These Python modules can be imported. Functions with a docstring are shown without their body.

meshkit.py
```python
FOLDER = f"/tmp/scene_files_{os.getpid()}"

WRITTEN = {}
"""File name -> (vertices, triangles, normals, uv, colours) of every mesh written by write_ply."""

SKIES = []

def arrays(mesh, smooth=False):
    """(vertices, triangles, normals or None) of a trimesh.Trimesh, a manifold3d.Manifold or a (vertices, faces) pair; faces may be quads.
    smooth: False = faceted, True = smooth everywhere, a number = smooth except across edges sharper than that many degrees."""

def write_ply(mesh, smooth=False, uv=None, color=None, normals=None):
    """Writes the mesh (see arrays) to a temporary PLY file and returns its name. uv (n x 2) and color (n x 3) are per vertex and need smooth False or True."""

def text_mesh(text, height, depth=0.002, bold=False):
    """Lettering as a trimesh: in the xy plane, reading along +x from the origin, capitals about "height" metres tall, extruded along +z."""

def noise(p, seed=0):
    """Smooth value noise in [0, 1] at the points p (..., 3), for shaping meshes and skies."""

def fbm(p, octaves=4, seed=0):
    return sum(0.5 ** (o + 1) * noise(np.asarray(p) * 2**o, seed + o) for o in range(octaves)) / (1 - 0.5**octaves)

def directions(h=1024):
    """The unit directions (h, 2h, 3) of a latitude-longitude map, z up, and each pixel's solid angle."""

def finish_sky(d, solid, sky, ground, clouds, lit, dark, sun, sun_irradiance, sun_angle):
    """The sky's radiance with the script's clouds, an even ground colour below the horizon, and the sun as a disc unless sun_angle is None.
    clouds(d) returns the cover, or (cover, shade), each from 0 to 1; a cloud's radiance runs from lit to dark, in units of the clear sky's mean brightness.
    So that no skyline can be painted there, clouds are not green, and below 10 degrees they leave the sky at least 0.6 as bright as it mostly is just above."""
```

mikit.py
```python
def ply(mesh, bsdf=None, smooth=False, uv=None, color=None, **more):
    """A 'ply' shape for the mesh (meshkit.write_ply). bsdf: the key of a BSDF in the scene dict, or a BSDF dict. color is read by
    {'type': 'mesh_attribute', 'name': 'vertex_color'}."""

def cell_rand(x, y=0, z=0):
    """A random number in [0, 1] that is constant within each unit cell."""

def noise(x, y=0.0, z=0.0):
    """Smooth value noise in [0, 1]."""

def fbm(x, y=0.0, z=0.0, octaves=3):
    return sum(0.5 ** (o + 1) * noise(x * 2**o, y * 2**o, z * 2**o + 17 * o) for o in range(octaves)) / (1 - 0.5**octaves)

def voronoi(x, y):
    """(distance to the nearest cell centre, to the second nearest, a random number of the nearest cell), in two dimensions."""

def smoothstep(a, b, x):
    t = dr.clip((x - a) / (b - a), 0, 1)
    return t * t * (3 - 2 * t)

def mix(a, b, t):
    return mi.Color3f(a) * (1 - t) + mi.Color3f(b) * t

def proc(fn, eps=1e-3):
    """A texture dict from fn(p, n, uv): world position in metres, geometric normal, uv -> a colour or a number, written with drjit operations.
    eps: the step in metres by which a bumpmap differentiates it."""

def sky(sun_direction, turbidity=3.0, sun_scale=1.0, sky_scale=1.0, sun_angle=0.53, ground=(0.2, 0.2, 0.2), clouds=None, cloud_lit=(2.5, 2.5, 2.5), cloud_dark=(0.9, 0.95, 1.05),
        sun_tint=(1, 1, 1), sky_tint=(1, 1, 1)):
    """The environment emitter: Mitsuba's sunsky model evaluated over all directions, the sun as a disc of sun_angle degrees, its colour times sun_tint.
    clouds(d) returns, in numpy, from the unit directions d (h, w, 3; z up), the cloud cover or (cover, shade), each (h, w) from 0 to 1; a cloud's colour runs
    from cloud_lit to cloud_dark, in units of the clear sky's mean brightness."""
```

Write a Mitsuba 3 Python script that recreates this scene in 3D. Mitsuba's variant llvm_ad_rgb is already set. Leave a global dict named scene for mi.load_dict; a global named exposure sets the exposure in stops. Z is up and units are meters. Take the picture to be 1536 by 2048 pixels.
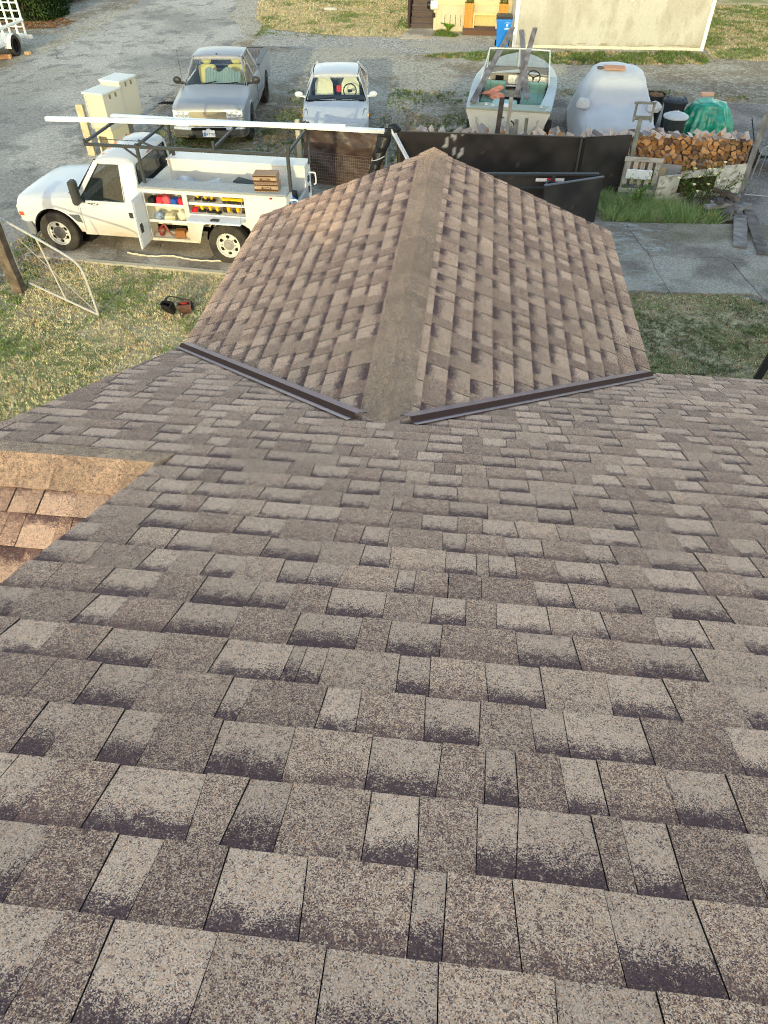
import math
import numpy as np
import trimesh
import shapely
import shapely.geometry as sg
from shapely import affinity
import manifold3d as m3
import drjit as dr
import mitsuba as mi
import mikit
import meshkit
from mikit import noise, fbm, voronoi, cell_rand, smoothstep, mix, proc

scene, labels = {}, {}
T = mi.ScalarTransform4f

# ---------------------------------------------------------------- camera, sky, exposure
CAM_Z = 6.7
_p, _yw = math.radians(44.537), math.radians(6.4586)
_f = [-math.sin(_yw) * math.cos(_p), math.cos(_yw) * math.cos(_p), -math.sin(_p)]
scene['camera'] = {'type': 'perspective', 'fov': math.degrees(2 * math.atan(768 / 1397.9)), 'fov_axis': 'x',
                   'near_clip': 0.05, 'far_clip': 800.0,
                   'to_world': T().look_at(origin=[0, 0, CAM_Z], target=[_f[0], _f[1], CAM_Z + _f[2]], up=[0, 0, 1])}
SUN = (-0.02, -1.0, 0.19)
scene['sky'] = mikit.sky(SUN, turbidity=3.0, sun_scale=0.2, sky_scale=1.0, sun_tint=(0.66, 0.98, 1.5), sky_tint=(1.15, 1.0, 0.90))
exposure = 4.2

# ---------------------------------------------------------------- colours and materials
def lin(c):
    c = np.asarray(c, float) / 255.0
    return np.where(c <= 0.04045, c / 12.92, ((c + 0.055) / 1.055) ** 2.4)

def two(d):
    return {'type': 'twosided', 'bsdf': d}

def pm(key, col, rough=0.6, metallic=0.0, spec=0.5, coat=0.0):
    d = {'type': 'principled', 'base_color': col if isinstance(col, dict) else {'type': 'rgb', 'value': [float(x) for x in lin(col)]},
         'roughness': rough, 'metallic': metallic, 'specular': spec}
    if coat:
        d['clearcoat'] = coat
        d['clearcoat_gloss'] = 0.95
    scene[key] = two(d)

VC = {'type': 'mesh_attribute', 'name': 'vertex_color'}
pm('vc_rough', VC, 0.9, spec=0.2)
pm('vc_satin', VC, 0.45, spec=0.4)
pm('vc_gloss', VC, 0.3, spec=0.5, coat=0.8)
pm('vc_metal', VC, 0.32, metallic=0.85)
scene['vc_leaf'] = two({'type': 'diffuse', 'reflectance': VC})
pm('galvanised', (168, 170, 168), 0.42, metallic=0.7)
pm('chrome', (205, 208, 210), 0.18, metallic=1.0)
pm('black_rubber', (40, 39, 38), 0.85, spec=0.3)
scene['glass'] = {'type': 'thindielectric', 'int_ior': 1.5}
scene['pale_glass'] = {'type': 'blendbsdf', 'weight': 0.22, 'a': {'type': 'thindielectric', 'int_ior': 1.55},
                       'b': two({'type': 'principled', 'base_color': {'type': 'rgb', 'value': [0.16, 0.20, 0.18]}, 'roughness': 0.1, 'specular': 0.5})}
scene['tinted_glass'] = {'type': 'blendbsdf', 'weight': 0.45, 'a': {'type': 'thindielectric', 'int_ior': 1.55},
                         'b': two({'type': 'principled', 'base_color': {'type': 'rgb', 'value': [0.02, 0.03, 0.032]}, 'roughness': 0.04, 'specular': 0.6})}

# ---------------------------------------------------------------- mesh helpers
rng = np.random.default_rng(7)

def cat(*ms):
    ms = [m for m in (ms[0] if len(ms) == 1 and isinstance(ms[0], (list, tuple)) else ms) if m is not None]
    return trimesh.util.concatenate(ms) if len(ms) > 1 else ms[0]

def tm(v, f):
    f = np.asarray(f)
    if f.ndim == 2 and f.shape[1] == 4:
        f = np.vstack([f[:, [0, 1, 2]], f[:, [0, 2, 3]]])
    return trimesh.Trimesh(np.asarray(v, float), f, process=False)

def box(x0, x1, y0, y1, z0, z1, ch=0.0):
    lo, hi = np.minimum([x0, y0, z0], [x1, y1, z1]), np.maximum([x0, y0, z0], [x1, y1, z1])
    if ch <= 0:
        m = trimesh.creation.box(extents=hi - lo)
        m.apply_translation((lo + hi) / 2)
        return m
    ch = min(ch, 0.45 * float((hi - lo).min()))
    pts = []
    for i in range(8):
        b = np.array([(i >> k) & 1 for k in range(3)])
        for k in range(3):
            o = np.full(3, ch)
            o[k] = 0
            pts.append(np.where(b, hi - o, lo + o))
    return trimesh.convex.convex_hull(np.array(pts))

def frame(p, q, up=(0, 0, 1)):
    p, q, up = (np.asarray(x, float) for x in (p, q, up))
    z = q - p
    L = np.linalg.norm(z)
    z = z / L
    if abs(z @ up) > 0.98:
        up = np.array([0, 1.0, 0])
    x = np.cross(up, z)
    x /= np.linalg.norm(x)
    return np.column_stack([x, np.cross(z, x), z]), L

def plank(p, q, w, t, up=(0, 0, 1), ch=0.004):
    """A board from p to q: w wide across, t thick along up."""
    Rm, L = frame(p, q, up)
    m = box(-w / 2, w / 2, -t / 2, t / 2, 0, L, ch)
    M = np.eye(4)
    M[:3, :3], M[:3, 3] = Rm, p
    m.apply_transform(M)
    return m

def tube(pts, r, n=8, closed=False):
    pts = np.asarray(pts, float)
    k = len(pts)
    r = np.broadcast_to(r, (k,))
    tang = np.gradient(pts, axis=0) if not closed else np.roll(pts, -1, 0) - np.roll(pts, 1, 0)
    tang /= np.linalg.norm(tang, axis=1, keepdims=True)
    a = np.cross(tang[0], [0, 0, 1.0])
    if np.linalg.norm(a) < 0.1:
        a = np.cross(tang[0], [0, 1.0, 0])
    a /= np.linalg.norm(a)
    V = []
    th = np.arange(n) * 2 * np.pi / n
    for i in range(k):
        a = a - tang[i] * (a @ tang[i])
        a /= np.linalg.norm(a)
        b = np.cross(tang[i], a)
        V.append(pts[i] + r[i] * (np.cos(th)[:, None] * a + np.sin(th)[:, None] * b))
    V = np.vstack(V)
    F = []
    for i in range(k if closed else k - 1):
        i2 = (i + 1) % k
        for j in range(n):
            F.append([i * n + j, i * n + (j + 1) % n, i2 * n + (j + 1) % n, i2 * n + j])
    m = tm(V, F)
    if not closed:
        c0, c1 = len(V), len(V) + 1
        V = np.vstack([V, pts[0], pts[-1]])
        caps = [[c0, (j + 1) % n, j] for j in range(n)] + [[c1, (k - 1) * n + j, (k - 1) * n + (j + 1) % n] for j in range(n)]
        m = trimesh.Trimesh(V, np.vstack([m.faces, caps]), process=False)
    return m

def sqtube(pts, s):
    return cat([plank(pts[i], pts[i + 1], s, s, ch=s * 0.12) for i in range(len(pts) - 1)])

def smoothpath(pts, n=6):
    pts = np.asarray(pts, float)
    P = np.vstack([2 * pts[0] - pts[1], pts, 2 * pts[-1] - pts[-2]])
    out = []
    for i in range(1, len(P) - 2):
        for t in np.linspace(0, 1, n, endpoint=False):
            a, b, c, d = P[i - 1:i + 3]
            out.append(0.5 * (2 * b + (c - a) * t + (2 * a - 5 * b + 4 * c - d) * t * t + (3 * b - a - 3 * c + d) * t ** 3))
    out.append(pts[-1])
    return np.array(out)

def lathe(prof, n=24, axis='z', at=(0, 0, 0)):
    prof = np.asarray(prof, float)
    th = np.arange(n) * 2 * np.pi / n
    V = np.vstack([np.column_stack([p[0] * np.cos(th), p[0] * np.sin(th), np.full(n, p[1])]) for p in prof])
    F = [[i * n + j, i * n + (j + 1) % n, (i + 1) * n + (j + 1) % n, (i + 1) * n + j] for i in range(len(prof) - 1) for j in range(n)]
    m = tm(V, F)
    if axis == 'y':
        m.apply_transform(trimesh.transformations.rotation_matrix(-np.pi / 2, [1, 0, 0]))
    if axis == 'x':
        m.apply_transform(trimesh.transformations.rotation_matrix(np.pi / 2, [0, 1, 0]))
    m.apply_translation(at)
    return m

def loft(secs, cap=True):
    """Closed rings of equal size joined into a skin."""
    secs = [np.asarray(s, float) for s in secs]
    n, k = len(secs[0]), len(secs)
    V = np.vstack(secs)
    F = [[i * n + j, i * n + (j + 1) % n, (i + 1) * n + (j + 1) % n, (i + 1) * n + j] for i in range(k - 1) for j in range(n)]
    m = tm(V, F)
    if cap:
        V = np.vstack([V, secs[0].mean(0), secs[-1].mean(0)])
        c = [[n * k, (j + 1) % n, j] for j in range(n)] + [[n * k + 1, (k - 1) * n + j, (k - 1) * n + (j + 1) % n] for j in range(n)]
        m = trimesh.Trimesh(V, np.vstack([m.faces, c]), process=False)
    return m

def man(m):
    m = m.copy()
    m.merge_vertices()
    if m.volume < 0:
        m.invert()
    return m3.Manifold(m3.Mesh(np.asarray(m.vertices, np.float32), np.asarray(m.faces, np.uint32)))

def unman(M):
    r = M.to_mesh()
    return trimesh.Trimesh(r.vert_properties[:, :3], r.tri_verts, process=False)

def cut(m, *subs):
    M = man(m)
    for s in subs:
        M = M - man(s)
    return unman(M)

def prism(poly, lo, hi, axis='z'):
    """Extrude a 2-D polygon: axis y -> polygon in (x, z); axis x -> polygon in (y, z)."""
    if not isinstance(poly, (sg.Polygon, sg.MultiPolygon)):
        poly = sg.Polygon(poly)
    m = cat([trimesh.creation.extrude_polygon(g, hi - lo, engine='earcut') for g in getattr(poly, 'geoms', [poly])])
    v = m.vertices.copy()
    if axis == 'z':
        v[:, 2] += lo
    elif axis == 'y':
        v = np.column_stack([v[:, 0], v[:, 2] + lo, v[:, 1]])
    else:
        v = np.column_stack([v[:, 2] + lo, v[:, 0], v[:, 1]])
    return trimesh.Trimesh(v, m.faces, process=False)

def sheet(poly, z, maxlen=None):
    v, f = trimesh.creation.triangulate_polygon(poly, engine='earcut')
    return trimesh.Trimesh(np.column_stack([v, np.full(len(v), z)]), f, process=False)

def grid_patch(P00, P10, P11, P01, nu=6, nv=6, bulge=0.0, bdir=(0, 0, 1)):
    u, v = np.meshgrid(np.linspace(0, 1, nu + 1), np.linspace(0, 1, nv + 1), indexing='ij')
    A, B, Cc, Dd = (np.asarray(p, float) for p in (P00, P10, P11, P01))
    uu, vv = u[..., None], v[..., None]
    P = (1 - uu) * (1 - vv) * A + uu * (1 - vv) * B + uu * vv * Cc + (1 - uu) * vv * Dd
    P = P + bulge * (16 * uu * (1 - uu) * vv * (1 - vv)) ** 0.7 * np.asarray(bdir, float)
    idx = np.arange((nu + 1) * (nv + 1)).reshape(nu + 1, nv + 1)
    F = np.stack([idx[:-1, :-1], idx[1:, :-1], idx[1:, 1:], idx[:-1, 1:]], -1).reshape(-1, 4)
    return tm(P.reshape(-1, 3), F)

def moved(m, loc=(0, 0, 0), rz=0.0, rx=0.0, ry=0.0, s=1.0):
    m = m.copy()
    M = trimesh.transformations.euler_matrix(math.radians(rx), math.radians(ry), math.radians(rz), 'sxyz')
    M[:3, :3] *= s
    M[:3, 3] = loc
    m.apply_transform(M)
    return m

def local(origin, rz):
    M = trimesh.transformations.rotation_matrix(math.radians(rz), [0, 0, 1])
    M[:3, 3] = origin
    return M

# ---------------------------------------------------------------- scene entries
def numbered(key):
    if key not in scene and key not in labels:
        return key
    k = 1
    while f'{key}_{k:03d}' in scene or f'{key}_{k:03d}' in labels:
        k += 1
    return f'{key}_{k:03d}'

XF = [None]        # transform applied to everything added, for things built in a frame of their own

def add(key, mesh, col=(128, 128, 128), mat='vc_rough', smooth=35, jitter=0.0, label=None):
    """One entry. With a vc_* material the colour (sRGB 0-255, or fn(vertices) -> n x 3 sRGB) goes to the vertices."""
    key = numbered(key)
    if XF[0] is not None:
        mesh = mesh.copy()
        mesh.apply_transform(XF[0])
    if mat.startswith('vc_'):
        if smooth and smooth is not True:
            mesh = trimesh.graph.smooth_shade(mesh, angle=math.radians(smooth), facet_minarea=None)
        n = len(mesh.vertices)
        c = lin(col(np.asarray(mesh.vertices))) if callable(col) else np.tile(lin(col), (n, 1))
        c = np.broadcast_to(c, (n, 3)).copy()
        if jitter:
            c *= (1 + jitter * (rng.random((1, 1)) - 0.5) * 2)
        scene[key] = mikit.ply(mesh, mat, smooth=bool(smooth), color=np.clip(c, 0, 1))
    else:
        scene[key] = mikit.ply(mesh, mat, smooth=smooth)
    if label:
        labels[key] = {'label': label}
    return key

def thing(name, label, category, group=None):
    key = numbered(name)
    labels[key] = {'label': label, 'category': category}
    if group:
        labels[key]['group'] = group
    return key

def single(name, mesh, label, category, col=(128, 128, 128), mat='vc_rough', group=None, **kw):
    key = add(name, mesh, col, mat, **kw)
    labels[key] = {'label': label, 'category': category}
    if group:
        labels[key]['group'] = group
    return key

def structure(name, mesh, label, mat, kind='structure', **kw):
    key = add(name, mesh, mat=mat, **kw)
    labels[key] = {'label': label, 'category': name.replace('_', ' ').split()[-1], 'kind': kind}
    return key

def speck(c1, c2, scale=8.0, seed=0, octaves=3, gain=2.2):
    """Vertex colours mottled between two tones."""
    c1, c2 = np.asarray(c1, float), np.asarray(c2, float)
    def fn(v):
        t = np.clip((meshkit.fbm(v * scale, octaves, seed) - 0.5) * gain + 0.5, 0, 1)[:, None]
        return c1 * (1 - t) + c2 * t
    return fn
# ---------------------------------------------------------------- ground sheets
def _dirt(p, n, uv):
    a = fbm(p.x * 0.55, p.y * 0.55, 3.0, 4)
    b = fbm(p.x * 7, p.y * 7, 1.0, 3)
    c = mix([0.235, 0.20, 0.15], [0.37, 0.345, 0.285], smoothstep(0.35, 0.65, a))
    c = mix(c, [0.40, 0.38, 0.335], smoothstep(0.52, 0.72, b) * 0.8)
    c = mix(c, [0.12, 0.10, 0.07], smoothstep(0.58, 0.75, noise(p.x * 16, p.y * 16, 4.0)) * 0.5)
    d = noise(p.x * 30, p.y * 30, 4.0)
    return c * (0.7 + 0.6 * d)

def _gravel(p, n, uv):
    w, e, r = voronoi(p.x * 11, p.y * 11)
    a = fbm(p.x * 0.8, p.y * 0.8, 9.0, 3)
    c = mix([0.26, 0.25, 0.235], [0.50, 0.48, 0.44], r)
    c = c * (0.35 + 0.65 * smoothstep(0.0, 0.25, e - w))
    return mix(c, [0.36, 0.33, 0.26], smoothstep(0.5, 0.7, a) * 0.6)

def _road(p, n, uv):
    wx, wy = p.x + 0.8 * fbm(p.x * 0.9, p.y * 0.9, 0.0, 3), p.y + 0.8 * fbm(p.x * 0.9, p.y * 0.9, 7.0, 3)
    w, e, r = voronoi(wx * 0.7, wy * 0.5)
    w2, e2, r2 = voronoi(wx * 2.4 + 5, wy * 2.0)
    crack = (1 - smoothstep(0.0, 0.03, e - w)) * smoothstep(0.40, 0.6, fbm(p.x * 0.35, p.y * 0.35, 3.0, 2))
    crack2 = (1 - smoothstep(0.0, 0.05, e2 - w2)) * smoothstep(0.52, 0.64, fbm(p.x * 0.45, p.y * 0.45, 8.0, 2))
    a = fbm(p.x * 0.5, p.y * 0.35, 2.0, 4)
    c = mix([0.26, 0.252, 0.236], [0.39, 0.375, 0.34], smoothstep(0.36, 0.62, a))
    c = mix(c, [0.32, 0.305, 0.265], smoothstep(0.52, 0.70, fbm(p.x * 0.22, p.y * 0.22, 6.0, 3)) * 0.7)
    c = mix(c, [0.14, 0.14, 0.14], smoothstep(0.55, 0.72, fbm(p.x * 1.7, p.y * 1.7, 12.0, 3)) * 0.5)
    c = c * (0.72 + 0.56 * noise(p.x * 24, p.y * 24, 1.0)) * (0.88 + 0.24 * noise(p.x * 70, p.y * 70, 2.0))
    return c * (1 - 0.6 * crack) * (1 - 0.45 * crack2)

def _slab(p, n, uv):
    a = fbm(p.x * 1.1, p.y * 1.1, 5.0, 4)
    b = fbm(p.x * 5.0, p.y * 14.0, 6.0, 3)
    c = mix([0.235, 0.20, 0.165], [0.41, 0.36, 0.295], smoothstep(0.35, 0.65, a))
    c = mix(c, [0.40, 0.40, 0.38], smoothstep(0.54, 0.72, b) * smoothstep(0.42, 0.6, fbm(p.x * 0.8, p.y * 0.8, 14.0, 2)) * 0.75)
    c = mix(c, [0.36, 0.36, 0.34], (1 - smoothstep(0.02, 0.07, voronoi(p.x * 14, p.y * 14)[0])) * 0.6)
    c = mix(c, [0.20, 0.17, 0.10], smoothstep(0.6, 0.75, fbm(p.x * 0.6, p.y * 0.9, 22.0, 3)) * 0.5)
    return c * (0.7 + 0.6 * noise(p.x * 45, p.y * 45, 2.0))

def _asphalt(p, n, uv):
    a = fbm(p.x * 0.9, p.y * 0.9, 15.0, 4)
    c = mix([0.155, 0.138, 0.125], [0.275, 0.248, 0.222], smoothstep(0.35, 0.65, a))
    c = mix(c, [0.33, 0.33, 0.32], smoothstep(0.62, 0.8, noise(p.x * 22, p.y * 22, 5.0)) * 0.6)
    return c * (0.75 + 0.5 * noise(p.x * 50, p.y * 50, 2.0))

def _turf(p, n, uv):
    a = fbm(p.x * 1.1, p.y * 1.1, 25.0, 4)
    c = mix([0.40, 0.33, 0.20], [0.24, 0.23, 0.10], smoothstep(0.42, 0.6, a))
    return c * (0.6 + 0.8 * noise(p.x * 28, p.y * 28, 2.0))

for _k, _fn in (('dirt', _dirt), ('gravel', _gravel), ('road_surface', _road), ('slab_surface', _slab), ('asphalt', _asphalt), ('turf', _turf)):
    pm(_k, proc(_fn), 0.95, spec=0.15)

def wavy(pts, amp=0.12, step=0.4, seed=1, closed=True):
    """A polygon whose edges wander, for ragged edges of surfaces."""
    ring = sg.LinearRing(pts)
    L = ring.length
    out = []
    for i, d in enumerate(np.arange(0, L, step)):
        q = ring.interpolate(d)
        o = (meshkit.fbm(np.array([[q.x * 1.3, q.y * 1.3, seed], [q.x * 1.3, q.y * 1.3, seed + 50]]), 3) - 0.5) * 2 * amp
        out.append((q.x + o[0], q.y + o[1]))
    g = sg.Polygon(out).buffer(0)
    return g if g.geom_type == 'Polygon' else max(g.geoms, key=lambda q: q.area)

structure('ground', sheet(sg.box(-400, -200, 400, 600), 0.0), 'grey brown dirt and gravel yard between the vehicles and the road', 'dirt')
ROAD = wavy([(-9.6, 8), (-9.9, 14), (-10.4, 18.0), (-10.2, 21.5), (-10.6, 26), (-10.6, 33), (-10.3, 36.5), (-12.2, 40), (-13.2, 47), (-14, 60), (-19, 60), (-18.0, 44), (-17.4, 36), (-18, 29), (-18.5, 20), (-17, 8)], 0.25, 0.5, 3)
structure('road', sheet(ROAD, 0.004), 'old cracked grey asphalt road running past the parked vehicles', 'road_surface')
LANE = wavy([(-9.5, 34.2), (-5, 33.4), (0, 33.2), (1.2, 34.6), (0.9, 37.2), (-2.2, 36.9), (-5.8, 36.2), (-9.6, 37.4)], 0.2, 0.4, 5)
structure('gravel_path', sheet(LANE, 0.008), 'pale crushed gravel strip in front of the yellow house', 'gravel')
PAD = wavy([(2.2, 19.2), (2.4, 27.3), (9.2, 27.6), (14, 26.5), (14, 17.3), (7.4, 17.25), (5.4, 18.3), (4.9, 18.6)], 0.12, 0.35, 8)
structure('asphalt_pavement', sheet(PAD, 0.004), 'dark worn asphalt parking pad under the covered car and bins', 'asphalt')

# driveway: concrete slabs with raised edges, cracked between
DRIVE = [(-9.1, 13.72), (-7.9, 13.6), (-4.85, 13.4), (-2.0, 13.45), (1.0, 13.5), (3.4, 13.55), (5.0, 13.6), (5.8, 13.7), (6.2, 13.3), (9.5, 11.9), (9.5, 17.3), (7.0, 17.2), (3.5, 16.95), (0, 17.1), (-2.2, 16.6), (-9.1, 16.6)]
_dp = sg.Polygon(DRIVE)
_cuts = []
for _pts in ([(-9.2, 15.25), (-3, 15.1), (-1.0, 15.1)], [(-6.9, 13.2), (-6.6, 14.4), (-6.9, 17)], [(-5.7, 13.2), (-5.3, 14.0), (-4.9, 17)], [(-2.2, 13.2), (-2.2, 17.6)],
             [(0.6, 13.2), (0.6, 17.6)], [(3.75, 17.4), (3.78, 16.6), (3.95, 15.8), (4.05, 15.3), (4.08, 14.5), (4.22, 13.3)], [(-1.0, 15.1), (1.8, 15.2), (4.05, 15.3), (5.0, 15.2), (5.6, 15.3), (5.75, 15.05), (6.4, 15.2), (9.6, 15.5)],
             [(5.75, 15.05), (5.85, 14.3), (6.05, 13.0)]):
    _l = sg.LineString(_pts)
    _q = [_l.interpolate(d) for d in np.arange(0, _l.length, 0.1)]
    _l = sg.LineString([(a.x + 0.05 * (meshkit.noise(np.array([a.x * 5, a.y * 5, 1.])) - .5), a.y + 0.06 * (meshkit.noise(np.array([a.x * 5, a.y * 5, 7.])) - .5)) for a in _q])
    _cuts.append(_l.buffer(0.006))
_pieces = shapely.difference(_dp, shapely.union_all(_cuts))
_d = structure('driveway', sheet(_dp, 0.018), 'cracked concrete driveway slabs crossing in front of the house', 'asphalt')
for _i, _g in enumerate(sorted(getattr(_pieces, 'geoms', [_pieces]), key=lambda g: -g.area)):
    if _g.area > 0.05:
        _g = _g.simplify(0.006).buffer(-0.004)
        for _h in getattr(_g, 'geoms', [_g]):
            add('driveway__slab', prism(_h, 0.0, 0.05 + 0.012 * ((_i * 7) % 5) / 5), mat='slab_surface', smooth=False)
add('driveway__kerb', cat(*[prism(sg.LineString([(a, b), (c, d)]).buffer(0.055, cap_style='flat'), 0.0, 0.072) for a, b, c, d in ((-7.95, 13.60, -6.4, 13.49), (-6.39, 13.49, -4.85, 13.385), (-4.84, 13.385, -3.4, 13.41))]), speck((206, 200, 182), (168, 160, 140), 7, 3), smooth=False)
PATH = sg.Polygon([(-3.15, 38.2), (-1.95, 38.3), (-2.05, 36.4), (-3.4, 36.1)])
structure('concrete_path', prism(PATH, 0.0, 0.05), 'short pale concrete path at the foot of the porch steps', 'slab_surface', smooth=False)
LAWN = wavy([(-9.3, 5), (-9.2, 12.9), (-8.4, 13.55), (-7.9, 13.57), (-4.85, 13.37), (-2.0, 13.42), (3.4, 13.5), (5.6, 13.66), (6.1, 13.25), (9.4, 11.8), (9.4, 3), (-4, 1)], 0.03, 0.3, 11)
structure('lawn', sheet(LAWN, 0.012), 'dry front lawn around the house', 'turf')
FAR = wavy([(-9.8, 37.6), (-5.6, 36.3), (-2.9, 36.6), (-3.2, 38.0), (-3.2, 62), (-13, 62), (-11.8, 45), (-10.8, 40)], 0.25, 0.4, 12)
FARR = wavy([(9.4, 36.0), (9.3, 34.0), (12, 33.6), (18, 33.6), (22, 60), (9.3, 60)], 0.2, 0.4, 13)
structure('lawn', cat(sheet(FAR, 0.012), sheet(FARR, 0.012)), 'dry straw coloured lawn beside the yellow house', 'turf')

# ---------------------------------------------------------------- grass: blades, one object per patch
def grass(name, poly, per_m2, h, w, dry, label, seed, green=(0.14, 0.20, 0.055), straw=(0.50, 0.40, 0.22), patchy=0.9, lean=0.55, z=0.012, keep=None, greens=0.0):
    r = np.random.default_rng(seed)
    x0, y0, x1, y1 = poly.bounds
    n = int((x1 - x0) * (y1 - y0) * per_m2)
    nt = max(1, n // 7)
    tc = np.column_stack([r.uniform(x0, x1, nt), r.uniform(y0, y1, nt)])
    ti = r.integers(0, nt, n)
    p = tc[ti] + r.normal(0, 0.022 if h < 0.1 else 0.05, (n, 2))
    tone = r.random(nt)
    ok = shapely.contains_xy(poly, p[:, 0], p[:, 1])
    p, ti = p[ok], ti[ok]
    if keep is not None:
        ok = keep(p, r)
        p, ti = p[ok], ti[ok]
    n = len(p)
    P3 = np.column_stack([p * patchy, np.zeros(n)])
    g = meshkit.fbm(P3, 3, seed) * 0.6 + meshkit.fbm(P3 * 4.5, 2, seed + 9) * 0.4
    isgreen = (0.7 * tone[ti] + 0.3 * r.random(n) < np.clip(0.5 + (g - dry) * 4.5, 0.08, 0.92))
    hh = h * r.uniform(0.45, 1.25, n) * np.where(isgreen, 1.1, 0.9) * (0.65 + 0.7 * meshkit.noise(P3 * 3.0, seed + 4))
    th = r.uniform(0, 2 * np.pi, n)
    le = r.uniform(0.15, 1.0, n) * lean * 2
    d = np.column_stack([np.cos(th), np.sin(th)])
    a = r.uniform(0, 2 * np.pi, n)
    s = np.column_stack([np.cos(a), np.sin(a)]) * (w * r.uniform(0.6, 1.4, n))[:, None]
    base = np.column_stack([p, np.full(n, z - 0.008)])
    V = np.empty((n, 3, 3))
    V[:, 0] = base + np.column_stack([s, np.zeros(n)])
    V[:, 1] = base - np.column_stack([s, np.zeros(n)])
    V[:, 2] = base + np.column_stack([d * (hh * le)[:, None], hh])
    c = np.where(isgreen[:, None], np.array(green), np.array(straw)) * r.uniform(0.7, 1.3, (n, 1)) * (0.62 + 0.76 * np.roll(tone, 3)[ti])[:, None] * (1 + 0.12 * r.standard_normal((n, 3)))
    c = np.repeat(np.clip(c, 0.01, 0.9), 3, 0)
    up = np.tile([0, 0, 1.0], (3 * n, 1))
    key = numbered(name)
    scene[key] = {'type': 'ply', 'filename': meshkit.write_ply((V.reshape(-1, 3), np.arange(3 * n).reshape(-1, 3)), False, None, c), 'face_normals': True, 'bsdf': {'type': 'ref', 'id': 'vc_leaf'}}
    labels[key] = {'label': label, 'category': 'grass', 'kind': 'stuff'}
    return key

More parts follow.
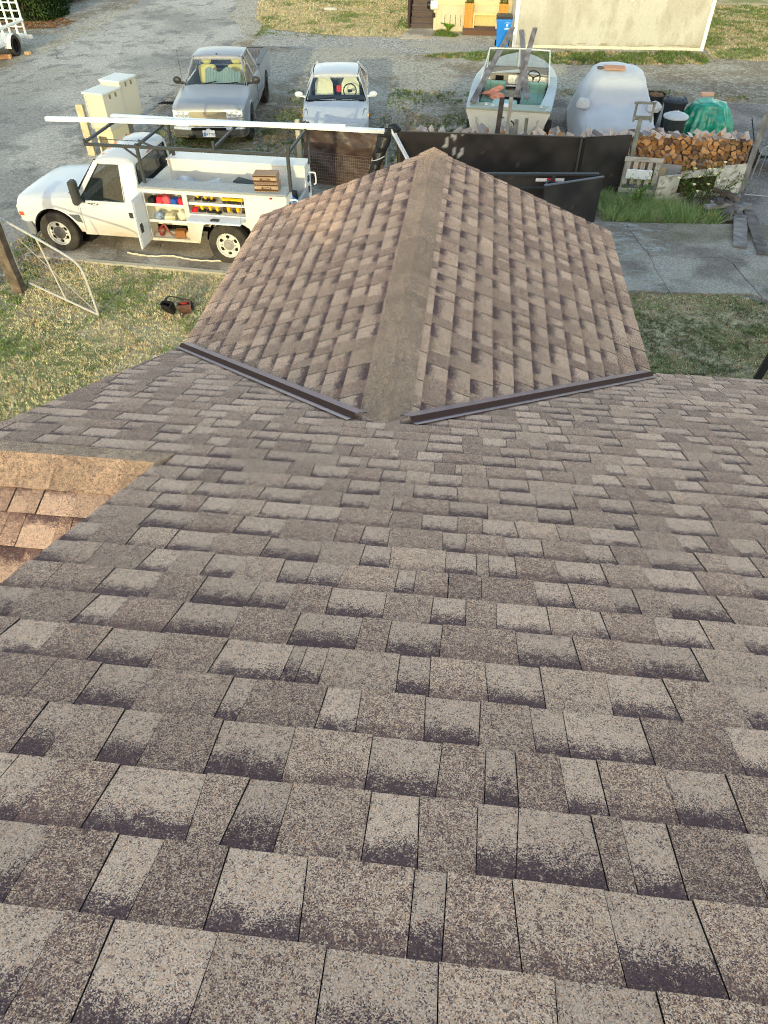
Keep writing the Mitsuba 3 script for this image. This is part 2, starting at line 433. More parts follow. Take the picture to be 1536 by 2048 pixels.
def outside_house(p, r):
    return ~((p[:, 0] > -1.8) & (p[:, 0] < 9) & (p[:, 1] < 4.2)) & ~((p[:, 0] > -1.5) & (p[:, 0] < 1.2) & (p[:, 1] < 7))
_left = LAWN.intersection(sg.box(-10, 5.5, -1.2, 14))
_right = LAWN.intersection(sg.box(0.8, 5.0, 8, 14))
grass('grass', _left, 2300, 0.05, 0.0095, 0.56, 'sunlit front lawn of mixed straw and green grass left of the porch', 21, green=(0.24, 0.31, 0.11), straw=(0.80, 0.66, 0.40), keep=outside_house)
grass('grass', _right, 2300, 0.045, 0.0095, 0.56, 'shaded dull green and brown lawn right of the porch', 22, green=(0.22, 0.23, 0.11), straw=(0.60, 0.49, 0.32), keep=outside_house)
grass('grass', FAR.intersection(sg.box(-12, 36, -3, 52)), 700, 0.07, 0.014, 0.60, 'straw coloured grass between the road and the porch steps', 23, straw=(0.60, 0.51, 0.33), green=(0.20, 0.26, 0.09))
grass('grass', FARR.intersection(sg.box(9, 33, 16, 46)), 700, 0.07, 0.014, 0.55, 'dry grass right of the large cream wall', 24, straw=(0.54, 0.46, 0.29), green=(0.20, 0.26, 0.09))
def strip(pts, amp=0.15, seed=1):
    return wavy(pts, amp, 0.25, seed)
grass('grass', strip([(-2.5, 33.2), (0.3, 32.4), (4, 32.4), (9.0, 33.0), (9.2, 34.9), (1.6, 34.3), (0.3, 34.1)], 0.3, 31), 900, 0.09, 0.013, 0.36, 'green grass strip along the foot of the cream wall', 25, keep=lambda p, r: r.random(len(p)) < 0.9)
grass('grass', strip([(-2.0, 36.9), (-1.0, 36.7), (-0.8, 37.2), (-1.9, 38.2)], 0.1, 32), 1200, 0.1, 0.012, 0.30, 'bright green grass tuft below the yellow porch wall', 26)
def weedy(p, r):
    return meshkit.fbm(np.column_stack([p * 0.9, np.zeros(len(p))]), 3, 77) + 0.1 * r.standard_normal(len(p)) > 0.53
grass('grass', sg.box(-2.9, 19.5, 0.3, 28.0), 900, 0.055, 0.010, 0.42, 'patchy weeds between the sedan and the boat', 27, keep=weedy, patchy=0.6)
grass('grass', sg.box(-9.6, 17.4, -4.2, 23.8), 1100, 0.06, 0.010, 0.50, 'dry weeds around the front wheels of the grey pickup', 28, keep=lambda p, r: weedy(p, r) | (r.random(len(p)) < .25), patchy=0.7)
grass('grass', sg.box(-6.6, 22.5, -4.9, 27.5), 700, 0.055, 0.010, 0.45, 'weeds between the grey pickup and the sedan', 29, keep=weedy)
grass('grass', strip([(3.2, 17.1), (5.9, 17.05), (6.2, 17.6), (5.6, 18.0), (4.4, 18.3), (3.3, 18.6)], 0.08, 33), 1900, 0.26, 0.009, 0.40, 'lush green grass along the driveway below the rose bush', 30, green=(0.29, 0.40, 0.16), straw=(0.40, 0.42, 0.20), lean=0.6, patchy=2.2)
grass('grass', strip([(2.2, 27.6), (9.3, 27.9), (9.3, 29.0), (2.4, 28.6)], 0.3, 34), 500, 0.06, 0.012, 0.45, 'weedy strip behind the bins and the tarped heap', 31, keep=weedy)
grass('grass', strip([(-9.6, 12.2), (-8.2, 13.4), (-9.0, 15.2), (-10.0, 14.6)], 0.15, 35), 900, 0.05, 0.009, 0.55, 'dry grass at the left front wheel of the white truck', 32)
grass('grass', sg.box(-9.9, 36.0, -5.5, 37.6), 500, 0.06, 0.012, 0.35, 'sparse green weeds at the corner of the gravel strip', 33, keep=weedy)
# ---------------------------------------------------------------- the house we look down from: roofs, shingles, walls
TA = 0.4082
ANG = math.atan(TA)
ZM = lambda y: 5.674 - TA * y          # main roof
XL, XR, XRID, ZE, YF, ZR = -2.09, 1.465, -0.333, 3.802, 7.137, 4.502
YE, Y0, XU, YLOW = 4.586, 2.871, -1.169, 2.034
XEAST, YRIDGE = 10.6, -0.6
EXPO = 0.147

def _shingle(p, n, uv):
    tid = dr.floor(uv.x)
    t1, t2 = cell_rand(tid, 3.0), cell_rand(tid, 9.0)
    kind = dr.floor(uv.y * 0.5)
    v = uv.y - 2 * kind
    wob = 0.22 * (noise(p.x * 60, p.y * 60, p.z * 60) - 0.5) + 0.10 * (noise(p.x * 14, p.y * 14, p.z * 14) - 0.5)
    lit_b = 0.76 - 0.68 * smoothstep(0.24 + 0.3 * t2, 0.96, v + wob)
    lit_a = 0.47 + 0.24 * t1 * t1 - 0.10 * v
    lit_a = lit_a - dr.select(t2 > 0.6, 0.28, 0.04) * smoothstep(0.55, 1.0, v + wob)
    L = dr.select(kind > 1.5, 0.53, dr.select(kind > 0.5, lit_b, lit_a))
    q = p * 540 + 0.9 * mi.Vector3f(noise(p.x * 700, p.y * 700, p.z * 700), noise(p.y * 690, p.z * 700, p.x * 700), noise(p.z * 710, p.x * 700, p.y * 700))
    g1 = cell_rand(dr.floor(q.x), dr.floor(q.y), dr.floor(q.z))
    g2 = cell_rand(dr.floor(q.x) + 77, dr.floor(q.y), dr.floor(q.z))
    g3 = noise(p.x * 170, p.y * 170, p.z * 170)
    g4 = cell_rand(dr.floor(p.x * 118), dr.floor(p.y * 118), dr.floor(p.z * 118))
    g5 = cell_rand(dr.floor(p.x * 210 + 0.3), dr.floor(p.y * 210), dr.floor(p.z * 210 + 0.6))
    L = L + 0.18 * (g4 - 0.5) + 0.18 * (g5 - 0.5) + dr.select(dr.abs(kind - 2) < 0.5, 0.48, 0.24) * (noise(p.x * 78, p.y * 78, p.z * 78) - 0.5)
    hi = mix([0.49, 0.43, 0.35], [0.35, 0.31, 0.27], g2)
    hi = mix(hi, [0.40, 0.27, 0.17], smoothstep(0.70, 0.8, g2) * 0.8)
    lo = mix([0.046, 0.036, 0.050], [0.150, 0.104, 0.090], g2 * dr.select(kind > 0.5, 0.55, 1.25))
    warm = mix([1.47, 1.20, 1.09], [1.56, 1.26, 1.09], (1 - kind * 0.6) * (0.4 + 0.6 * t2))
    warm = dr.select(kind > 1.5, mi.Color3f(1.50, 1.22, 0.98), warm)
    c = mix(lo, hi, smoothstep(-0.19, 0.19, L - (0.76 * g1 + 0.24 * g3))) * warm
    c = c * (0.88 + 0.24 * t2) * (0.78 + 0.44 * cell_rand(dr.floor(q.x) + 31, dr.floor(q.y), dr.floor(q.z) + 5))
    c = c * dr.select(tid > 4500.0, mi.Color3f(1.18, 1.10, 1.0), mi.Color3f(1.08, 1.03, 1.0)) * (0.93 + 0.14 * noise(p.x * 2.3, p.y * 2.3, p.z * 2.3))  # porch tabs tinted warmer to carry the gable light; same shingles as main roof
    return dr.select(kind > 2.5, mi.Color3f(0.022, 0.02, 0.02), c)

pm('shingle', proc(_shingle), 0.92, spec=0.2)

def shingle_pieces(poly, seed, kinds=True, wmin=0.072, wmax=0.185, expo=EXPO, shift=0.0):
    """Tabs of laminated shingle over a polygon in (along eave, up slope) metres: list of (polygon, course start, kind)."""
    r = np.random.default_rng(seed)
    x0, t0, x1, t1 = poly.bounds
    prep = shapely.prepared.prep(poly)
    out = []
    for k in range(int(math.ceil((t1 - t0) / expo)) + 1):
        s0 = t0 + k * expo
        x = x0 - r.random() * 0.3
        raised = r.random() < 0.5
        slant = 0.0
        while x < x1:
            w = r.uniform(wmin, wmax) * (1.0 if raised else 0.9)
            gap = 0.0018
            if r.random() < 0.04:
                gap = r.uniform(0.0025, 0.0045)
            if r.random() < 0.06:
                w *= 0.35
            s2 = r.normal(0, 0.006)
            j = 0.002 * r.standard_normal()
            # one wander of the course line per sheet
            jy = 0.0035 * math.sin(x * 2.1 + k * 1.7 + seed)
            q = sg.Polygon([(x + gap, s0 + jy), (x + w, s0 + jy), (x + w + s2, s0 + expo + 0.022 + jy), (x + gap + slant, s0 + expo + 0.022 + jy)])
            slant = s2
            if prep.intersects(q):
                if not prep.contains(q):
                    q = q.intersection(poly)
                if q.geom_type == 'MultiPolygon':
                    q = max(q.geoms, key=lambda g: g.area)
                if q.geom_type == 'Polygon' and q.area > 2e-4:
                    out.append((q, s0 + jy, 1 if raised else 2))
            x += w
            raised = not raised if r.random() < 0.9 else raised
    return out

_tid = [0]
def tab_mesh(q, s0, kind, M, expo=EXPO):
    """One tab as a thin wedge on the plane M (4 x 4: local x along eave, y up slope, z out); returns vertices, faces, uv."""
    ring = np.array(q.exterior.coords)[:-1]
    if sg.LinearRing(ring).is_ccw is False:
        ring = ring[::-1]
    _tid[0] += 1
    hb = 0.0090 if kind == 1 else 0.0055
    hgt = lambda t: 0.0012 + hb * np.clip(1 - (t - s0) / (expo + 0.035), 0, 1)
    n = len(ring)
    top = np.column_stack([ring, hgt(ring[:, 1])])
    bot = np.column_stack([ring, np.full(n, -0.001)])
    v = np.vstack([top, top, bot])
    if n == 4:
        f = [[0, 1, 2], [0, 2, 3]]
    else:
        vv, ff = trimesh.creation.triangulate_polygon(sg.Polygon(ring), engine='earcut')
        idx = [int(np.argmin(((ring - a) ** 2).sum(1))) for a in vv]
        f = [[idx[a] for a in t] for t in ff]
        f = [t if np.cross(ring[t[1]] - ring[t[0]], ring[t[2]] - ring[t[0]]) > 0 else t[::-1] for t in f]
    for i in range(n):
        j = (i + 1) % n
        f += [[n + i, 2 * n + i, 2 * n + j], [n + i, 2 * n + j, n + j]]
    x0, x1 = ring[:, 0].min(), ring[:, 0].max()
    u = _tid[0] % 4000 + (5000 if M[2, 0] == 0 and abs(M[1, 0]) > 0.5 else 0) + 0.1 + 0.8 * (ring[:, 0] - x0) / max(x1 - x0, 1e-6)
    w = np.clip((ring[:, 1] - s0) / expo, 0, 1.3)
    K = {1: 0, 2: 2, 3: 4}[kind]
    uv = np.column_stack([u, K + w])
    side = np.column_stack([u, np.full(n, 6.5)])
    W = v @ M[:3, :3].T + M[:3, 3]
    return W, np.array(f), np.vstack([uv, side, side])

def plane_matrix(o, e, s):
    e, s = np.asarray(e, float), np.asarray(s, float)
    e, s = e / np.linalg.norm(e), s / np.linalg.norm(s)
    M = np.eye(4)
    M[:3, 0], M[:3, 1], M[:3, 2], M[:3, 3] = e, s, np.cross(e, s), o
    return M

_fwd, _cam = np.array(_f), np.array([0, 0, CAM_Z])
_rt = np.array([math.cos(_yw), math.sin(_yw), 0.0])
_up = np.cross(_rt, _fwd)
def seen_size(c, area):
    d = c - _cam
    z = d @ _fwd
    if z < 0.1:
        return 0.0
    if abs(d @ _rt / z) > 0.58 or abs(d @ _up / z) > 0.76:
        return 0.0
    return area / (d @ d)

house = thing('house', 'brown shingled house roof in the foreground with a gabled porch below', 'house')
_tabs = []
CS = math.cos(ANG)
# main slope: local origin on the eave at x = 0
M_MAIN = plane_matrix([0, YE, ZE], [-1, 0, 0], [0, -CS, math.sin(ANG)])     # local x runs west, so that z points out
def main_poly():
    t = lambda y: (YE - y) / CS
    outer = sg.Polygon([(-XEAST, -0.03), (-XL, -0.03), (-XL, t(YLOW)), (-XU + 0.0, t(YLOW)), (-XU, t(YRIDGE)), (-XEAST, t(YRIDGE))])
    val = sg.Polygon([(-XL + 0.3, -0.3), (-XL + 0.01, 0.0), (-XRID, t(Y0) - 0.10), (-XR - 0.03, 0.0), (-XR - 0.2, -0.3)])
    return outer.difference(val)
_view = sg.box(-2.9, -0.1, 2.3, 6)
for q, s0, kd in shingle_pieces(main_poly().intersection(_view), 11):
    _tabs.append(('main_roof', *tab_mesh(q, s0, kd, M_MAIN), q.area))
# south side of the low west wing
M_LOW = plane_matrix([-1.6, YLOW - 1.5, ZM(YLOW) - 1.5 * TA], [1, 0, 0], [0, CS, math.sin(ANG)])
for q, s0, kd in shingle_pieces(sg.Polygon([(-0.5, -0.1), (0.42, -0.1), (0.42, 1.5 / CS - 0.09), (-0.5, 1.5 / CS - 0.09)]), 12):
    _tabs.append(('wing_roof', *tab_mesh(q, s0, kd, M_LOW), q.area))
# porch gable, two slopes
def gable(side):
    xe = XL if side < 0 else XR
    w = abs(xe - XRID)
    rise = ZR - ZE
    L = math.hypot(w, rise)
    s = np.array([XRID - xe, 0, rise]) / L
    e = np.array([0, side, 0.0])
    yv = lambda t: YE + (Y0 - YE) * t / L          # valley line y at slope distance t
    M = plane_matrix([xe, 0, ZE], [0, 1, 0] if side > 0 else [0, -1, 0], s)
    sg_ = side
    pol = [(sg_ * (YE + 0.03), 0.0), (sg_ * YF, 0.0), (sg_ * YF, L - 0.05), (sg_ * (Y0 + 0.05), L - 0.05)]
    return M, sg.Polygon(pol), L
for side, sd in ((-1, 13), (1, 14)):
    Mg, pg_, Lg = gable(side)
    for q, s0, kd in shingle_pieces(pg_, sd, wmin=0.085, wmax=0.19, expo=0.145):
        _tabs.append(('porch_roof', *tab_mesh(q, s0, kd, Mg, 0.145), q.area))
    slab_ = np.array(pg_.exterior.coords)[:-1]
    dk = trimesh.creation.extrude_polygon(pg_.buffer(0.0), 0.05, engine='earcut')
    dk.apply_translation([0, 0, -0.053])
    dk.apply_transform(Mg)
    add('house__porch_roof', dk, (70, 58, 48), smooth=False)
_mp = main_poly()
dk = trimesh.creation.extrude_polygon(_mp, 0.05, engine='earcut')
dk.apply_translation([0, 0, -0.053])
dk.apply_transform(M_MAIN)
add('house__main_roof', dk, (62, 52, 46), smooth=False)
dk = box(-0.5, 0.42, -0.6, 1.5 / CS, -0.05, -0.003)
dk.apply_transform(M_LOW)
add('house__wing_roof', dk, (62, 52, 46), smooth=False)
# the 300 tabs that show largest are entries; the rest of each slope one mesh
_score = np.array([seen_size(t[1].mean(0), t[4]) for t in _tabs])
_big = set(np.argsort(-_score)[:300].tolist())
for i, t in enumerate(_tabs):
    if i in _big:
        key = numbered(f'house__{t[0]}__shingle')
        scene[key] = mikit.ply((t[1], t[2]), 'shingle', smooth=False, uv=t[3])
for roof in ('main_roof', 'wing_roof', 'porch_roof'):
    rest = [t for i, t in enumerate(_tabs) if i not in _big and t[0] == roof]
    if rest:
        off = np.cumsum([0] + [len(t[1]) for t in rest[:-1]])
        key = f'house__{roof}__shingle_field'
        scene[key] = mikit.ply((np.vstack([t[1] for t in rest]), np.vstack([t[2] + o for t, o in zip(rest, off)])), 'shingle', smooth=False, uv=np.vstack([t[3] for t in rest]))
        labels[key] = {'kind': 'stuff', 'label': 'smaller brown laminated shingles further down the roof'}

# ridge caps: folded strips lapped along the ridge
def cap_piece(c0, d, s1, s2, wid, ln, lift, M=None):
    """c0 on the ridge, d along it; s1, s2 the unit slopes down either side."""
    d, s1, s2, c0 = (np.asarray(x, float) for x in (d, s1, s2, c0))
    upv = -(s1 + s2)
    upv /= np.linalg.norm(upv)
    prof = [s1 * wid, s1 * wid * 0.55 + upv * 0.004, s1 * wid * 0.12 + upv * 0.008, upv * 0.010, s2 * wid * 0.12 + upv * 0.008, s2 * wid * 0.55 + upv * 0.004, s2 * wid]
    V, UV = [], []
    for j, t in enumerate((0.0, 1.0)):
        for i, pr in enumerate(prof):
            V.append(c0 + d * ln * t + pr + upv * (lift * (1 - t) + 0.010))
            UV.append([0.1 + 0.8 * i / 6, 4 + 0.9 * t])
    n = len(prof)
    for i, pr in enumerate(prof):
        V.append(c0 + pr + upv * 0.001)
        UV.append([0.1 + 0.8 * i / 6, 4.95])
    F = []
    for i in range(n - 1):
        F += [[i, i + 1, n + i + 1], [i, n + i + 1, n + i], [i, 2 * n + i, 2 * n + i + 1], [i, 2 * n + i + 1, i + 1]]
    _tid[0] += 1
    UV = np.array(UV)
    UV[:, 0] += _tid[0] % 4000
    return np.array(V), np.array(F), UV
for k in range(31):
    y = YF + 0.01 - 0.143 * k - 0.25
    if y < Y0 - 0.30:
        break
    sl, sr = np.array([XL - XRID, 0, ZE - ZR]), np.array([XR - XRID, 0, ZE - ZR])
    v, f, uv = cap_piece([XRID, max(y, Y0 - 0.24) + 0.25, ZR], [0, -1, 0], sl / np.linalg.norm(sl), sr / np.linalg.norm(sr), 0.145, 0.25, 0.003)
    scene[numbered('house__porch_roof__ridge_cap')] = mikit.ply((v, f), 'shingle', smooth=False, uv=uv)
for k in range(8):
    v, f, uv = cap_piece([XU + 0.03 - 0.143 * k, YLOW, ZM(YLOW)], [-1, 0, 0], [0, CS, -math.sin(ANG)], [0, -CS, -math.sin(ANG)], 0.15, 0.25, 0.003)
    scene[numbered('house__wing_roof__ridge_cap')] = mikit.ply((v, f), 'shingle', smooth=False, uv=uv)

# valley flashings: brown sheet metal with an upstanding step
pm('sky_tinted_metal', (124, 120, 150), 0.28, metallic=0.9)  # bluish base colour stands in for sky reflected by the brown flashing
def flashing(side):
    xe = XL if side < 0 else XR
    a, b = np.array([xe + side * 0.035, YE + 0.02, ZM(YE + 0.02)]), np.array([XRID + side * 0.125, Y0 + 0.04, ZM(Y0 + 0.04)])
    d = (b - a) / np.linalg.norm(b - a)
    a, b = a + d * 0.15, b + d * 0.03
    nm = np.array([0, math.sin(ANG), CS])                      # main roof normal
    on_main = np.cross(nm, d)
    on_main /= np.linalg.norm(on_main)
    if on_main[1] > 0:
        on_main = -on_main                                     # towards the camera, up the main slope
    prof = [on_main * 0.165 + nm * 0.015, on_main * 0.112 + nm * 0.019, on_main * 0.078 + nm * 0.056, on_main * 0.070 + nm * 0.060, -on_main * 0.030 + nm * 0.060, -on_main * 0.04 + nm * 0.04]
    prof = [q * 0.62 + nm * 0.006 for q in prof]
    thick = [p - nm * 0.003 for p in prof]
    V = np.vstack([[a + p for p in prof], [b + p for p in prof]])
    n = len(prof)
    F = []
    for i in range(n - 1):
        q = [i, i + 1, n + i + 1, n + i]
        F.append(q)
    k = add('house__porch_roof__valley_flashing', tm(V, [F[0], F[3], F[4]]), mat='sky_tinted_metal', smooth=False)
    add('house__porch_roof__flashing_step', tm(V, F[1:3]), (84, 62, 54), 'vc_rough', smooth=False)
flashing(-1)
flashing(1)
# eave trim, walls
add('house__wall', cat(box(-1.75, XEAST - .4, -3.2, 4.15, 0, 3.55), box(-1.6, 1.0, 4.15, 6.7, 0, 3.55)), (196, 190, 176), smooth=False)
gw = prism([(-1.98, 3.72), (1.36, 3.72), (XRID, 4.40)], 6.72, 6.76, 'y')
add('house__gable_wall', gw, (196, 190, 176), smooth=False)
add('house__main_roof__fascia', cat(box(XR + .02, XEAST, YE - 0.005, YE + 0.016, ZE - 0.17, ZE - 0.045), box(XL, XL + 0.02, YLOW, YE, 3.5, 3.6)), (72, 56, 46), smooth=False)
# the far slope and the wall under the higher rake (not seen from here, but they cast the shade)
far_ = prism([(YRIDGE, ZM(YRIDGE) - .06), (YRIDGE, ZM(YRIDGE) - .004), (-4.4, ZM(YRIDGE) - TA * 4.3), (-4.4, ZM(YRIDGE) - TA * 4.3 - .06)], XU, XEAST, 'x')
add('house__rear_roof', far_, (70, 60, 52), smooth=False)
add('house__side_wall', prism([(YLOW, ZM(YLOW) - .06), (YRIDGE, ZM(YRIDGE) - .06), (-3.2, ZM(YRIDGE) - TA * 3.1 - .06), (-3.2, 3.5), (YLOW, 3.5)], XU + .03, XU + .10, 'x'), (196, 190, 176), smooth=False)
# ---------------------------------------------------------------- wheels
def wheel(parent, at, R, w, face=-1, rim=(190, 188, 180), axis='y', holes=6, rimr=0.58, hub=(120, 118, 112), hubr=0.2, steer=0.0, spokes=0):
    """Tyre, rim and hub; face = -1: the outer side looks towards -axis. Built about the origin, axle along y."""
    t = parent + '__wheel'
    keep = XF[0]
    M = trimesh.transformations.rotation_matrix(math.radians(steer), [0, 0, 1])
    if axis == 'x':
        M = trimesh.transformations.rotation_matrix(math.radians(90 + steer), [0, 0, 1])
    M = M @ np.diag([1, -face, 1, 1.0])
    M0 = np.eye(4)
    M0[:3, 3] = at
    XF[0] = (keep if keep is not None else np.eye(4)) @ M0 @ M
    ri = R * rimr
    h = w / 2
    prof = [(ri, -h * .86), (R * .78, -h), (R * .90, -h * .98), (R * .965, -h * .86), (R, -h * .62), (R, -h * .45), (R * .975, -h * .43), (R * .975, -h * .2), (R, -h * .18),
            (R, h * .18), (R * .975, h * .2), (R * .975, h * .43), (R, h * .45), (R, h * .62), (R * .965, h * .86), (R * .90, h * .98), (R * .78, h), (ri, h * .86), (ri * .97, 0)]
    k = numbered(t)
    add(k, lathe(prof + [prof[0]], 40, 'y'), speck((52, 50, 47), (76, 72, 66), 9, 3), 'vc_rough', smooth=25)
    # outer side at -y
    ring = sg.Point(0, 0).buffer(ri * .93, 24)
    hl = [affinity.translate(affinity.scale(sg.Point(0, 0).buffer(1, 8), ri * .17, ri * .13), 0, ri * .70)]
    if spokes:
        face_ = shapely.union_all([affinity.rotate(sg.Polygon([(-ri * .06, ri * .15), (ri * .06, ri * .15), (ri * .11, ri * .95), (-ri * .11, ri * .95)]), 360 / spokes * i, origin=(0, 0)) for i in range(spokes)] + [ring.difference(sg.Point(0, 0).buffer(ri * .84, 24)), sg.Point(0, 0).buffer(ri * .24)])
    else:
        face_ = ring
        for i in range(holes):
            face_ = face_.difference(affinity.rotate(hl[0], 360 / holes * i, origin=(0, 0)))
    disc = prism(face_, -h * .62, -h * .55, 'y')
    lip = lathe([(ri, -h * .86), (ri * 1.02, -h * .92), (ri * .95, -h * .92), (ri * .90, -h * .6), (ri * .92, -h * .3), (ri, -h * .3)], 40, 'y')
    lip.invert()
    add(k + '__rim', cat(disc, lip), rim, 'vc_satin', smooth=30)
    bar = lathe([(ri * .97, h * .3), (ri * .97, -h * .42), (0.001, -h * .42)], 24, 'y')
    add(k + '__drum', bar, (32, 30, 28), smooth=30)
    hb = lathe([(ri * hubr * 1.9, -h * .62), (ri * hubr * 1.8, -h * .74), (ri * hubr * 1.3, -h * .80), (ri * hubr, -h * 1.0), (0.001, -h * 1.04)], 20, 'y')
    bolts = [lathe([(0.011, -h * .62), (0.011, -h * .86), (0.001, -h * .88)], 6, 'y', (ri * hubr * 2.3 * math.cos(a), 0, ri * hubr * 2.3 * math.sin(a))) for a in np.arange(8) * np.pi / 4]
    add(k + '__hub', cat([hb] + ([] if spokes else bolts)), hub, 'vc_satin', smooth=30)
    XF[0] = keep

def tub(parent, u, v0, v1, R, z, name='wheel_well'):
    a = np.linspace(0, np.pi, 17)
    V, F = [], []
    for t in a:
        V += [[u + R * math.cos(t), v0, z + R * math.sin(t)], [u + R * math.cos(t), v1, z + R * math.sin(t)]]
    V += [[u + R, v0, z - .25], [u + R, v1, z - .25], [u - R, v0, z - .25], [u - R, v1, z - .25]]
    F = [[2 * i, 2 * i + 1, 2 * i + 3, 2 * i + 2] for i in range(16)]
    m = tm(V, F)
    back = trimesh.Trimesh(*(lambda q: (q.vertices, q.faces))(prism(sg.Point(u, z).buffer(R, 12), v1 - .01, v1, 'y')), process=False)
    add(parent + '__' + name, cat(m, back), (24, 23, 22), smooth=False)

# ---------------------------------------------------------------- the white utility truck (u from the front axle to the rear, v from the near side, z)
truck = thing('utility_truck', 'white utility truck with open side tool compartments and a black ladder rack', 'truck')
XF[0] = local((-8.62, 14.02, 0.0), -2.5)
TK = truck + '__'
WHITE, WT2 = (208, 211, 213), (210, 213, 215)
def truckwhite(v):
    c = np.tile(np.array(WHITE, float), (len(v), 1))
    n_ = meshkit.fbm(v * 6, 3, 5)
    low = np.clip((0.78 - v[:, 2]) / 0.35, 0, 1) * np.clip(n_ * 2.2 - 0.55, 0, 1)
    c = c * (1 - 0.6 * low[:, None]) + np.array([176, 142, 92.]) * 0.6 * low[:, None]
    return c - ((n_ - .5) * 16)[:, None]
TW = 2.05
def body_sec(u, zb, zs, zt, wb, ws, wt, crown, rnd=0.05):
    """Ring across the truck: bottom half width wb, shoulder ws at zs, top edge wt at zt with a crowned lid."""
    c = TW / 2
    half = [(wb, zb), (wb + (ws - wb) * .8, zb + (zs - zb) * .35), (ws, zb + (zs - zb) * .8), (ws - .004, zs), (ws - rnd * .35, zs + (zt - zs) * .55), (wt, zt - (zt - zs) * .12), (wt * .9, zt + crown * .25), (wt * .55, zt + crown * .8), (0, zt + crown)]
    r = [(c - y, z) for y, z in half] + [(c + y, z) for y, z in half[-2::-1]]
    return np.array([[u, y, z] for y, z in r])
front = [body_sec(-.80, .60, .86, 1.05, .86, .90, .80, .015), body_sec(-.78, .54, .90, 1.10, .92, .97, .88, .04), body_sec(-.66, .50, .99, 1.15, .96, 1.0, .91, .05), body_sec(-.40, .50, 1.03, 1.19, .97, 1.01, .91, .06),
         body_sec(0.0, .50, 1.07, 1.22, .97, 1.015, .91, .06), body_sec(.4, .50, 1.09, 1.25, .97, 1.015, .91, .06), body_sec(.62, .48, 1.08, 1.25, .97, 1.01, .91, .05)]
fm = loft(front)
archf = prism(sg.Point(0, .42).buffer(.53, 20), -.1, .55, 'y')
archb = prism(sg.Point(0, .42).buffer(.53, 20), TW - .55, TW + .1, 'y')
fm = cut(fm, archf, archb)
add(TK + 'hood', fm, truckwhite, 'vc_gloss', smooth=32)
tub(truck, 0, .02, .55, .515, .40)
tub(truck, 0, TW - .02, TW - .55, .515, .40)
# black cowl, grille, bumper, lamps
add(TK + 'cowl', prism([(.10, .47), (1.95, .47), (1.75, .62), (.30, .62)], 0, 1, 'z') if False else grid_patch((.44, .10, 1.262), (.44, TW - .10, 1.262), (.80, TW - .14, 1.285), (.80, .14, 1.285), 8, 2, .05), (48, 50, 52), smooth=30)
add(TK + 'grille', cat(box(-.84, -.79, .30, TW - .30, .68, .99, .015), *[box(-.855, -.835, .32, TW - .32, z, z + .035, .005) for z in (.72, .79, .86)]), (70, 70, 72), 'vc_satin')
add(TK + 'bumper', loft([np.array([[u0 - .02 * math.cos(a), v, .52 + .13 * math.sin(a)] for a in [0]] + [[u0 + du, v, .53 + dz] for du, dz in ((-.02, -.14), (.10, -.15), (.14, .0), (.10, .13), (-.02, .12))]) for u0, v in ((-.64, -.01), (-.84, .12), (-.91, .5), (-.92, TW / 2), (-.91, TW - .5), (-.84, TW - .12), (-.64, TW + .01))]), (200, 202, 204), 'vc_metal', smooth=30)
for sv in (0, 1):
    v0 = .035 if sv == 0 else TW - .035
    d = 1 if sv == 0 else -1
    add(TK + 'headlight', cat(box(-.82, -.66, v0 + d * .0, v0 + d * .26, .74, .98, .03)), (196, 206, 204), 'vc_gloss')
    add(TK + 'turn_signal', box(-.79, -.67, v0 - d * .008, v0 + d * .04, .76, .85, .012), (205, 90, 50), 'vc_gloss')
# cab: doors and floor
def cab_ring(u, top=1.13):
    return body_sec(u, .43, .95, top, .95, 1.0, .96, .0)
cab = loft([cab_ring(.60), cab_ring(1.0), cab_ring(1.4), cab_ring(1.86), cab_ring(2.02)])
cab = cut(cab, box(.72, 1.93, .09, TW - .09, .62, 1.4))
cab.faces = cab.faces
add(TK + 'cab', cab, truckwhite, 'vc_gloss', smooth=32)
# greenhouse corners
c0 = TW / 2
RB, RT = .955, .80
ZB, ZT = 1.13, 1.90
uA0, uA1, uC0, uC1 = .55, 1.18, 1.99, 1.93      # windscreen base, windscreen top, rear base, rear top
roof = []
for u, dz in ((uA1 - .06, -.06), (uA1 + .02, -.01), (uA1 + .18, .03), ((uA1 + uC1) / 2, .05), (uC1 - .12, .035), (uC1, -.005), (uC1 + .05, -.06)):
    w = RT + .02 - (.05 if dz < -.03 else 0)
    prof = [(w, ZT - .055 + dz * .4), (w + .012, ZT - .01 + dz), (w - .05, ZT + .04 + dz), (w * .5, ZT + .065 + dz), (0, ZT + .07 + dz)]
    ring = [(c0 - y, z) for y, z in prof] + [(c0 + y, z) for y, z in prof[-2::-1]]
    ring += [(c0 + w * .8, ZT - .06 + dz * .4), (c0 - w * .8, ZT - .06 + dz * .4)]
    roof.append(np.array([[u, y, z] for y, z in ring]))
add(TK + 'cab_roof', loft(roof), WT2, 'vc_gloss', smooth=40)
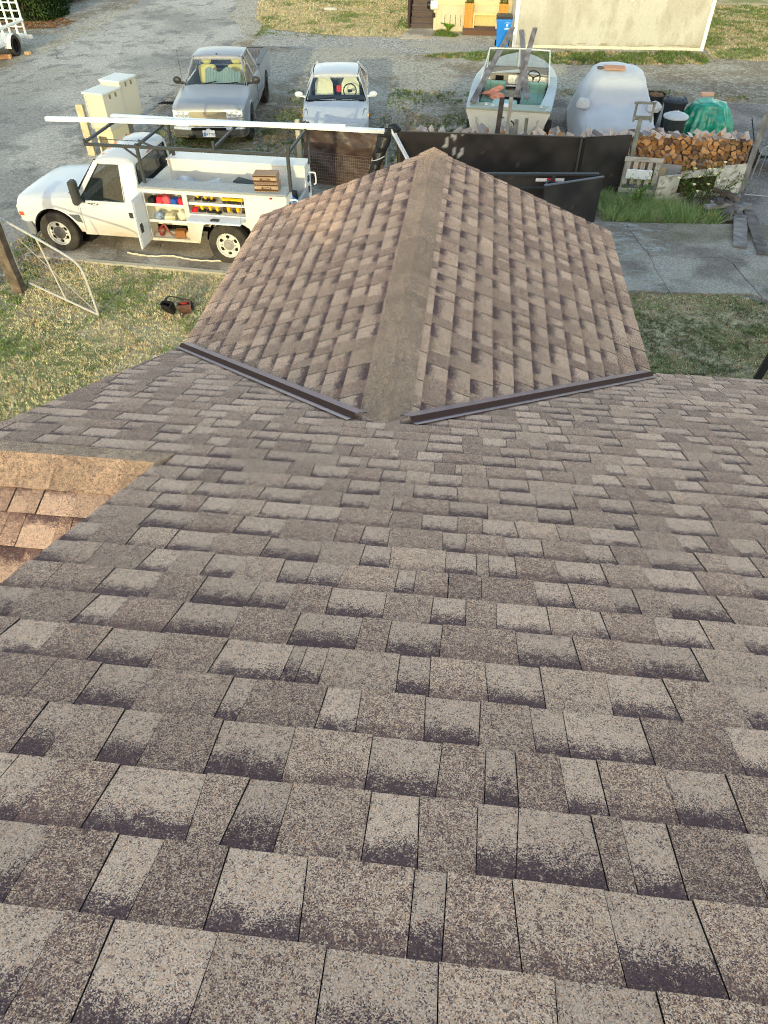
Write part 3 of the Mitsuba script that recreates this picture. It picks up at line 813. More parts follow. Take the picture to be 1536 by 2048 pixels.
for sv in (0, 1):
    s = -1 if sv == 0 else 1
    yb, yt = c0 + s * RB, c0 + s * RT
    pil = cat(plank((uA0 + .04, yb, ZB - .02), (uA1, yt, ZT - .03), .10, .06, (0, s, .3), .012),
              plank((1.80, yb, ZB - .02), (1.80, yt, ZT - .03), .30, .05, (0, s, .2), .012),
              plank((uC0 - .03, yb - s * .03, ZB - .02), (uC1 - .01, yt - s * .02, ZT - .03), .12, .08, (0, s, .2), .012),
              plank((uA0 + .25, yb, ZB + .0), (1.98, yb, ZB + .0), .05, .06, (0, s, 0), .01),
              plank((uA1 - .05, yt, ZT - .03), (uC1, yt, ZT - .03), .06, .06, (0, s, 0), .01))
    add(TK + 'door_frame', pil, WT2, 'vc_gloss')
    o = .012 * s
    tri = tm([[uA0 + .16, yb + o, ZB + .02], [1.03, yb + o, ZB - .07], [1.12, yb + o, ZB + .02], [1.67, yb + o, ZB + .02], [1.66, yt + o, ZT - .055], [uA1 + .06, yt + o, ZT - .055]], [[0, 1, 2], [0, 2, 5], [2, 3, 4], [2, 4, 5]])
    add(TK + 'side_window', tri, mat='tinted_glass', smooth=False)
    add(TK + 'windscreen_pillar_trim', tube([[uA0 + .06, yb - s * .01, ZB + .12], [uA1 - .02, yt - s * .005, ZT + .01]], .022, 6), (36, 37, 38))
    add(TK + 'window_seal', tube([[uA0 + .14, yb + o * 1.2, ZB + .02], [1.02, yb + o * 1.2, ZB - .08], [1.12, yb + o * 1.2, ZB + .01], [1.68, yb + o * 1.2, ZB + .01], [1.67, yt + o * 1.2, ZT - .05], [uA1 + .05, yt + o * 1.2, ZT - .05]], .012, 5, True), (34, 34, 34), smooth=False)
    yo = c0 + s * 1.012
    vent = [(.36, .86), (.60, .86), (.63, .70), (.52, .72)]
    add(TK + 'fender_vent', prism(vent, min(yo, yo + s * .006), max(yo, yo + s * .006), 'y'), (92, 98, 100))
    add(TK + 'door_handle', cat(box(1.72, 1.84, yo - .01, yo + .012, .86, .97, .01), box(1.735, 1.825, yo - s * .02, yo + s * .03, .93, .955, .008)), (58, 58, 58), 'vc_satin')
    for uu in (.66, 1.90):
        add(TK + 'door_gap', tube([[uu, c0 + s * 1.003, .52], [uu, c0 + s * 1.008, .95], [uu, c0 + s * .965, 1.13]], .004, 4), (150, 150, 146), smooth=False)
    mx, my = .74, c0 + s * 1.17
    add(TK + 'mirror', cat(box(mx - .07, mx + .08, my - .10, my + .10, 1.14, 1.62, .04), plank((mx, c0 + s * .95, 1.16), (mx, my, 1.20), .09, .05, ch=.015), plank((mx, c0 + s * .95, 1.38), (mx, my, 1.44), .05, .04, ch=.015)), (66, 66, 64), 'vc_satin')
ws = grid_patch((uA0 + .14, c0 - RB + .06, ZB + .17), (uA0 + .14, c0 + RB - .06, ZB + .17), (uA1 - .03, c0 + RT - .04, ZT - .03), (uA1 - .03, c0 - RT + .04, ZT - .03), 6, 4, -.05, (1, 0, 0))
add(TK + 'windscreen', ws, mat='tinted_glass', smooth=True)
rw = grid_patch((uC0 - .015, c0 - RB + .16, ZB + .1), (uC0 - .015, c0 + RB - .16, ZB + .1), (uC1 + .02, c0 + RT - .10, ZT - .09), (uC1 + .02, c0 - RT + .10, ZT - .09), 2, 2)
add(TK + 'rear_window', rw, mat='tinted_glass', smooth=False)
add(TK + 'rear_window_seal', tube([[uC0, c0 - RB + .14, ZB + .08], [uC0, c0 + RB - .14, ZB + .08], [uC1 + .035, c0 + RT - .08, ZT - .07], [uC1 + .035, c0 - RT + .08, ZT - .07]], .022, 6, True), (30, 30, 30))
add(TK + 'cab_back', cat(box(uC0 - .03, uC0 + .012, c0 - RB, c0 + RB, .9, ZB + .08), plank((uC1 + .0, c0 - RT, ZT - .045), (uC1 + .0, c0 + RT, ZT - .045), .05, .06)), WT2, 'vc_gloss')
add(TK + 'brake_light', box(uC1 + .01, uC1 + .06, c0 - .16, c0 + .16, ZT - .04, ZT + .0, .01), (170, 120, 110), 'vc_gloss')
for i in range(5):
    vv = c0 + (i - 2) * .30
    add(TK + 'roof_lamp', lathe([(.045, 0), (.042, .03), (.02, .05), (.001, .055)], 10, 'z', (uA1 + .10, vv, ZT + .055 - .03 * abs(i - 2) / 2)), (225, 140, 95), 'vc_gloss')
add(TK + 'seat', cat(box(1.25, 1.75, .2, TW - .2, .62, .98, .06), box(1.66, 1.84, .2, .95, .9, 1.55, .06), box(1.66, 1.84, 1.1, TW - .2, .9, 1.55, .06)), (88, 84, 78))
add(TK + 'dashboard', box(.72, 1.02, .12, TW - .12, .75, 1.10, .05), (40, 40, 40))
add(TK + 'steering_wheel', tube([[1.14 + .10 * math.sin(a) * .4, .56 + .19 * math.cos(a), 1.12 + .17 * math.sin(a)] for a in np.arange(20) * np.pi / 10], .015, 6, True), (26, 26, 26))
# service body: near and far cupboards, floor, bulkhead, tailgate
ZL, ZF = 1.52, .86
U0, U1 = 2.06, 5.12
sk = prism([(U0, .42), (3.16, .42), (3.30, .80), (3.55, .94), (4.03, .94), (4.28, .80), (4.42, .42), (U1, .50), (U1, ZL - .045), (U0, ZL - .045)], .03, .058, 'y')
sk = cut(sk, box(2.14, 2.95, -.1, .2, .48, 1.40), box(3.05, 4.24, -.1, .2, 1.03, 1.40))
add(TK + 'cupboard', sk, truckwhite, 'vc_gloss', smooth=False)
inner = cat(box(U0, U0 + .03, .06, .46, .42, ZL - .05), box(U1 - .03, U1, .06, .46, .5, ZL - .05), box(U0, U1, .44, .47, .60, ZL - .05), box(2.96, 3.0, .06, .44, .45, ZL - .05), box(4.28, 4.31, .06, .44, .95, ZL - .05), box(U0, 3.1, .03, .44, .42, .46), box(3.0, 4.28, .06, .44, .99, 1.02))
add(TK + 'cupboard_inside', inner, speck((236, 234, 224), (214, 210, 196), 5, 2))
lid = cat(box(U0 - .02, U1 + .02, .01, .48, ZL - .045, ZL, .01))
add(TK + 'cupboard_lid', lid, (150, 155, 158), 'vc_satin', smooth=False)
tread = []
for i in range(int((U1 - U0) / .055)):
    u = U0 + .03 + i * .055
    for j in range(7):
        v = .04 + j * .062
        a = 45 if (i + j) % 2 else -45
        tread.append(moved(box(-.017, .017, -.005, .005, 0, .004), (u, v, ZL), rz=a))
add(TK + 'tread_plate', cat(tread), (178, 182, 184), 'vc_satin', smooth=False)
labels[TK + 'tread_plate'] = {'kind': 'stuff', 'label': 'raised tread pattern of the aluminium lid'}
far = cat(box(U0, U1, TW - .46, TW - .43, .60, ZL), box(U0, U1, TW - .03, TW, .45, ZL), box(U0 - .02, U1 + .02, TW - .48, TW + .01, ZL - .01, ZL + .03, .01), box(U0, U0 + .03, TW - .46, TW, .45, ZL), box(U1 - .03, U1, TW - .46, TW, .45, ZL))
add(TK + 'far_cupboard', far, speck((244, 243, 238), (222, 220, 210), 3, 4), 'vc_satin', smooth=False)
add(TK + 'bed_floor', box(U0, U1, .46, TW - .45, ZF - .04, ZF), speck((176, 176, 172), (120, 118, 112), 4, 4), smooth=False)
add(TK + 'bulkhead', box(U0 - .02, U0 + .02, .46, TW - .45, ZF, 1.40), (238, 238, 232), 'vc_satin')
add(TK + 'tailgate', cat(box(U1 - .01, U1 + .05, .44, TW - .44, .62, 1.12, .015), box(U1 + .05, U1 + .07, .6, TW - .6, .72, 1.0, .01)), (150, 156, 160), 'vc_satin')
add(TK + 'rear_bumper', cat(box(U1 + .06, U1 + .28, .05, TW - .05, .50, .62, .02)), (170, 172, 170), 'vc_satin')
for v in (.24, TW - .24):
    for z in (1.0, 1.22):
        add(TK + 'tail_lamp', lathe([(.075, 0), (.07, .02), (.001, .03)], 16, 'x', (U1 + .0, v, z)), (120, 32, 40) if z < 1.1 else (60, 70, 100), 'vc_gloss')
    add(TK + 'rack_bracket', cat(tube(smoothpath([[U1 + .02, v - .04, 1.36], [U1 + .16, v - .04, 1.36], [U1 + .18, v - .04, 1.30], [U1 + .18, v - .04, 1.16], [U1 + .14, v - .04, 1.12]]), .016, 6)), (232, 232, 228), 'vc_satin')
add(TK + 'rear_door', cat(box(4.36, 5.02, .022, .034, .62, 1.40, .006), box(4.66, 4.74, .008, .024, .92, 1.0, .005)), WT2, 'vc_gloss', smooth=False)
add(TK + 'side_marker', box(4.78, 4.84, .004, .022, 1.42, 1.45, .004), (150, 40, 45), 'vc_gloss')
# open doors
dm = cat(box(2.085, 2.12, -.50, .02, .44, 1.42, .01), box(2.12, 2.128, -.46, -.02, .48, 1.38, .003))
add(TK + 'cupboard_door', dm, (222, 226, 228), 'vc_satin', label='open front cupboard door standing out from the side')
add(TK + 'cupboard_door__latch', cat(box(2.126, 2.145, -.40, -.30, .74, .92, .01), lathe([(.035, 0), (.03, .02), (.001, .025)], 12, 'x', (2.14, -.35, .84))), (40, 40, 42), 'vc_satin')
dd = cat(box(3.07, 4.23, -.33, .03, .985, 1.01, .008), box(3.10, 4.20, -.30, .0, 1.01, 1.014, .001))
add(TK + 'drop_door', dd, (222, 227, 232), 'vc_satin', label='lowered compartment door used as a shelf')
add(TK + 'drop_door__latch', moved(box(-.09, .09, -.05, .05, 0, .02, .008), (3.66, -.20, 1.014)), (46, 47, 48), 'vc_satin')
add(TK + 'door_stay', cat(tube([[4.20, .03, 1.34], [4.22, -.28, 1.02]], .008, 5), tube([[2.16, .0, 1.40], [2.50, .05, 1.385]], .008, 5)), (206, 208, 206), 'vc_metal')
for z in (.80, 1.13):
    add(TK + 'shelf', cat(box(2.10, 2.97, .06, .44, z, z + .02), box(2.10, 2.97, .055, .07, z, z + .05)), (226, 228, 224), 'vc_satin', smooth=False)
add(TK + 'shelf', cat(box(3.0, 4.29, .09, .44, 1.215, 1.23), box(3.0, 4.29, .085, .10, 1.19, 1.24)), (226, 228, 224), 'vc_satin', smooth=False)
for u in (3.72 + .07,):
    tub(truck, u, .06, .50, .47, .47)
    tub(truck, u, TW - .02, TW - .46, .47, .47)
add(TK + 'chassis', cat(box(-.5, 5.0, .55, .68, .45, .6), box(-.5, 5.0, TW - .68, TW - .55, .45, .6), tube([[3.79, .1, .40], [3.79, TW - .1, .40]], .06, 8), tube([[0, .1, .40], [0, TW - .1, .40]], .05, 8), box(.9, 1.9, .7, 1.3, .3, .5)), (30, 29, 28), smooth=False)
wheel(truck, (0, .13, .43), .43, .25, -1, rim=(196, 196, 190), hub=(88, 86, 82), hubr=.28)
wheel(truck, (3.79, .10, .43), .43, .25, -1, rim=(205, 204, 196), hub=(150, 148, 142), hubr=.24)
wheel(truck, (0, TW - .13, .43), .43, .25, 1, rim=(205, 204, 196))
wheel(truck, (3.79, TW - .10, .43), .43, .25, 1, rim=(205, 204, 196))
# ladder rack
BLK = (58, 61, 64)
RZ = 2.20
N_, F_ = .20, TW - .24
def sq(key, pts, s=.05, **kw):
    add(TK + 'ladder_rack__' + key, sqtube(pts, s), BLK, 'vc_satin', smooth=False, **kw)
sq('side_rail', [(1.05, N_, RZ), (5.22, N_, RZ)], .055)
sq('side_rail', [(1.05, F_, RZ), (5.30, F_, RZ)], .055)
for u in (1.10, 2.20, 3.72, 5.20):
    sq('cross_bar', [(u, N_, RZ + .05), (u, F_, RZ + .05)], .05)
for u in (2.14, 5.18):
    for v in (N_, F_):
        sq('post', [(u, v, ZL), (u, v, RZ + .06)], .06)
sq('post', [(3.72, N_, RZ), (3.72, N_, RZ + .17)], .05)
for v in (N_, F_):
    sq('end_stop', [(1.07, v, RZ), (1.07, v, RZ + .1)], .045)
    sq('end_stop', [(5.2, v, RZ), (5.2, v, RZ + .14)], .06)
    sq('brace', [(2.14, v, RZ - .22), (1.85, v, RZ - .01)], .035)
    sq('brace', [(2.2, v, RZ + .12), (2.5, v, RZ + .01)], .035)
    sq('brace', [(4.92, v, RZ + .02), (5.16, v, RZ + .15)], .035)
sq('front_guard', [(1.10, N_ + .02, RZ + .10), (2.2, N_ + .02, RZ + .10)], .012)
XF[0] = None
# loads on the rack
def gutter(p, q, w, h, t=.004):
    Rm, L = frame(p, q, (0, 0, 1))
    prof = sg.LineString([(-w / 2, h), (-w / 2, 0), (w / 2, 0), (w / 2, h * .9), (w / 2 - .012, h)]).buffer(t, cap_style='flat', join_style='mitre')
    m = trimesh.creation.extrude_polygon(prof, L, engine='earcut')
    M = np.eye(4)
    M[:3, :3], M[:3, 3] = Rm, p
    m.apply_transform(M)
    return m
single('gutter', moved(cat(gutter((0, 0, .078), (6.28, .05, .078), .092, -.066)), (-8.81, 15.23, 2.285), rz=0.9), 'long white downspout length lying on top of the ladder rack', 'gutter', (252, 251, 244), 'vc_satin', smooth=False)
single('gutter', gutter((-7.55, 15.62, 2.34), (-1.73, 15.36, 2.31), .11, -.06), 'second white gutter length reaching past the rear of the rack', 'gutter', (238, 238, 232), 'vc_satin', smooth=False)
# tools and goods in the truck
XF[0] = local((-8.62, 14.02, 0.0), -2.5)
def drill(label, u, v, z, rz, col=(226, 178, 28), s=1.0, grp=None):
    k = thing('power_tool', label, 'power tool', grp)
    M0 = XF[0]
    XF[0] = M0 @ local((u, v, z), rz) @ np.diag([s, s, s, 1])
    add(k + '__body', cat(box(-.09, .09, -.035, .035, .10, .17, .02), plank((-.02, 0, .12), (-.05, 0, .02), .05, .045, (0, 1, 0), .012)), col, 'vc_satin')
    add(k + '__battery', box(-.10, .03, -.04, .04, 0, .045, .01), (40, 40, 40))
    add(k + '__chuck', lathe([(.03, 0), (.028, .03), (.012, .07), (.004, .12)], 10, 'x', (.09, 0, .135)), (60, 60, 60), 'vc_satin')
    XF[0] = M0
def saw(label, u, v, z, rz, s=1.0):
    k = thing('power_tool', label, 'power tool')
    M0 = XF[0]
    XF[0] = M0 @ local((u, v, z), rz) @ np.diag([s, s, s, 1])
    add(k + '__guard', lathe([(.001, -.02), (.075, -.02), (.08, -.01), (.08, .03), (.001, .035)], 18, 'y', (0, 0, .09)), (40, 40, 42), 'vc_satin')
    add(k + '__body', cat(box(-.06, .06, -.09, -.02, .03, .14, .025), tube(smoothpath([[-.06, -.04, .16], [0, -.04, .20], [.07, -.04, .17], [.09, -.04, .10]]), .018, 6)), (232, 176, 24), 'vc_satin')
    add(k + '__blade', lathe([(.001, 0), (.07, 0), (.07, .002), (.001, .002)], 18, 'y', (0, .036, .08)), (180, 180, 178), 'vc_metal')
    XF[0] = M0
drill('yellow cordless drill at the left end of the upper tool shelf', 3.16, .22, 1.24, 200, s=1.0)
drill('second yellow cordless drill on the upper tool shelf', 3.34, .2, 1.24, 170, s=1.0)
drill('third yellow cordless drill in the middle of the upper tool shelf', 3.55, .2, 1.24, 10, s=1.0)
tb = thing('tool_case', 'long yellow and black tool case on the upper tool shelf', 'tool case')
add(tb + '__lid', cat(box(3.74, 4.20, .10, .36, 1.29, 1.35, .02)), (232, 184, 32), 'vc_satin')
add(tb + '__base', box(3.75, 4.19, .11, .36, 1.24, 1.292, .015), (46, 45, 42), 'vc_satin')
add(tb + '__handle', cat(box(3.86, 4.08, .085, .105, 1.28, 1.30, .006)), (34, 34, 34))
drill('yellow impact driver at the left of the lower tool shelf', 3.24, .16, 1.03, 190, s=1.15)
drill('second yellow impact driver on the lower tool shelf', 3.42, .16, 1.03, 175, s=1.15)
drill('third yellow driver lying before the saws on the lower shelf', 3.58, .15, 1.03, 160, s=1.15)
single('rag', grid_patch((3.06, .12, 1.03), (3.18, .12, 1.03), (3.18, .22, 1.10), (3.06, .22, 1.10), 4, 4, .03), 'small red rag at the left end of the lower tool shelf', 'rag', (200, 40, 50))
saw('yellow grinder, leftmost of the three beside each other', 3.80, .18, 1.03, 80, s=1.12)
saw('yellow grinder, middle one of the three beside each other', 3.99, .18, 1.03, 85, s=1.12)
saw('yellow grinder, rightmost of the three beside each other', 4.17, .18, 1.03, 90, s=1.12)
for i, (u, c_, lb) in enumerate(((2.24, (36, 36, 38), 'black case at the left of the top cupboard shelf'), (2.40, (214, 50, 66), 'red plastic tool pack on the top cupboard shelf'), (2.56, (218, 96, 104), 'pale red pouch in the middle of the top cupboard shelf'), (2.72, (40, 90, 180), 'blue plastic bag on the top cupboard shelf'), (2.88, (205, 42, 58), 'red tool pack at the right of the top cupboard shelf'))):
    m = moved(box(-.075, .075, -.10, .10, 0, .12 + .02 * (i % 3), .03), (u, .18, 1.15), rz=(-14, 10, 25, -20, 4)[i], ry=(0, 8, -14, 10, 0)[i])
    single('tool_pack', m, lb, 'tool pack', c_, 'vc_satin')
def lump(c, r, seed, squash=(1, 1, 1), sub=2, amp=.5):
    m = trimesh.creation.icosphere(sub)
    n_ = meshkit.fbm(m.vertices * 1.7 + seed * 3.1, 3, seed)
    m.vertices = m.vertices * (1 + amp * (n_ - .5) * 2)[:, None] * np.array(squash) * r + np.array(c)
    return m
single('bag', lump((2.30, .2, .90), .09, 3, (1.2, 1, .9)), 'clear plastic bag of blue fittings on the middle cupboard shelf', 'bag', speck((196, 204, 210), (70, 100, 150), 18, 1), 'vc_satin')
single('parts_box', cat(moved(box(-.12, .12, -.1, .1, 0, .05, .006), (2.56, .2, .82)), moved(box(-.11, .11, -.09, .09, .05, .10, .006), (2.56, .2, .82), rz=6), moved(box(-.08, .09, -.07, .07, .10, .14, .02), (2.55, .2, .82), rz=-8)), 'stack of flat parts boxes on the middle cupboard shelf', 'box', speck((226, 222, 206), (150, 146, 96), 9, 5))
single('bag', lump((2.83, .2, .92), .11, 8, (1, 1, 1.05)), 'crumpled white sack at the right of the middle cupboard shelf', 'bag', speck((232, 230, 212), (170, 166, 140), 12, 2))
single('chain_hoist', cat(lump((2.28, .2, .56), .09, 4, (.8, .9, 1.1)), tube(smoothpath([[2.28, .2, .64], [2.36, .19, .70], [2.44, .18, .58], [2.52, .16, .50], [2.62, .18, .49]]), .022, 6)), 'red and brown tangle of gear on the cupboard floor', 'gear', speck((140, 26, 34), (112, 92, 70), 16, 6), 'vc_satin')
single('parts_box', cat(moved(box(-.10, .10, -.09, .09, 0, .14), (2.70, .2, .465), rz=12), moved(tm([[-.1, -.09, 0], [.1, -.09, 0], [.1, -.16, .05], [-.1, -.16, .05]], [[0, 1, 2, 3]]), (2.70, .2, .605), rz=12)), 'open brown cardboard box on the cupboard floor', 'box', (150, 104, 66))
single('bag', lump((2.88, .19, .52), .07, 9, (1, .8, .9)), 'small clear bag in the corner of the cupboard floor', 'bag', speck((220, 216, 206), (186, 150, 116), 14, 2), 'vc_satin')
# shingle packs on the lid, and things lying in the bed
def pack(label, z, rz, du=0.0, dv=0.0, lift=0.0):
    k = thing('shingle_pack', label, 'carton', 'cartons stacked on the truck lid')
    M0 = XF[0]
    XF[0] = M0 @ local((4.70 + du, .26 + dv, z), rz)
    add(k + '__carton', box(-.235, .235, -.16, .16, 0, .145, .004), speck((176, 150, 126), (160, 134, 112), 7, 1), smooth=False)
    add(k + '__printed_band', cat(*[tm([[-.233, -.1615, a], [.233, -.1615, a], [.233, -.1615, b], [-.233, -.1615, b]], [[0, 1, 2, 3]]) for a, b in ((.012, .048), (.112, .138))], tm([[-.09, -.1617, .050], [.10, -.1617, .050], [.10, -.1617, .085], [-.09, -.1617, .085]], [[0, 1, 2, 3]])), (84, 62, 42), smooth=False)
    add(k + '__print', cat(*[tm([[a, -.1618, z_], [b, -.1618, z_], [b, -.1618, z_ + .007], [a, -.1618, z_ + .007]], [[0, 1, 2, 3]]) for z_ in (.060, .078) for a, b in ((-.22, -.115), (.12, .22))], *[box(-.05 + i * .022, -.038 + i * .022, -.164, -.1617, .058, .078) for i in range(6)]), (198, 178, 146), smooth=False)
    XF[0] = M0
pack('brown carton with dark bands, lower of the two on the truck lid', ZL + .006, 4)
pack('brown carton with dark bands, upper of the two on the truck lid', ZL + .153, 5, -.03, .05)
single('tarp_bundle', cat(lump((2.75, .80, ZF + .42), .2, 5, (1.5, 1, .9)), lump((2.95, .85, ZF + .2), .26, 15, (1.4, 1, .9))), 'crumpled pale grey sheeting in the truck bed', 'sheeting', speck((226, 230, 234), (150, 156, 166), 6, 3), 'vc_satin')
single('metal_flashing', cat(moved(box(-.2, .2, -.1, .1, 0, .02), (3.30, .80, ZF + .50), rz=8, rx=12, ry=-14), moved(box(-.22, .22, -.1, .1, -.34, .12), (3.35, .84, ZF + .34), rz=-6)), 'loose pieces of bent sheet metal in the truck bed', 'sheet metal', (206, 212, 216), 'vc_satin', smooth=False)
single('roofing_felt', cat(moved(box(-.32, .32, -.14, .14, 0, .03, .01), (4.12, .86, ZF + .52), rz=-8, ry=8), moved(box(-.40, .36, -.2, .2, -.42, .05, .01), (4.35, .84, ZF + .42), rz=6)), 'dark grey folded roofing felt in the truck bed', 'roofing felt', speck((92, 96, 94), (70, 74, 74), 5, 2))
single('toolbox', cat(box(4.6, 4.95, 1.2, 1.5, ZF, ZF + .22, .02), box(4.7, 4.85, 1.32, 1.38, ZF + .22, ZF + .27, .01)), 'black tool box at the back of the truck bed', 'tool box', (38, 40, 44), 'vc_satin')
single('tarp_bundle', lump((4.92, .72, ZF + .20), .2, 25, (1.2, 1, .8)), 'bright blue bundle behind the cartons in the truck bed', 'bundle', speck((60, 170, 232), (36, 120, 190), 9, 3), 'vc_satin')
XF[0] = None
hose = smoothpath([[-7.2, 14.05, .07], [-6.9, 13.98, .07], [-6.6, 13.94, .07], [-6.2, 14.0, .07], [-5.9, 13.92, .07], [-5.6, 13.86, .07], [-5.2, 13.87, .07], [-4.9, 13.95, .07], [-4.4, 14.2, .07]], 8)
hose = hose + np.column_stack([np.zeros(len(hose)), .012 * np.sin(np.arange(len(hose)) * 1.3), np.zeros(len(hose))])
single('extension_cord', tube(hose, .017, 6), 'pale cord lying on the driveway along the white truck', 'cord', (222, 212, 186))
# ---------------------------------------------------------------- cars that face the house: x across, y from the nose back, z up
def sec(y, zb, zs, zt, wb, ws, wt, crown, tumble=.02, n=None):
    half = [(wb, zb), (wb + (ws - wb) * .8, zb + (zs - zb) * .3), (ws, zb + (zs - zb) * .75), (ws - .005, zs), (ws - tumble, zs + (zt - zs) * .6), (wt, zt - (zt - zs) * .1), (wt * .92, zt + crown * .3), (wt * .55, zt + crown * .85), (0, zt + crown)]
    r = [(-x, z) for x, z in half] + [(x, z) for x, z in half[-2::-1]]
    return np.array([[x, y, z] for x, z in r])

def roof_skin(stations):
    """stations: (y, half width, z edge, crown)."""
    rings = []
    for y, w, z, cr in stations:
        top = [(w, z - .03), (w + .008, z), (w - .04, z + cr * .35 + .02), (w * .5, z + cr * .9 + .02), (0, z + cr + .02)]
        r = [(-x, q) for x, q in top] + [(x, q) for x, q in top[-2::-1]] + [(w * .8, z - .035), (-w * .8, z - .035)]
        rings.append(np.array([[x, y, q] for x, q in r]))
    return loft(rings)

def text_on(txt, height, M, col, key, bold=True, depth=.003):
    m = meshkit.text_mesh(txt, height, depth, bold)
    m.apply_transform(M)
    add(key, m, col, smooth=False)

def facing(at, rz=0.0, tilt=0.0):
    """Lettering that stands upright and faces -y."""
    M = trimesh.transformations.euler_matrix(math.pi / 2 + math.radians(tilt), 0, math.radians(rz), 'sxyz')
    M[:3, 3] = at
    return M

# the grey pickup
pk = thing('pickup_truck', 'grey pickup truck parked facing the house with a sunshade behind its windscreen', 'pickup truck')
K = pk + '__'
XF[0] = local((-7.30, 20.85, 0), 6.8) @ np.diag([1.07, 1.04, 1.06, 1])
GREY = speck((146, 149, 154), (142, 145, 150), 2, 3)
nose = [sec(.10, .62, .80, .98, .80, .84, .78, .02), sec(.16, .55, .86, 1.03, .90, .93, .83, .03), sec(.34, .50, .92, 1.08, .94, .965, .84, .045), sec(.7, .50, .96, 1.12, .95, .975, .84, .05), sec(1.15, .50, .98, 1.16, .95, .98, .84, .05), sec(1.62, .50, 1.0, 1.20, .95, .975, .86, .04)]
nose = cut(loft(nose), *[prism(sg.Point(1.13, .40).buffer(.50, 18), -1.2, -.55, 'x'), prism(sg.Point(1.13, .40).buffer(.50, 18), .55, 1.2, 'x')])
add(K + 'hood', nose, GREY, 'vc_gloss', smooth=35)
body = [sec(y, .48, .98, zt, .95, .975, .93, .0) for y, zt in ((1.62, 1.16), (2.0, 1.17), (3.0, 1.17), (3.75, 1.18))]
bodym = cut(loft(body), box(-.86, .86, 1.75, 3.68, .6, 1.4))
add(K + 'cab', bodym, GREY, 'vc_gloss', smooth=35)
bed = loft([sec(y, .52, 1.0, 1.25, .95, .975, .955, .0) for y in (3.79, 4.4, 5.2, 6.0, 6.08)])
bed = cut(bed, box(-.82, .82, 3.86, 6.02, .68, 1.6), *[prism(sg.Point(4.83, .40).buffer(.50, 18), a, b, 'x') for a, b in ((-1.2, -.6), (.6, 1.2))])
add(K + 'cargo_bed', bed, GREY, 'vc_gloss', smooth=35)
add(K + 'bed_liner', cat(box(-.815, .815, 3.87, 6.01, .69, .70), *[box(-.8 + i * .1, -.76 + i * .1, 3.9, 6.0, .70, .715) for i in range(17)], *[box(-.8 + i * .1, -.76 + i * .1, 5.99, 6.012, .72, 1.2) for i in range(17)]), (160, 160, 158), smooth=False)
add(K + 'bed_rail_cap', cat(box(-.965, -.80, 3.80, 6.06, 1.25, 1.268, .006), box(.80, .965, 3.80, 6.06, 1.25, 1.268, .006), box(-.96, .96, 6.02, 6.09, 1.25, 1.268, .006)), (60, 64, 70), 'vc_satin')
ZB, ZT = 1.18, 1.72
add(K + 'cab_roof', roof_skin([(2.36, .64, ZT - .02, .02), (2.44, .655, ZT, .045), (2.8, .665, ZT + .02, .055), (3.3, .66, ZT + .015, .05), (3.56, .64, ZT - .02, .03)]), GREY, 'vc_gloss', smooth=40)
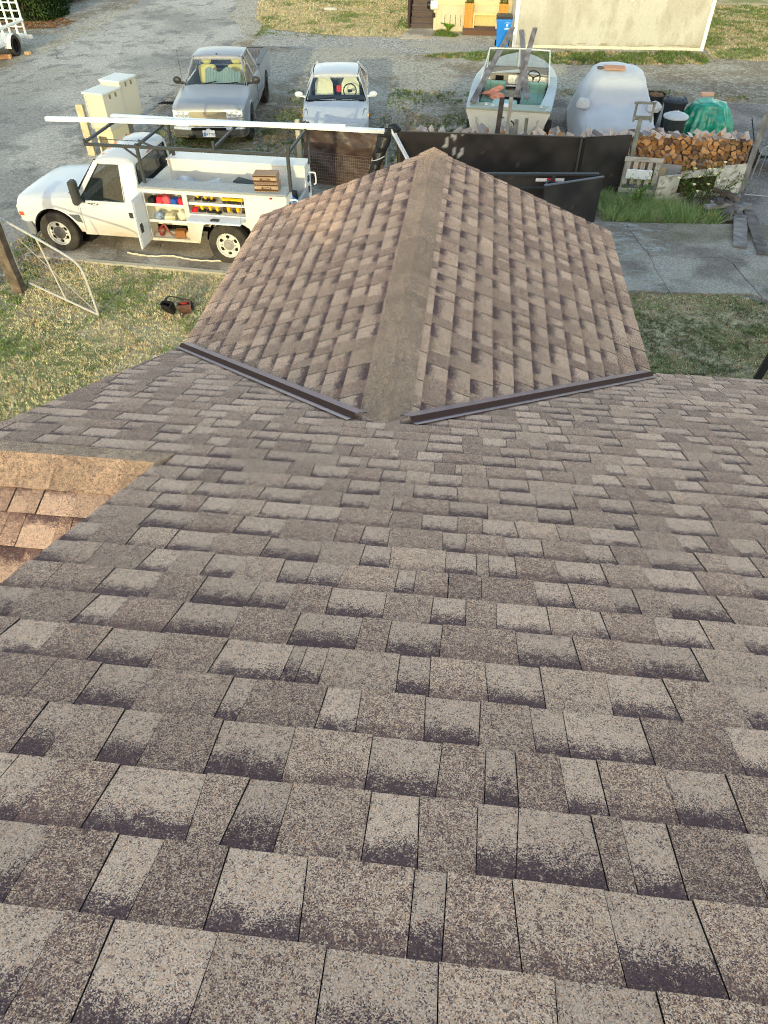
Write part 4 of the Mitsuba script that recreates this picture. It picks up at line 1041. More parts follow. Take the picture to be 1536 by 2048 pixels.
for s in (-1, 1):
    add(K + 'pillar', cat(plank((s * .84, 1.66, ZB - .02), (s * .655, 2.42, ZT), .07, .05, (s, 0, .4), .012), plank((s * .90, 2.75, ZB), (s * .66, 2.74, ZT), .09, .04, (s, 0, .3), .01), plank((s * .89, 3.70, ZB - .02), (s * .645, 3.52, ZT - .01), .16, .05, (s, 0, .3), .012), plank((s * .655, 2.42, ZT), (s * .65, 3.54, ZT), .06, .05, (0, 0, 1), .01)), GREY, 'vc_gloss')
    add(K + 'side_window', tm([[s * .875, 1.80, ZB], [s * .895, 2.72, ZB], [s * .668, 2.72, ZT - .03], [s * .672, 2.44, ZT - .02]], [[0, 1, 2, 3]]), mat='tinted_glass', smooth=False)
    add(K + 'side_window', tm([[s * .895, 2.79, ZB], [s * .885, 3.62, ZB], [s * .655, 3.46, ZT - .03], [s * .668, 2.78, ZT - .03]], [[0, 1, 2, 3]]), mat='tinted_glass', smooth=False)
    add(K + 'mirror', cat(moved(lump((0, 0, 0), .115, 2 + s, (1.0, .5, .8), 2, .12), (s * 1.08, 1.92, 1.27)), tube([[s * .88, 1.9, 1.20], [s * 1.06, 1.92, 1.22]], .035, 6)), (52, 52, 52), 'vc_satin')
    x0, x1 = s * .48, s * .90
    lamp = cat(*[box(min(x0, x1) + .01, max(x0, x1), .085, .24, z0, z1, .02) for z0, z1 in ((.80, .95), (.60, .71))])
    lamp = cat(moved(prism([(x0, .80), (x1, .83), (x1, .985), (x0, .935)] if s > 0 else [(x1, .83), (x0, .80), (x0, .935), (x1, .985)], .10, .22, 'y')), box(min(x0, x1) + .02, max(x0, x1) - .06, .09, .2, .60, .71, .015))
    add(K + 'headlight', lamp, (222, 226, 226), 'vc_gloss')
    add(K + 'headlight__reflector', cat(*[lathe([(.052, 0), (.045, -.008), (.02, -.012), (.001, -.012)], 12, 'y', (s * (.56 + .13 * i), .098, .885)) for i in range(3)]), (250, 250, 250), 'vc_metal')
    add(K + 'turn_signal', box(s * .86 - .05, s * .86 + .06, .10, .20, .605, .70, .015), (232, 150, 42), 'vc_gloss')
    add(K + 'wheel_arch_trim', tube([[s * .975, 1.13 + .53 * math.cos(a), .40 + .53 * math.sin(a)] for a in np.linspace(.05, math.pi - .05, 15)], .03, 6), (150, 154, 160), 'vc_gloss')
    add(K + 'door_handle', box(s * .972 - .008, s * .972 + .012, 2.5, 2.66, .98, 1.02, .006), (100, 104, 108), 'vc_satin')
    add(K + 'side_moulding', box(s * .978 - .006, s * .978 + .010, 1.75, 3.7, .70, .78, .004), (120, 124, 128), 'vc_satin')
    add(K + 'door_gap', tube([[s * .968, 2.78, .55], [s * .982, 2.78, .85], [s * .972, 2.78, 1.0], [s * .94, 2.78, 1.16]], .005, 4), (50, 52, 54), smooth=False)
grille = cat(box(-.47, .47, .095, .14, .60, .95), *[box(-.46, .46, .085, .10, z, z + .012) for z in np.arange(.62, .94, .032)])
add(K + 'grille', grille, speck((178, 168, 140), (140, 132, 112), 6, 2), 'vc_satin', smooth=False)
add(K + 'grille_bar', loft([np.array([[x, y0 - .02, .735 + dz] if k < 2 else [x, y0 + .03, .735 + dz] for k, dz in enumerate((-.032, .032, .032, -.032))]) for x, y0 in ((-.93, .16), (-.75, .10), (0, .075), (.75, .10), (.93, .16))]), (206, 212, 216), 'vc_metal', smooth=30)
bow = sg.Polygon([(-.085, .03), (-.03, .03), (-.03, .048), (.03, .048), (.03, .03), (.085, .03), (.105, -.03), (.03, -.03), (.03, -.048), (-.03, -.048), (-.03, -.03), (-.105, -.03)])
add(K + 'emblem', moved(prism(bow, .040, .058, 'y'), (0, 0, .735)), (232, 222, 190), 'vc_metal')
bump = []
for x, y0 in ((-.97, .30), (-.93, .06), (-.6, -.03), (0, -.06), (.6, -.03), (.93, .06), (.97, .30)):
    bump.append(np.array([[x, y0, .58], [x, y0 - .03, .55], [x, y0 - .03, .43], [x, y0 + .03, .36], [x, y0 + .2, .36], [x, y0 + .2, .58]]))
add(K + 'bumper', loft(bump), lambda v: np.where((v[:, 2] > 0.60)[:, None], np.array([226, 228, 230.]), np.where((v[:, 2] > .44)[:, None], np.array([78, 78, 74.]), np.array([128, 122, 108.]))), 'vc_satin', smooth=30)
add(K + 'bumper__opening', cat(box(-.45, .45, -.105, -.03, .555, .60), box(-.55, -.38, -.085, -.06, .38, .45), box(.38, .55, -.085, -.06, .38, .45)), (24, 24, 24), smooth=False)
add(K + 'tow_hook', cat(*[tube([[x + .05 * math.cos(a), -.09, .415 + .03 * math.sin(a)] for a in np.linspace(0, math.pi, 7)], .012, 5) for x in (-.465, .465)]), (60, 60, 60), 'vc_satin')
pl = add(K + 'licence_plate', cat(box(-.16, .16, -.118, -.108, .40, .565, .003), box(-.05, .05, -.122, -.10, .56, .60, .004)), (236, 238, 240), 'vc_satin', smooth=False)
add(pl + '__emblem', prism(sg.Polygon([(-.145, .42), (-.085, .415), (-.08, .50), (-.10, .525), (-.14, .51)]), -.1195, -.1185, 'y'), (96, 150, 205), smooth=False)
text_on('B7780U', .055, facing((-.072, -.1185, .445)), (70, 84, 110), pl + '__lettering', depth=.002)
add(K + 'windscreen', grid_patch((-.80, 1.68, ZB + .02), (.80, 1.68, ZB + .02), (.62, 2.40, ZT), (-.62, 2.40, ZT), 8, 5, .05, (0, -1, .4)), mat='glass', smooth=True)
add(K + 'windscreen_seal', tube([[-.83, 1.66, ZB + .01], [-.4, 1.60, ZB + .035], [.4, 1.60, ZB + .035], [.83, 1.66, ZB + .01], [.645, 2.42, ZT + .005], [-.645, 2.42, ZT + .005]], .022, 6, True), (26, 28, 30))
add(K + 'wiper', cat(tube([[-.55, 1.62, ZB + .03], [.02, 1.72, ZB + .10]], .012, 5), tube([[.05, 1.60, ZB + .05], [.62, 1.72, ZB + .08]], .012, 5)), (30, 30, 30))
add(K + 'dashboard', box(-.84, .84, 1.70, 2.1, .8, 1.16, .05), (70, 76, 78))
shade_ = []
for i in range(28):
    x = -.34 + i * .036
    shade_.append([x, 2.02 + .025 * (i % 2), 1.17])
    shade_.append([x, 2.26 + .025 * (i % 2), 1.45 + .06 * math.sin(i * .45)])
shade_ = np.array(shade_)
add(K + 'sunshade', tm(shade_, [[2 * i, 2 * i + 1, 2 * i + 3, 2 * i + 2] for i in range(27)]), (118, 142, 138), 'vc_satin', smooth=False, label='pleated silver sunshade half folded behind the windscreen')
for s in (-1, 1):
    add(K + 'seat', cat(box(s * .42 - .26, s * .42 + .26, 2.5, 3.0, .7, .98, .06), box(s * .42 - .25, s * .42 + .25, 2.92, 3.08, .9, 1.42, .05), box(s * .42 - .13, s * .42 + .13, 2.93, 3.05, 1.44, 1.62, .05)), (206, 208, 150))
add(K + 'steering_wheel', tube([[.40 + .18 * math.cos(a), 2.25 + .06 * math.sin(a), 1.18 + .17 * math.sin(a)] for a in np.arange(18) * np.pi / 9], .016, 6, True), (30, 30, 30))
add(K + 'rear_window', tm([[-.72, 3.70, ZB], [.72, 3.70, ZB], [.58, 3.56, ZT - .04], [-.58, 3.56, ZT - .04]], [[0, 1, 2, 3]]), mat='tinted_glass', smooth=False)
add(K + 'antenna', cat(tube([[-.80, 1.35, 1.19], [-.83, 1.40, 2.1]], .004, 4), box(-.03, .03, 2.42, 2.50, ZT + .04, ZT + .07, .01)), (40, 40, 40))
add(K + 'chassis', cat(box(-.4, .4, .5, 5.9, .40, .6), tube([[-.9, 1.13, .40], [.9, 1.13, .40]], .05, 6), tube([[-.9, 4.83, .40], [.9, 4.83, .40]], .06, 6), *[box(s * .56 - .01, s * .56 + .01, y - .5, y + .5, .4, .95) for s in (-1, 1) for y in (1.13, 4.83)]), (28, 28, 28), smooth=False)
for y, st in ((1.13, 0), (4.83, 0)):
    for s in (-1, 1):
        wheel(pk, (s * .845, y, .385), .385, .25, 1 if s > 0 else -1, rim=(178, 180, 184), axis='x', holes=6, rimr=.60)
XF[0] = None

# the silver sedan
sd = thing('sedan', 'silver hatchback sedan with pale seat covers parked beside the grey pickup', 'car')
K = sd + '__'
XF[0] = local((-3.78, 21.25, 0), 7.5) @ np.diag([1.10, 1.05, 1.09, 1])
SILV = speck((188, 192, 197), (184, 188, 193), 2, 6)
st = [sec(0.0, .42, .50, .62, .55, .60, .52, .01), sec(.08, .34, .52, .68, .70, .74, .62, .03), sec(.28, .28, .60, .76, .80, .835, .70, .05), sec(.6, .26, .70, .86, .83, .86, .74, .06), sec(1.0, .26, .78, .94, .84, .865, .78, .05)]
st += [sec(y, .26, .80, .95, .84, .868, .82, .0) for y in (1.05, 1.8, 2.8, 3.5)] + [sec(4.0, .28, .82, .98, .82, .85, .78, .0), sec(4.30, .34, .80, .95, .76, .79, .70, .0), sec(4.36, .40, .78, .90, .70, .74, .66, .0)]
bm = cut(loft(st), box(-.74, .74, 1.02, 3.55, .40, 1.2), *[prism(sg.Point(y, .31).buffer(.37, 18), a, b, 'x') for y in (.82, 3.52) for a, b in ((-1.1, -.5), (.5, 1.1))])
add(K + 'body', bm, SILV, 'vc_gloss', smooth=38)
ZB, ZT = .95, 1.38
add(K + 'roof', roof_skin([(1.74, .575, ZT - .02, .02), (1.82, .59, ZT + .005, .045), (2.2, .60, ZT + .035, .055), (2.8, .595, ZT + .02, .05), (3.3, .575, ZT - .06, .03), (3.42, .565, ZT - .10, .02)]), SILV, 'vc_gloss', smooth=40)
add(K + 'roof_gutter', cat(*[tube([[s * .60, 1.80, ZT + .015], [s * .612, 2.2, ZT + .045], [s * .605, 2.8, ZT + .03], [s * .585, 3.3, ZT - .05]], .010, 5) for s in (-1, 1)]), (34, 36, 38))
for s in (-1, 1):
    add(K + 'pillar', cat(plank((s * .80, 1.04, ZB - .02), (s * .60, 1.80, ZT), .06, .045, (s, 0, .4), .012), plank((s * .82, 2.52, ZB - .01), (s * .605, 2.50, ZT + .01), .08, .03, (s, 0, .3), .008), plank((s * .80, 4.02, ZB + .02), (s * .58, 3.30, ZT - .06), .16, .05, (s, 0, .3), .012), plank((s * .60, 1.80, ZT), (s * .605, 2.5, ZT + .02), .05, .04, (0, 0, 1), .01), plank((s * .605, 2.5, ZT + .02), (s * .58, 3.32, ZT - .06), .05, .04, (0, 0, 1), .01)), SILV, 'vc_gloss')
    add(K + 'side_window', tm([[s * .815, 1.22, ZB], [s * .825, 2.48, ZB], [s * .612, 2.48, ZT - .01], [s * .608, 1.84, ZT - .02]], [[0, 1, 2, 3]]), mat='tinted_glass', smooth=False)
    add(K + 'side_window', tm([[s * .825, 2.56, ZB], [s * .815, 3.82, ZB + .02], [s * .59, 3.24, ZT - .06], [s * .612, 2.54, ZT - .01]], [[0, 1, 2, 3]]), mat='tinted_glass', smooth=False)
    add(K + 'mirror', cat(moved(lump((0, 0, 0), .10, 5 + s, (1.1, .6, .75), 2, .1), (s * .98, 1.33, 1.03)), plank((s * .80, 1.30, .98), (s * .93, 1.32, 1.0), .06, .04)), (205, 209, 214), 'vc_gloss')
    add(K + 'headlight', loft([np.array([[s * x, y, z] for x, y, z in q]) for q in ([(.80, .30, .60), (.80, .32, .68), (.70, .26, .70), (.66, .20, .62)], [(.835, .55, .68), (.835, .60, .80), (.74, .56, .83), (.72, .45, .74)])]), (212, 218, 222), 'vc_gloss', smooth=30)
    add(K + 'turn_signal', box(s * .83 - .02, s * .83 + .03, .46, .56, .71, .77, .01), (222, 164, 110), 'vc_gloss')
    add(K + 'headlight_gap', tube([[s * .70, .20, .66], [s * .70, .36, .77], [s * .745, .60, .865], [s * .80, .66, .84]], .006, 4), (40, 42, 46), smooth=False)
    for y0, y1 in ((1.55, 1.7), (2.75, 2.9)):
        add(K + 'door_handle', box(s * .862 - .006, s * .862 + .014, y0 + .7, y1 + .7, .76, .79, .005), (190, 194, 198), 'vc_gloss')
    add(K + 'door_gap', tube([[s * .862, 2.52, .32], [s * .872, 2.52, .62], [s * .866, 2.52, .80], [s * .835, 2.52, .94]], .004, 4), (60, 62, 66), smooth=False)
add(K + 'windscreen', grid_patch((-.76, 1.02, ZB + .01), (.76, 1.02, ZB + .01), (.575, 1.78, ZT), (-.575, 1.78, ZT), 8, 5, .06, (0, -1, .5)), mat='glass', smooth=True)
add(K + 'windscreen_seal', tube([[-.78, 1.03, ZB + .01], [-.4, .94, ZB + .02], [.4, .94, ZB + .02], [.78, 1.03, ZB + .01], [.595, 1.80, ZT + .002], [-.595, 1.80, ZT + .002]], .020, 6, True), (24, 27, 30))
add(K + 'cowl', grid_patch((-.74, .93, ZB + .005), (.74, .93, ZB + .005), (.74, 1.04, ZB + .02), (-.74, 1.04, ZB + .02), 4, 1, .005), (28, 31, 34))
add(K + 'wiper', cat(tube([[-.6, .96, ZB + .03], [-.05, 1.02, ZB + .08]], .011, 5), tube([[.0, .95, ZB + .04], [.6, 1.02, ZB + .08]], .011, 5)), (30, 32, 34))
add(K + 'dashboard', loft([np.array([[-.74, y, .6], [.74, y, .6], [.74, y, z], [.2, y, z + .01], [-.2, y, z + .01], [-.74, y, z]]) for y, z in ((1.06, .93), (1.5, .965), (1.6, .93), (1.62, .7))]), (54, 60, 62))
add(K + 'steering_wheel', cat(tube([[.36 + .17 * math.cos(a), 1.72 + .07 * math.sin(a), 1.02 + .15 * math.sin(a)] for a in np.arange(18) * np.pi / 9], .015, 6, True), box(.30, .42, 1.70, 1.76, .98, 1.05, .02)), (34, 36, 40))
for s in (-1, 1):
    seat = add(K + 'seat', cat(box(s * .36 - .24, s * .36 + .24, 1.85, 2.35, .5, .70, .07), loft([np.array([[s * .36 - w, y - .05, z], [s * .36 + w, y - .05, z], [s * .36 + w * .9, y + .09, z], [s * .36 - w * .9, y + .09, z]]) for w, y, z in ((.22, 2.28, .6), (.25, 2.34, .8), (.24, 2.42, 1.05), (.16, 2.46, 1.18))])), (222, 230, 205), label='car seat under a pale cloth cover')
    add(seat + '__headrest', box(s * .36 - .13, s * .36 + .13, 2.46, 2.56, 1.18, 1.34, .04), (70, 74, 76))
add(K + 'seat', cat(box(-.7, .7, 2.9, 3.4, .5, .72, .06), box(-.68, .68, 3.32, 3.46, .7, 1.12, .05)), (86, 88, 90))
add(K + 'rear_view_mirror', box(-.11, .09, 1.76, 1.79, 1.26, 1.33, .015), (44, 46, 48), 'vc_satin')
add(K + 'tissue_box', moved(box(-.06, .06, -.05, .05, 0, .16, .02), (.04, 2.3, .86)), (214, 70, 78), label='small red box between the seats')
add(K + 'sun_visor', box(-.56, -.18, 1.86, 1.90, 1.30, 1.36, .01), (206, 208, 196))
add(K + 'rear_window', tm([[-.70, 4.0, ZB + .04], [.70, 4.0, ZB + .04], [.54, 3.42, ZT - .11], [-.54, 3.42, ZT - .11]], [[0, 1, 2, 3]]), mat='tinted_glass', smooth=False)
add(K + 'bumper_grille', box(-.40, .40, -.004, .06, .36, .46, .02), (34, 36, 38))
add(K + 'chassis', cat(box(-.5, .5, .3, 4.1, .22, .4), *[box(s * .52 - .01, s * .52 + .01, y - .37, y + .37, .3, .68) for s in (-1, 1) for y in (.82, 3.52)]), (28, 28, 28), smooth=False)
for y in (.82, 3.52):
    for s in (-1, 1):
        wheel(sd, (s * .76, y, .30), .30, .18, 1 if s > 0 else -1, rim=(190, 192, 196), axis='x', spokes=6, rimr=.66)
XF[0] = None

# the old motor boat on its trailer: stern towards us; y from the transom to the bow
bt = thing('motor_boat', 'old white and pale green motor boat with a windscreen, stern towards the woodpile', 'boat')
K = bt + '__'
XF[0] = local((0.94, 20.95, 0), -5.0)
HW = [(0, 1.10, .93), (.5, 1.13, .95), (1.5, 1.17, .95), (2.5, 1.20, .92), (3.4, 1.19, .84), (4.2, 1.08, .66), (4.9, .80, .40), (5.4, .42, .16), (5.62, .06, .03)]
SHEER = lambda y: 1.30 + .05 * (y / 5.6) + .16 * max(0, (y - 3.0) / 2.6) ** 2
def hull_ring(y, w, cw):
    zs, k = SHEER(y), .50 + .5 * max(0, (y - 3.2) / 2.4) ** 2
    ch = k + .16 + .18 * max(0, (y - 3) / 2.6)
    r = [(-w, zs), (-w * 1.012, zs - .07), (-(w + cw) / 2, (zs + ch) / 2), (-cw, ch), (-cw * .5, (k + ch) / 2 - .02), (0, k)]
    r = r + [(-x, z) for x, z in r[-2::-1]]
    return np.array([[x, y, z] for x, z in r])
hull = loft([hull_ring(*h) for h in HW])
well = loft([np.array([[-w, y, 1.8], [-w, y, .78], [w, y, .78], [w, y, 1.8]]) for y, w in ((.42, .82), (1.2, .90), (2.4, .96), (3.35, .95))])
fore = loft([np.array([[-w, y, 1.36], [-w * .5, y, .95], [w * .5, y, .95], [w, y, 1.36]]) for y, w in ((3.3, .9), (4.0, .8), (4.7, .45))])
hull = cut(hull, well, fore)
add(K + 'hull', hull, lambda v: speck((226, 226, 214), (204, 204, 192), 4, 2)(v), 'vc_satin', smooth=30)
deck = []
pts = np.array([[y, w] for y, w, _ in HW])
inner_ = np.array([[0, .80], [.5, .82], [1.5, .92], [2.5, .97], [3.3, .97]])
for s in (-1, 1):
    V, F = [], []
    for y in np.linspace(0, 3.4, 9):
        wo, wi = np.interp(y, pts[:, 0], pts[:, 1]), np.interp(y, inner_[:, 0], inner_[:, 1])
        z = SHEER(y)
        V += [[s * (wo + .012), y, z - .05], [s * (wo + .012), y, z + .006], [s * (wo - .04), y, z + .022], [s * wi, y, z + .012], [s * wi, y, z - .12]]
    for i in range(8):
        F += [[5 * i + j, 5 * i + j + 1, 5 * i + j + 6, 5 * i + j + 5] for j in range(4)]
    add(K + 'side_deck', tm(V, F), speck((188, 202, 206), (168, 182, 186), 3, 7), 'vc_satin', smooth=40)
    add(K + 'rub_rail', tube([[s * (np.interp(y, pts[:, 0], pts[:, 1]) + .012), y, SHEER(y) - .05] for y in np.linspace(0, 5.6, 22)], .016, 5), (120, 126, 124), 'vc_satin')
aft = cat(grid_patch((-1.09, -.02, 1.318), (1.09, -.02, 1.318), (1.10, .46, 1.325), (-1.10, .46, 1.325), 6, 2, .02), box(-1.1, 1.1, -.03, .0, 1.27, 1.318, .006), box(-.84, .84, .43, .46, 1.1, 1.325))
add(K + 'aft_deck', aft, speck((176, 186, 170), (132, 140, 126), 4, 12), 'vc_satin', smooth=40)
fv, ff = [], []
for y in np.linspace(3.35, 5.6, 8):
    w = np.interp(y, pts[:, 0], pts[:, 1])
    fv += [[-w, y, SHEER(y) + .01], [-w * .5, y, SHEER(y) + .07 * min(1, w)], [0, y, SHEER(y) + .10 * min(1, w)], [w * .5, y, SHEER(y) + .07 * min(1, w)], [w, y, SHEER(y) + .01]]
for i in range(7):
    ff += [[5 * i + j, 5 * i + j + 1, 5 * i + j + 6, 5 * i + j + 5] for j in range(4)]
add(K + 'fore_deck', tm(fv, ff), (206, 210, 204), 'vc_satin', smooth=40)
add(K + 'cockpit_floor', box(-.95, .95, .42, 4.4, .77, .785), (44, 46, 46))
add(K + 'cockpit_lining', cat(*[tm([[s * .83, .46, .79], [s * .95, 3.3, .79], [s * .96, 3.3, 1.30], [s * .84, .46, 1.30]], [[0, 1, 2, 3]]) for s in (-1, 1)]), speck((92, 94, 90), (60, 62, 60), 5, 4), smooth=False)
dash = cat(plank((-.97, 3.42, 1.22), (.97, 3.42, 1.22), .03, .34, (0, .25, 1)), grid_patch((-.97, 3.46, 1.40), (.97, 3.46, 1.40), (.93, 4.0, 1.46), (-.93, 4.0, 1.46), 4, 2, .02))
add(K + 'dashboard', dash, speck((150, 146, 138), (128, 122, 116), 4, 5))
DY, DZ = 3.385, 1.25
add(K + 'dashboard__locker_opening', box(-.62, -.38, DY - .02, DY + .02, DZ - .07, DZ + .08), (14, 14, 16), smooth=False)
add(K + 'dashboard__gauge_panel', cat(prism(sg.box(-.22, -.10, .16, .09).buffer(.02), DY - .02, DY + .015, 'y').apply_translation([0, 0, DZ]), prism(sg.box(.30, -.08, .82, .07).buffer(.02), DY - .02, DY + .015, 'y').apply_translation([0, 0, DZ])), (224, 222, 214), 'vc_satin')
add(K + 'dashboard__gauge', cat(*[lathe([(r_, 0), (r_ * .95, -.012), (r_ * .8, -.012), (.001, -.008)], 14, 'y', (x, DY - .02, DZ)) for x, r_ in ((-.13, .05), (.02, .06), (.10, .035), (.38, .045), (.48, .06), (.60, .04), (.74, .055))]), speck((240, 240, 232), (170, 170, 160), 30, 1), 'vc_satin')
add(K + 'dashboard__rail', tube([[-.92, DY - .03, DZ - .17], [.92, DY - .03, DZ - .17]], .02, 6), (236, 236, 232), 'vc_satin')
add(K + 'steering_wheel', cat(tube([[.50 + .20 * math.cos(a), 3.18 - .06 * math.sin(a), 1.36 + .19 * math.sin(a)] for a in np.arange(22) * np.pi / 11], .014, 6, True), *[tube([[.50, 3.20, 1.35], [.50 + .19 * math.cos(a), 3.18 - .06 * math.sin(a), 1.36 + .18 * math.sin(a)]], .010, 5) for a in (.5, 2.6, 4.7)], tube([[.50, 3.20, 1.35], [.50, 3.36, 1.28]], .03, 6)), (22, 22, 22), 'vc_satin')
for s, n_ in ((-1, 2), (1, 2)):
    seat = speck((150, 186, 172), (106, 148, 136), 22, 8, 2, 3.0)
    x0, x1 = (s * .92, s * .24) if s > 0 else (-.90, -.26)
    sk_ = add(K + 'seat', cat(box(min(x0, x1), max(x0, x1), 1.55, 2.75, .95, 1.10, .03), box(min(x0, x1), max(x0, x1), 2.62, 2.80, 1.05, 1.34, .03), box(min(x0, x1), max(x0, x1), .70, 1.50, .92, 1.06, .03)), seat, 'vc_satin', label='turquoise patterned boat seat')
    add(sk_ + '__seam', cat(*[box(x - .004, x + .004, 1.56, 2.72, 1.098, 1.104) for x in np.linspace(min(x0, x1) + .2, max(x0, x1) - .2, 2)], *[box(x - .004, x + .004, 2.612, 2.63, 1.1, 1.34) for x in np.linspace(min(x0, x1) + .2, max(x0, x1) - .2, 2)]), (52, 84, 76), smooth=False)
add(K + 'engine_cover', loft([np.array([[-.50, .50, z], [.20, .50, z], [.20 - d, 1.15 - d, z], [-.50 + d, 1.15 - d, z]]) for z, d in ((.8, 0), (1.22, .02), (1.27, .06))]), (150, 188, 186), 'vc_satin')
WB = [(-.98, 2.35), (-.97, 3.55), (-.93, 3.80), (0, 4.02), (.93, 3.80), (.97, 3.55), (.98, 2.35)]
WTp = [(-.90, 3.30), (-.885, 3.45), (-.88, 3.55), (0, 3.66), (.88, 3.55), (.885, 3.45), (.90, 3.30)]
zb_, zt_ = 1.37, 1.98
def wpt(i, t):
    return [WB[i][0] + (WTp[i][0] - WB[i][0]) * t, WB[i][1] + (WTp[i][1] - WB[i][1]) * t, zb_ + (zt_ - zb_) * t + (0.06 * (1 - t) if 2 <= i <= 4 else 0)]
for i, j in ((2, 3), (3, 4)):
    add(K + 'windscreen', tm([wpt(i, .03), wpt(j, .03), wpt(j, .97), wpt(i, .97)], [[0, 1, 2, 3]]), mat='pale_glass', smooth=False)
for s in (0, 6):
    k1 = 2 if s == 0 else 4
    add(K + 'side_screen', tm([wpt(s, .02), wpt(k1, .02), wpt(k1, .97), [WTp[s][0], WTp[s][1], zt_ - .02]], [[0, 1, 2, 3]]), mat='pale_glass', smooth=False)
add(K + 'windscreen_frame', cat(tube([wpt(i, 1.0) for i in (2, 3, 4)], .020, 6), tube([wpt(2, 1.0), wpt(2, 0)], .016, 6), tube([wpt(4, 1.0), wpt(4, 0)], .016, 6), tube([wpt(3, 1.0), wpt(3, 0)], .03, 6), tube([wpt(2, 1.0), wpt(0, 0.02)], .018, 6), tube([wpt(4, 1.0), wpt(6, 0.02)], .018, 6), tube([wpt(i, 0) for i in (0, 1, 2, 3, 4, 5, 6)], .016, 6)), (206, 212, 210), 'vc_satin')
for x in (-.60, .85):
    add(K + 'deck_cleat', cat(lathe([(.04, 0), (.035, .03), (.015, .04), (.001, .04)], 10, 'z', (x, .22, 1.335)), tube([[x - .07, .2, 1.385], [x + .07, .22, 1.385]], .012, 5)), (216, 218, 220), 'vc_metal')
add(K + 'fuel_cap', cat(lathe([(.035, 0), (.03, .02), (.001, .022)], 10, 'z', (-.42, .16, 1.335)), lathe([(.02, 0), (.001, .02)], 8, 'z', (-.40, .30, 1.335)), box(-.15, .02, .05, .2, 1.33, 1.40, .02)), (224, 226, 226), 'vc_satin')
for s in (-1, 1):
    add(K + 'tie_down', cat(tube(smoothpath([[s * .83, -.03, 1.10], [s * .80, -.06, 1.04], [s * .82, -.08, .98], [s * .78, -.07, .95]]), .014, 5), plank((s * .78, -.07, .96), (s * .62, -.14, .62), .05, .008, (0, -1, 0))), (176, 172, 156), label='tie-down strap hooked to the transom')
add(K + 'outdrive', cat(box(-.10, .10, -.22, .0, .55, .95, .05), box(-.06, .06, -.26, -.08, .25, .6, .03), lump((0, -.14, .95), .12, 6, (1, .9, 1), 2, .15)), (176, 180, 178), 'vc_satin')
add(K + 'outdrive__hose', cat(tube(smoothpath([[-.10, -.05, 1.12], [-.16, -.22, 1.14], [-.22, -.28, 1.0], [-.20, -.25, .8]]), .02, 6), tube(smoothpath([[.12, -.05, 1.05], [.2, -.2, 1.02], [.24, -.24, .85]]), .02, 6)), (40, 40, 42), 'vc_satin')
trl = cat(*[sqtube([(s * .55, -.2, .42), (s * .50, 4.2, .45), (0, 6.4, .48)], .08) for s in (-1, 1)], sqtube([(-1.1, 1.8, .36), (1.1, 1.8, .36)], .08), *[plank((s * .5, .1, .56), (s * .45, 3.5, .60), .12, .06) for s in (-1, 1)])
tr = thing('boat_trailer', 'metal trailer under the old motor boat', 'trailer')
add(tr + '__frame', trl, (110, 112, 112), 'vc_satin', smooth=False)
for s in (-1, 1):
    wheel(tr, (s * 1.12, 1.8, .32), .32, .18, 1 if s > 0 else -1, axis='x', rimr=.5)
XF[0] = None
# boards lying across the boat
GREYWOOD = speck((128, 122, 126), (88, 82, 88), 9, 3, 4, 2.6)
def wood(c1, c2, seed, sx=3.0):
    c1, c2 = np.asarray(c1, float), np.asarray(c2, float)
    def fn(v):
        q = v * np.array([sx, sx, sx])
        t = np.clip((meshkit.fbm(q * 3, 4, seed) - .5) * 2.6 + .5, 0, 1)[:, None]
        return c1 * (1 - t) + c2 * t
    return fn
def longboard(p, q, w, t, up=(0, 0, 1), n=22, warp=.008, seed=1, cross=3):
    """A weathered board, divided along its length so that its colour can vary and it is not dead straight."""
    Rm, L = frame(p, q, up)
    rings = []
    for i in range(n + 1):
        z = L * i / n
        d = (meshkit.noise(np.array([[i * .23, seed, 0], [i * .23, seed, 9]])) - .5) * 2 * warp
        ch = min(.006, t * .2)
        xs = np.linspace(-w / 2 + ch, w / 2 - ch, cross)
        r = [(-w / 2, t / 2 - ch)] + [(x, t / 2) for x in xs] + [(w / 2, t / 2 - ch), (w / 2, -t / 2 + ch)] + [(x, -t / 2) for x in xs[::-1]] + [(-w / 2, -t / 2 + ch)]
        rings.append(np.array([[x + d[0], y + d[1], z] for x, y in r]))
    m = loft(rings)
    M = np.eye(4)
    M[:3, :3], M[:3, 3] = Rm, p
    m.apply_transform(M)
    return m
OLD = wood((150, 146, 146), (92, 86, 84), 3)
single('plank', longboard((0.0, 21.30, 1.37), (1.03, 26.3, 2.20), .16, .045, seed=1), 'weathered grey plank lying slantwise across the boat, leftmost of the three', 'plank', OLD, smooth=25)
single('plank', longboard((1.44, 21.75, 1.38), (1.31, 25.9, 2.20), .15, .045, seed=2), 'weathered grey plank running straight over the boat dashboard, underneath the crossing one', 'plank', wood((142, 140, 142), (98, 94, 94), 5), smooth=25)
single('plank', longboard((1.17, 21.85, 1.42), (1.70, 25.95, 2.26), .15, .045, seed=3), 'mottled grey plank crossing over another plank beside the boat steering wheel', 'plank', wood((158, 153, 152), (98, 84, 78), 7), smooth=25)
single('life_jacket', cat(moved(lump((0, 0, 0), .17, 31, (1.7, .7, .5), 3, .5), (.58, 23.15, 1.20), rz=25, ry=-18), moved(lump((0, 0, 0), .17, 33, (1.1, .9, .55), 3, .5), (.66, 22.80, 1.16), rz=-10), moved(lump((0, 0, 0), .10, 35, (1.6, .8, .5), 2, .4), (.38, 23.0, 1.19), rz=10)), 'faded orange life jacket crumpled on the left boat seat', 'life jacket', speck((240, 176, 150), (222, 140, 112), 9, 4))

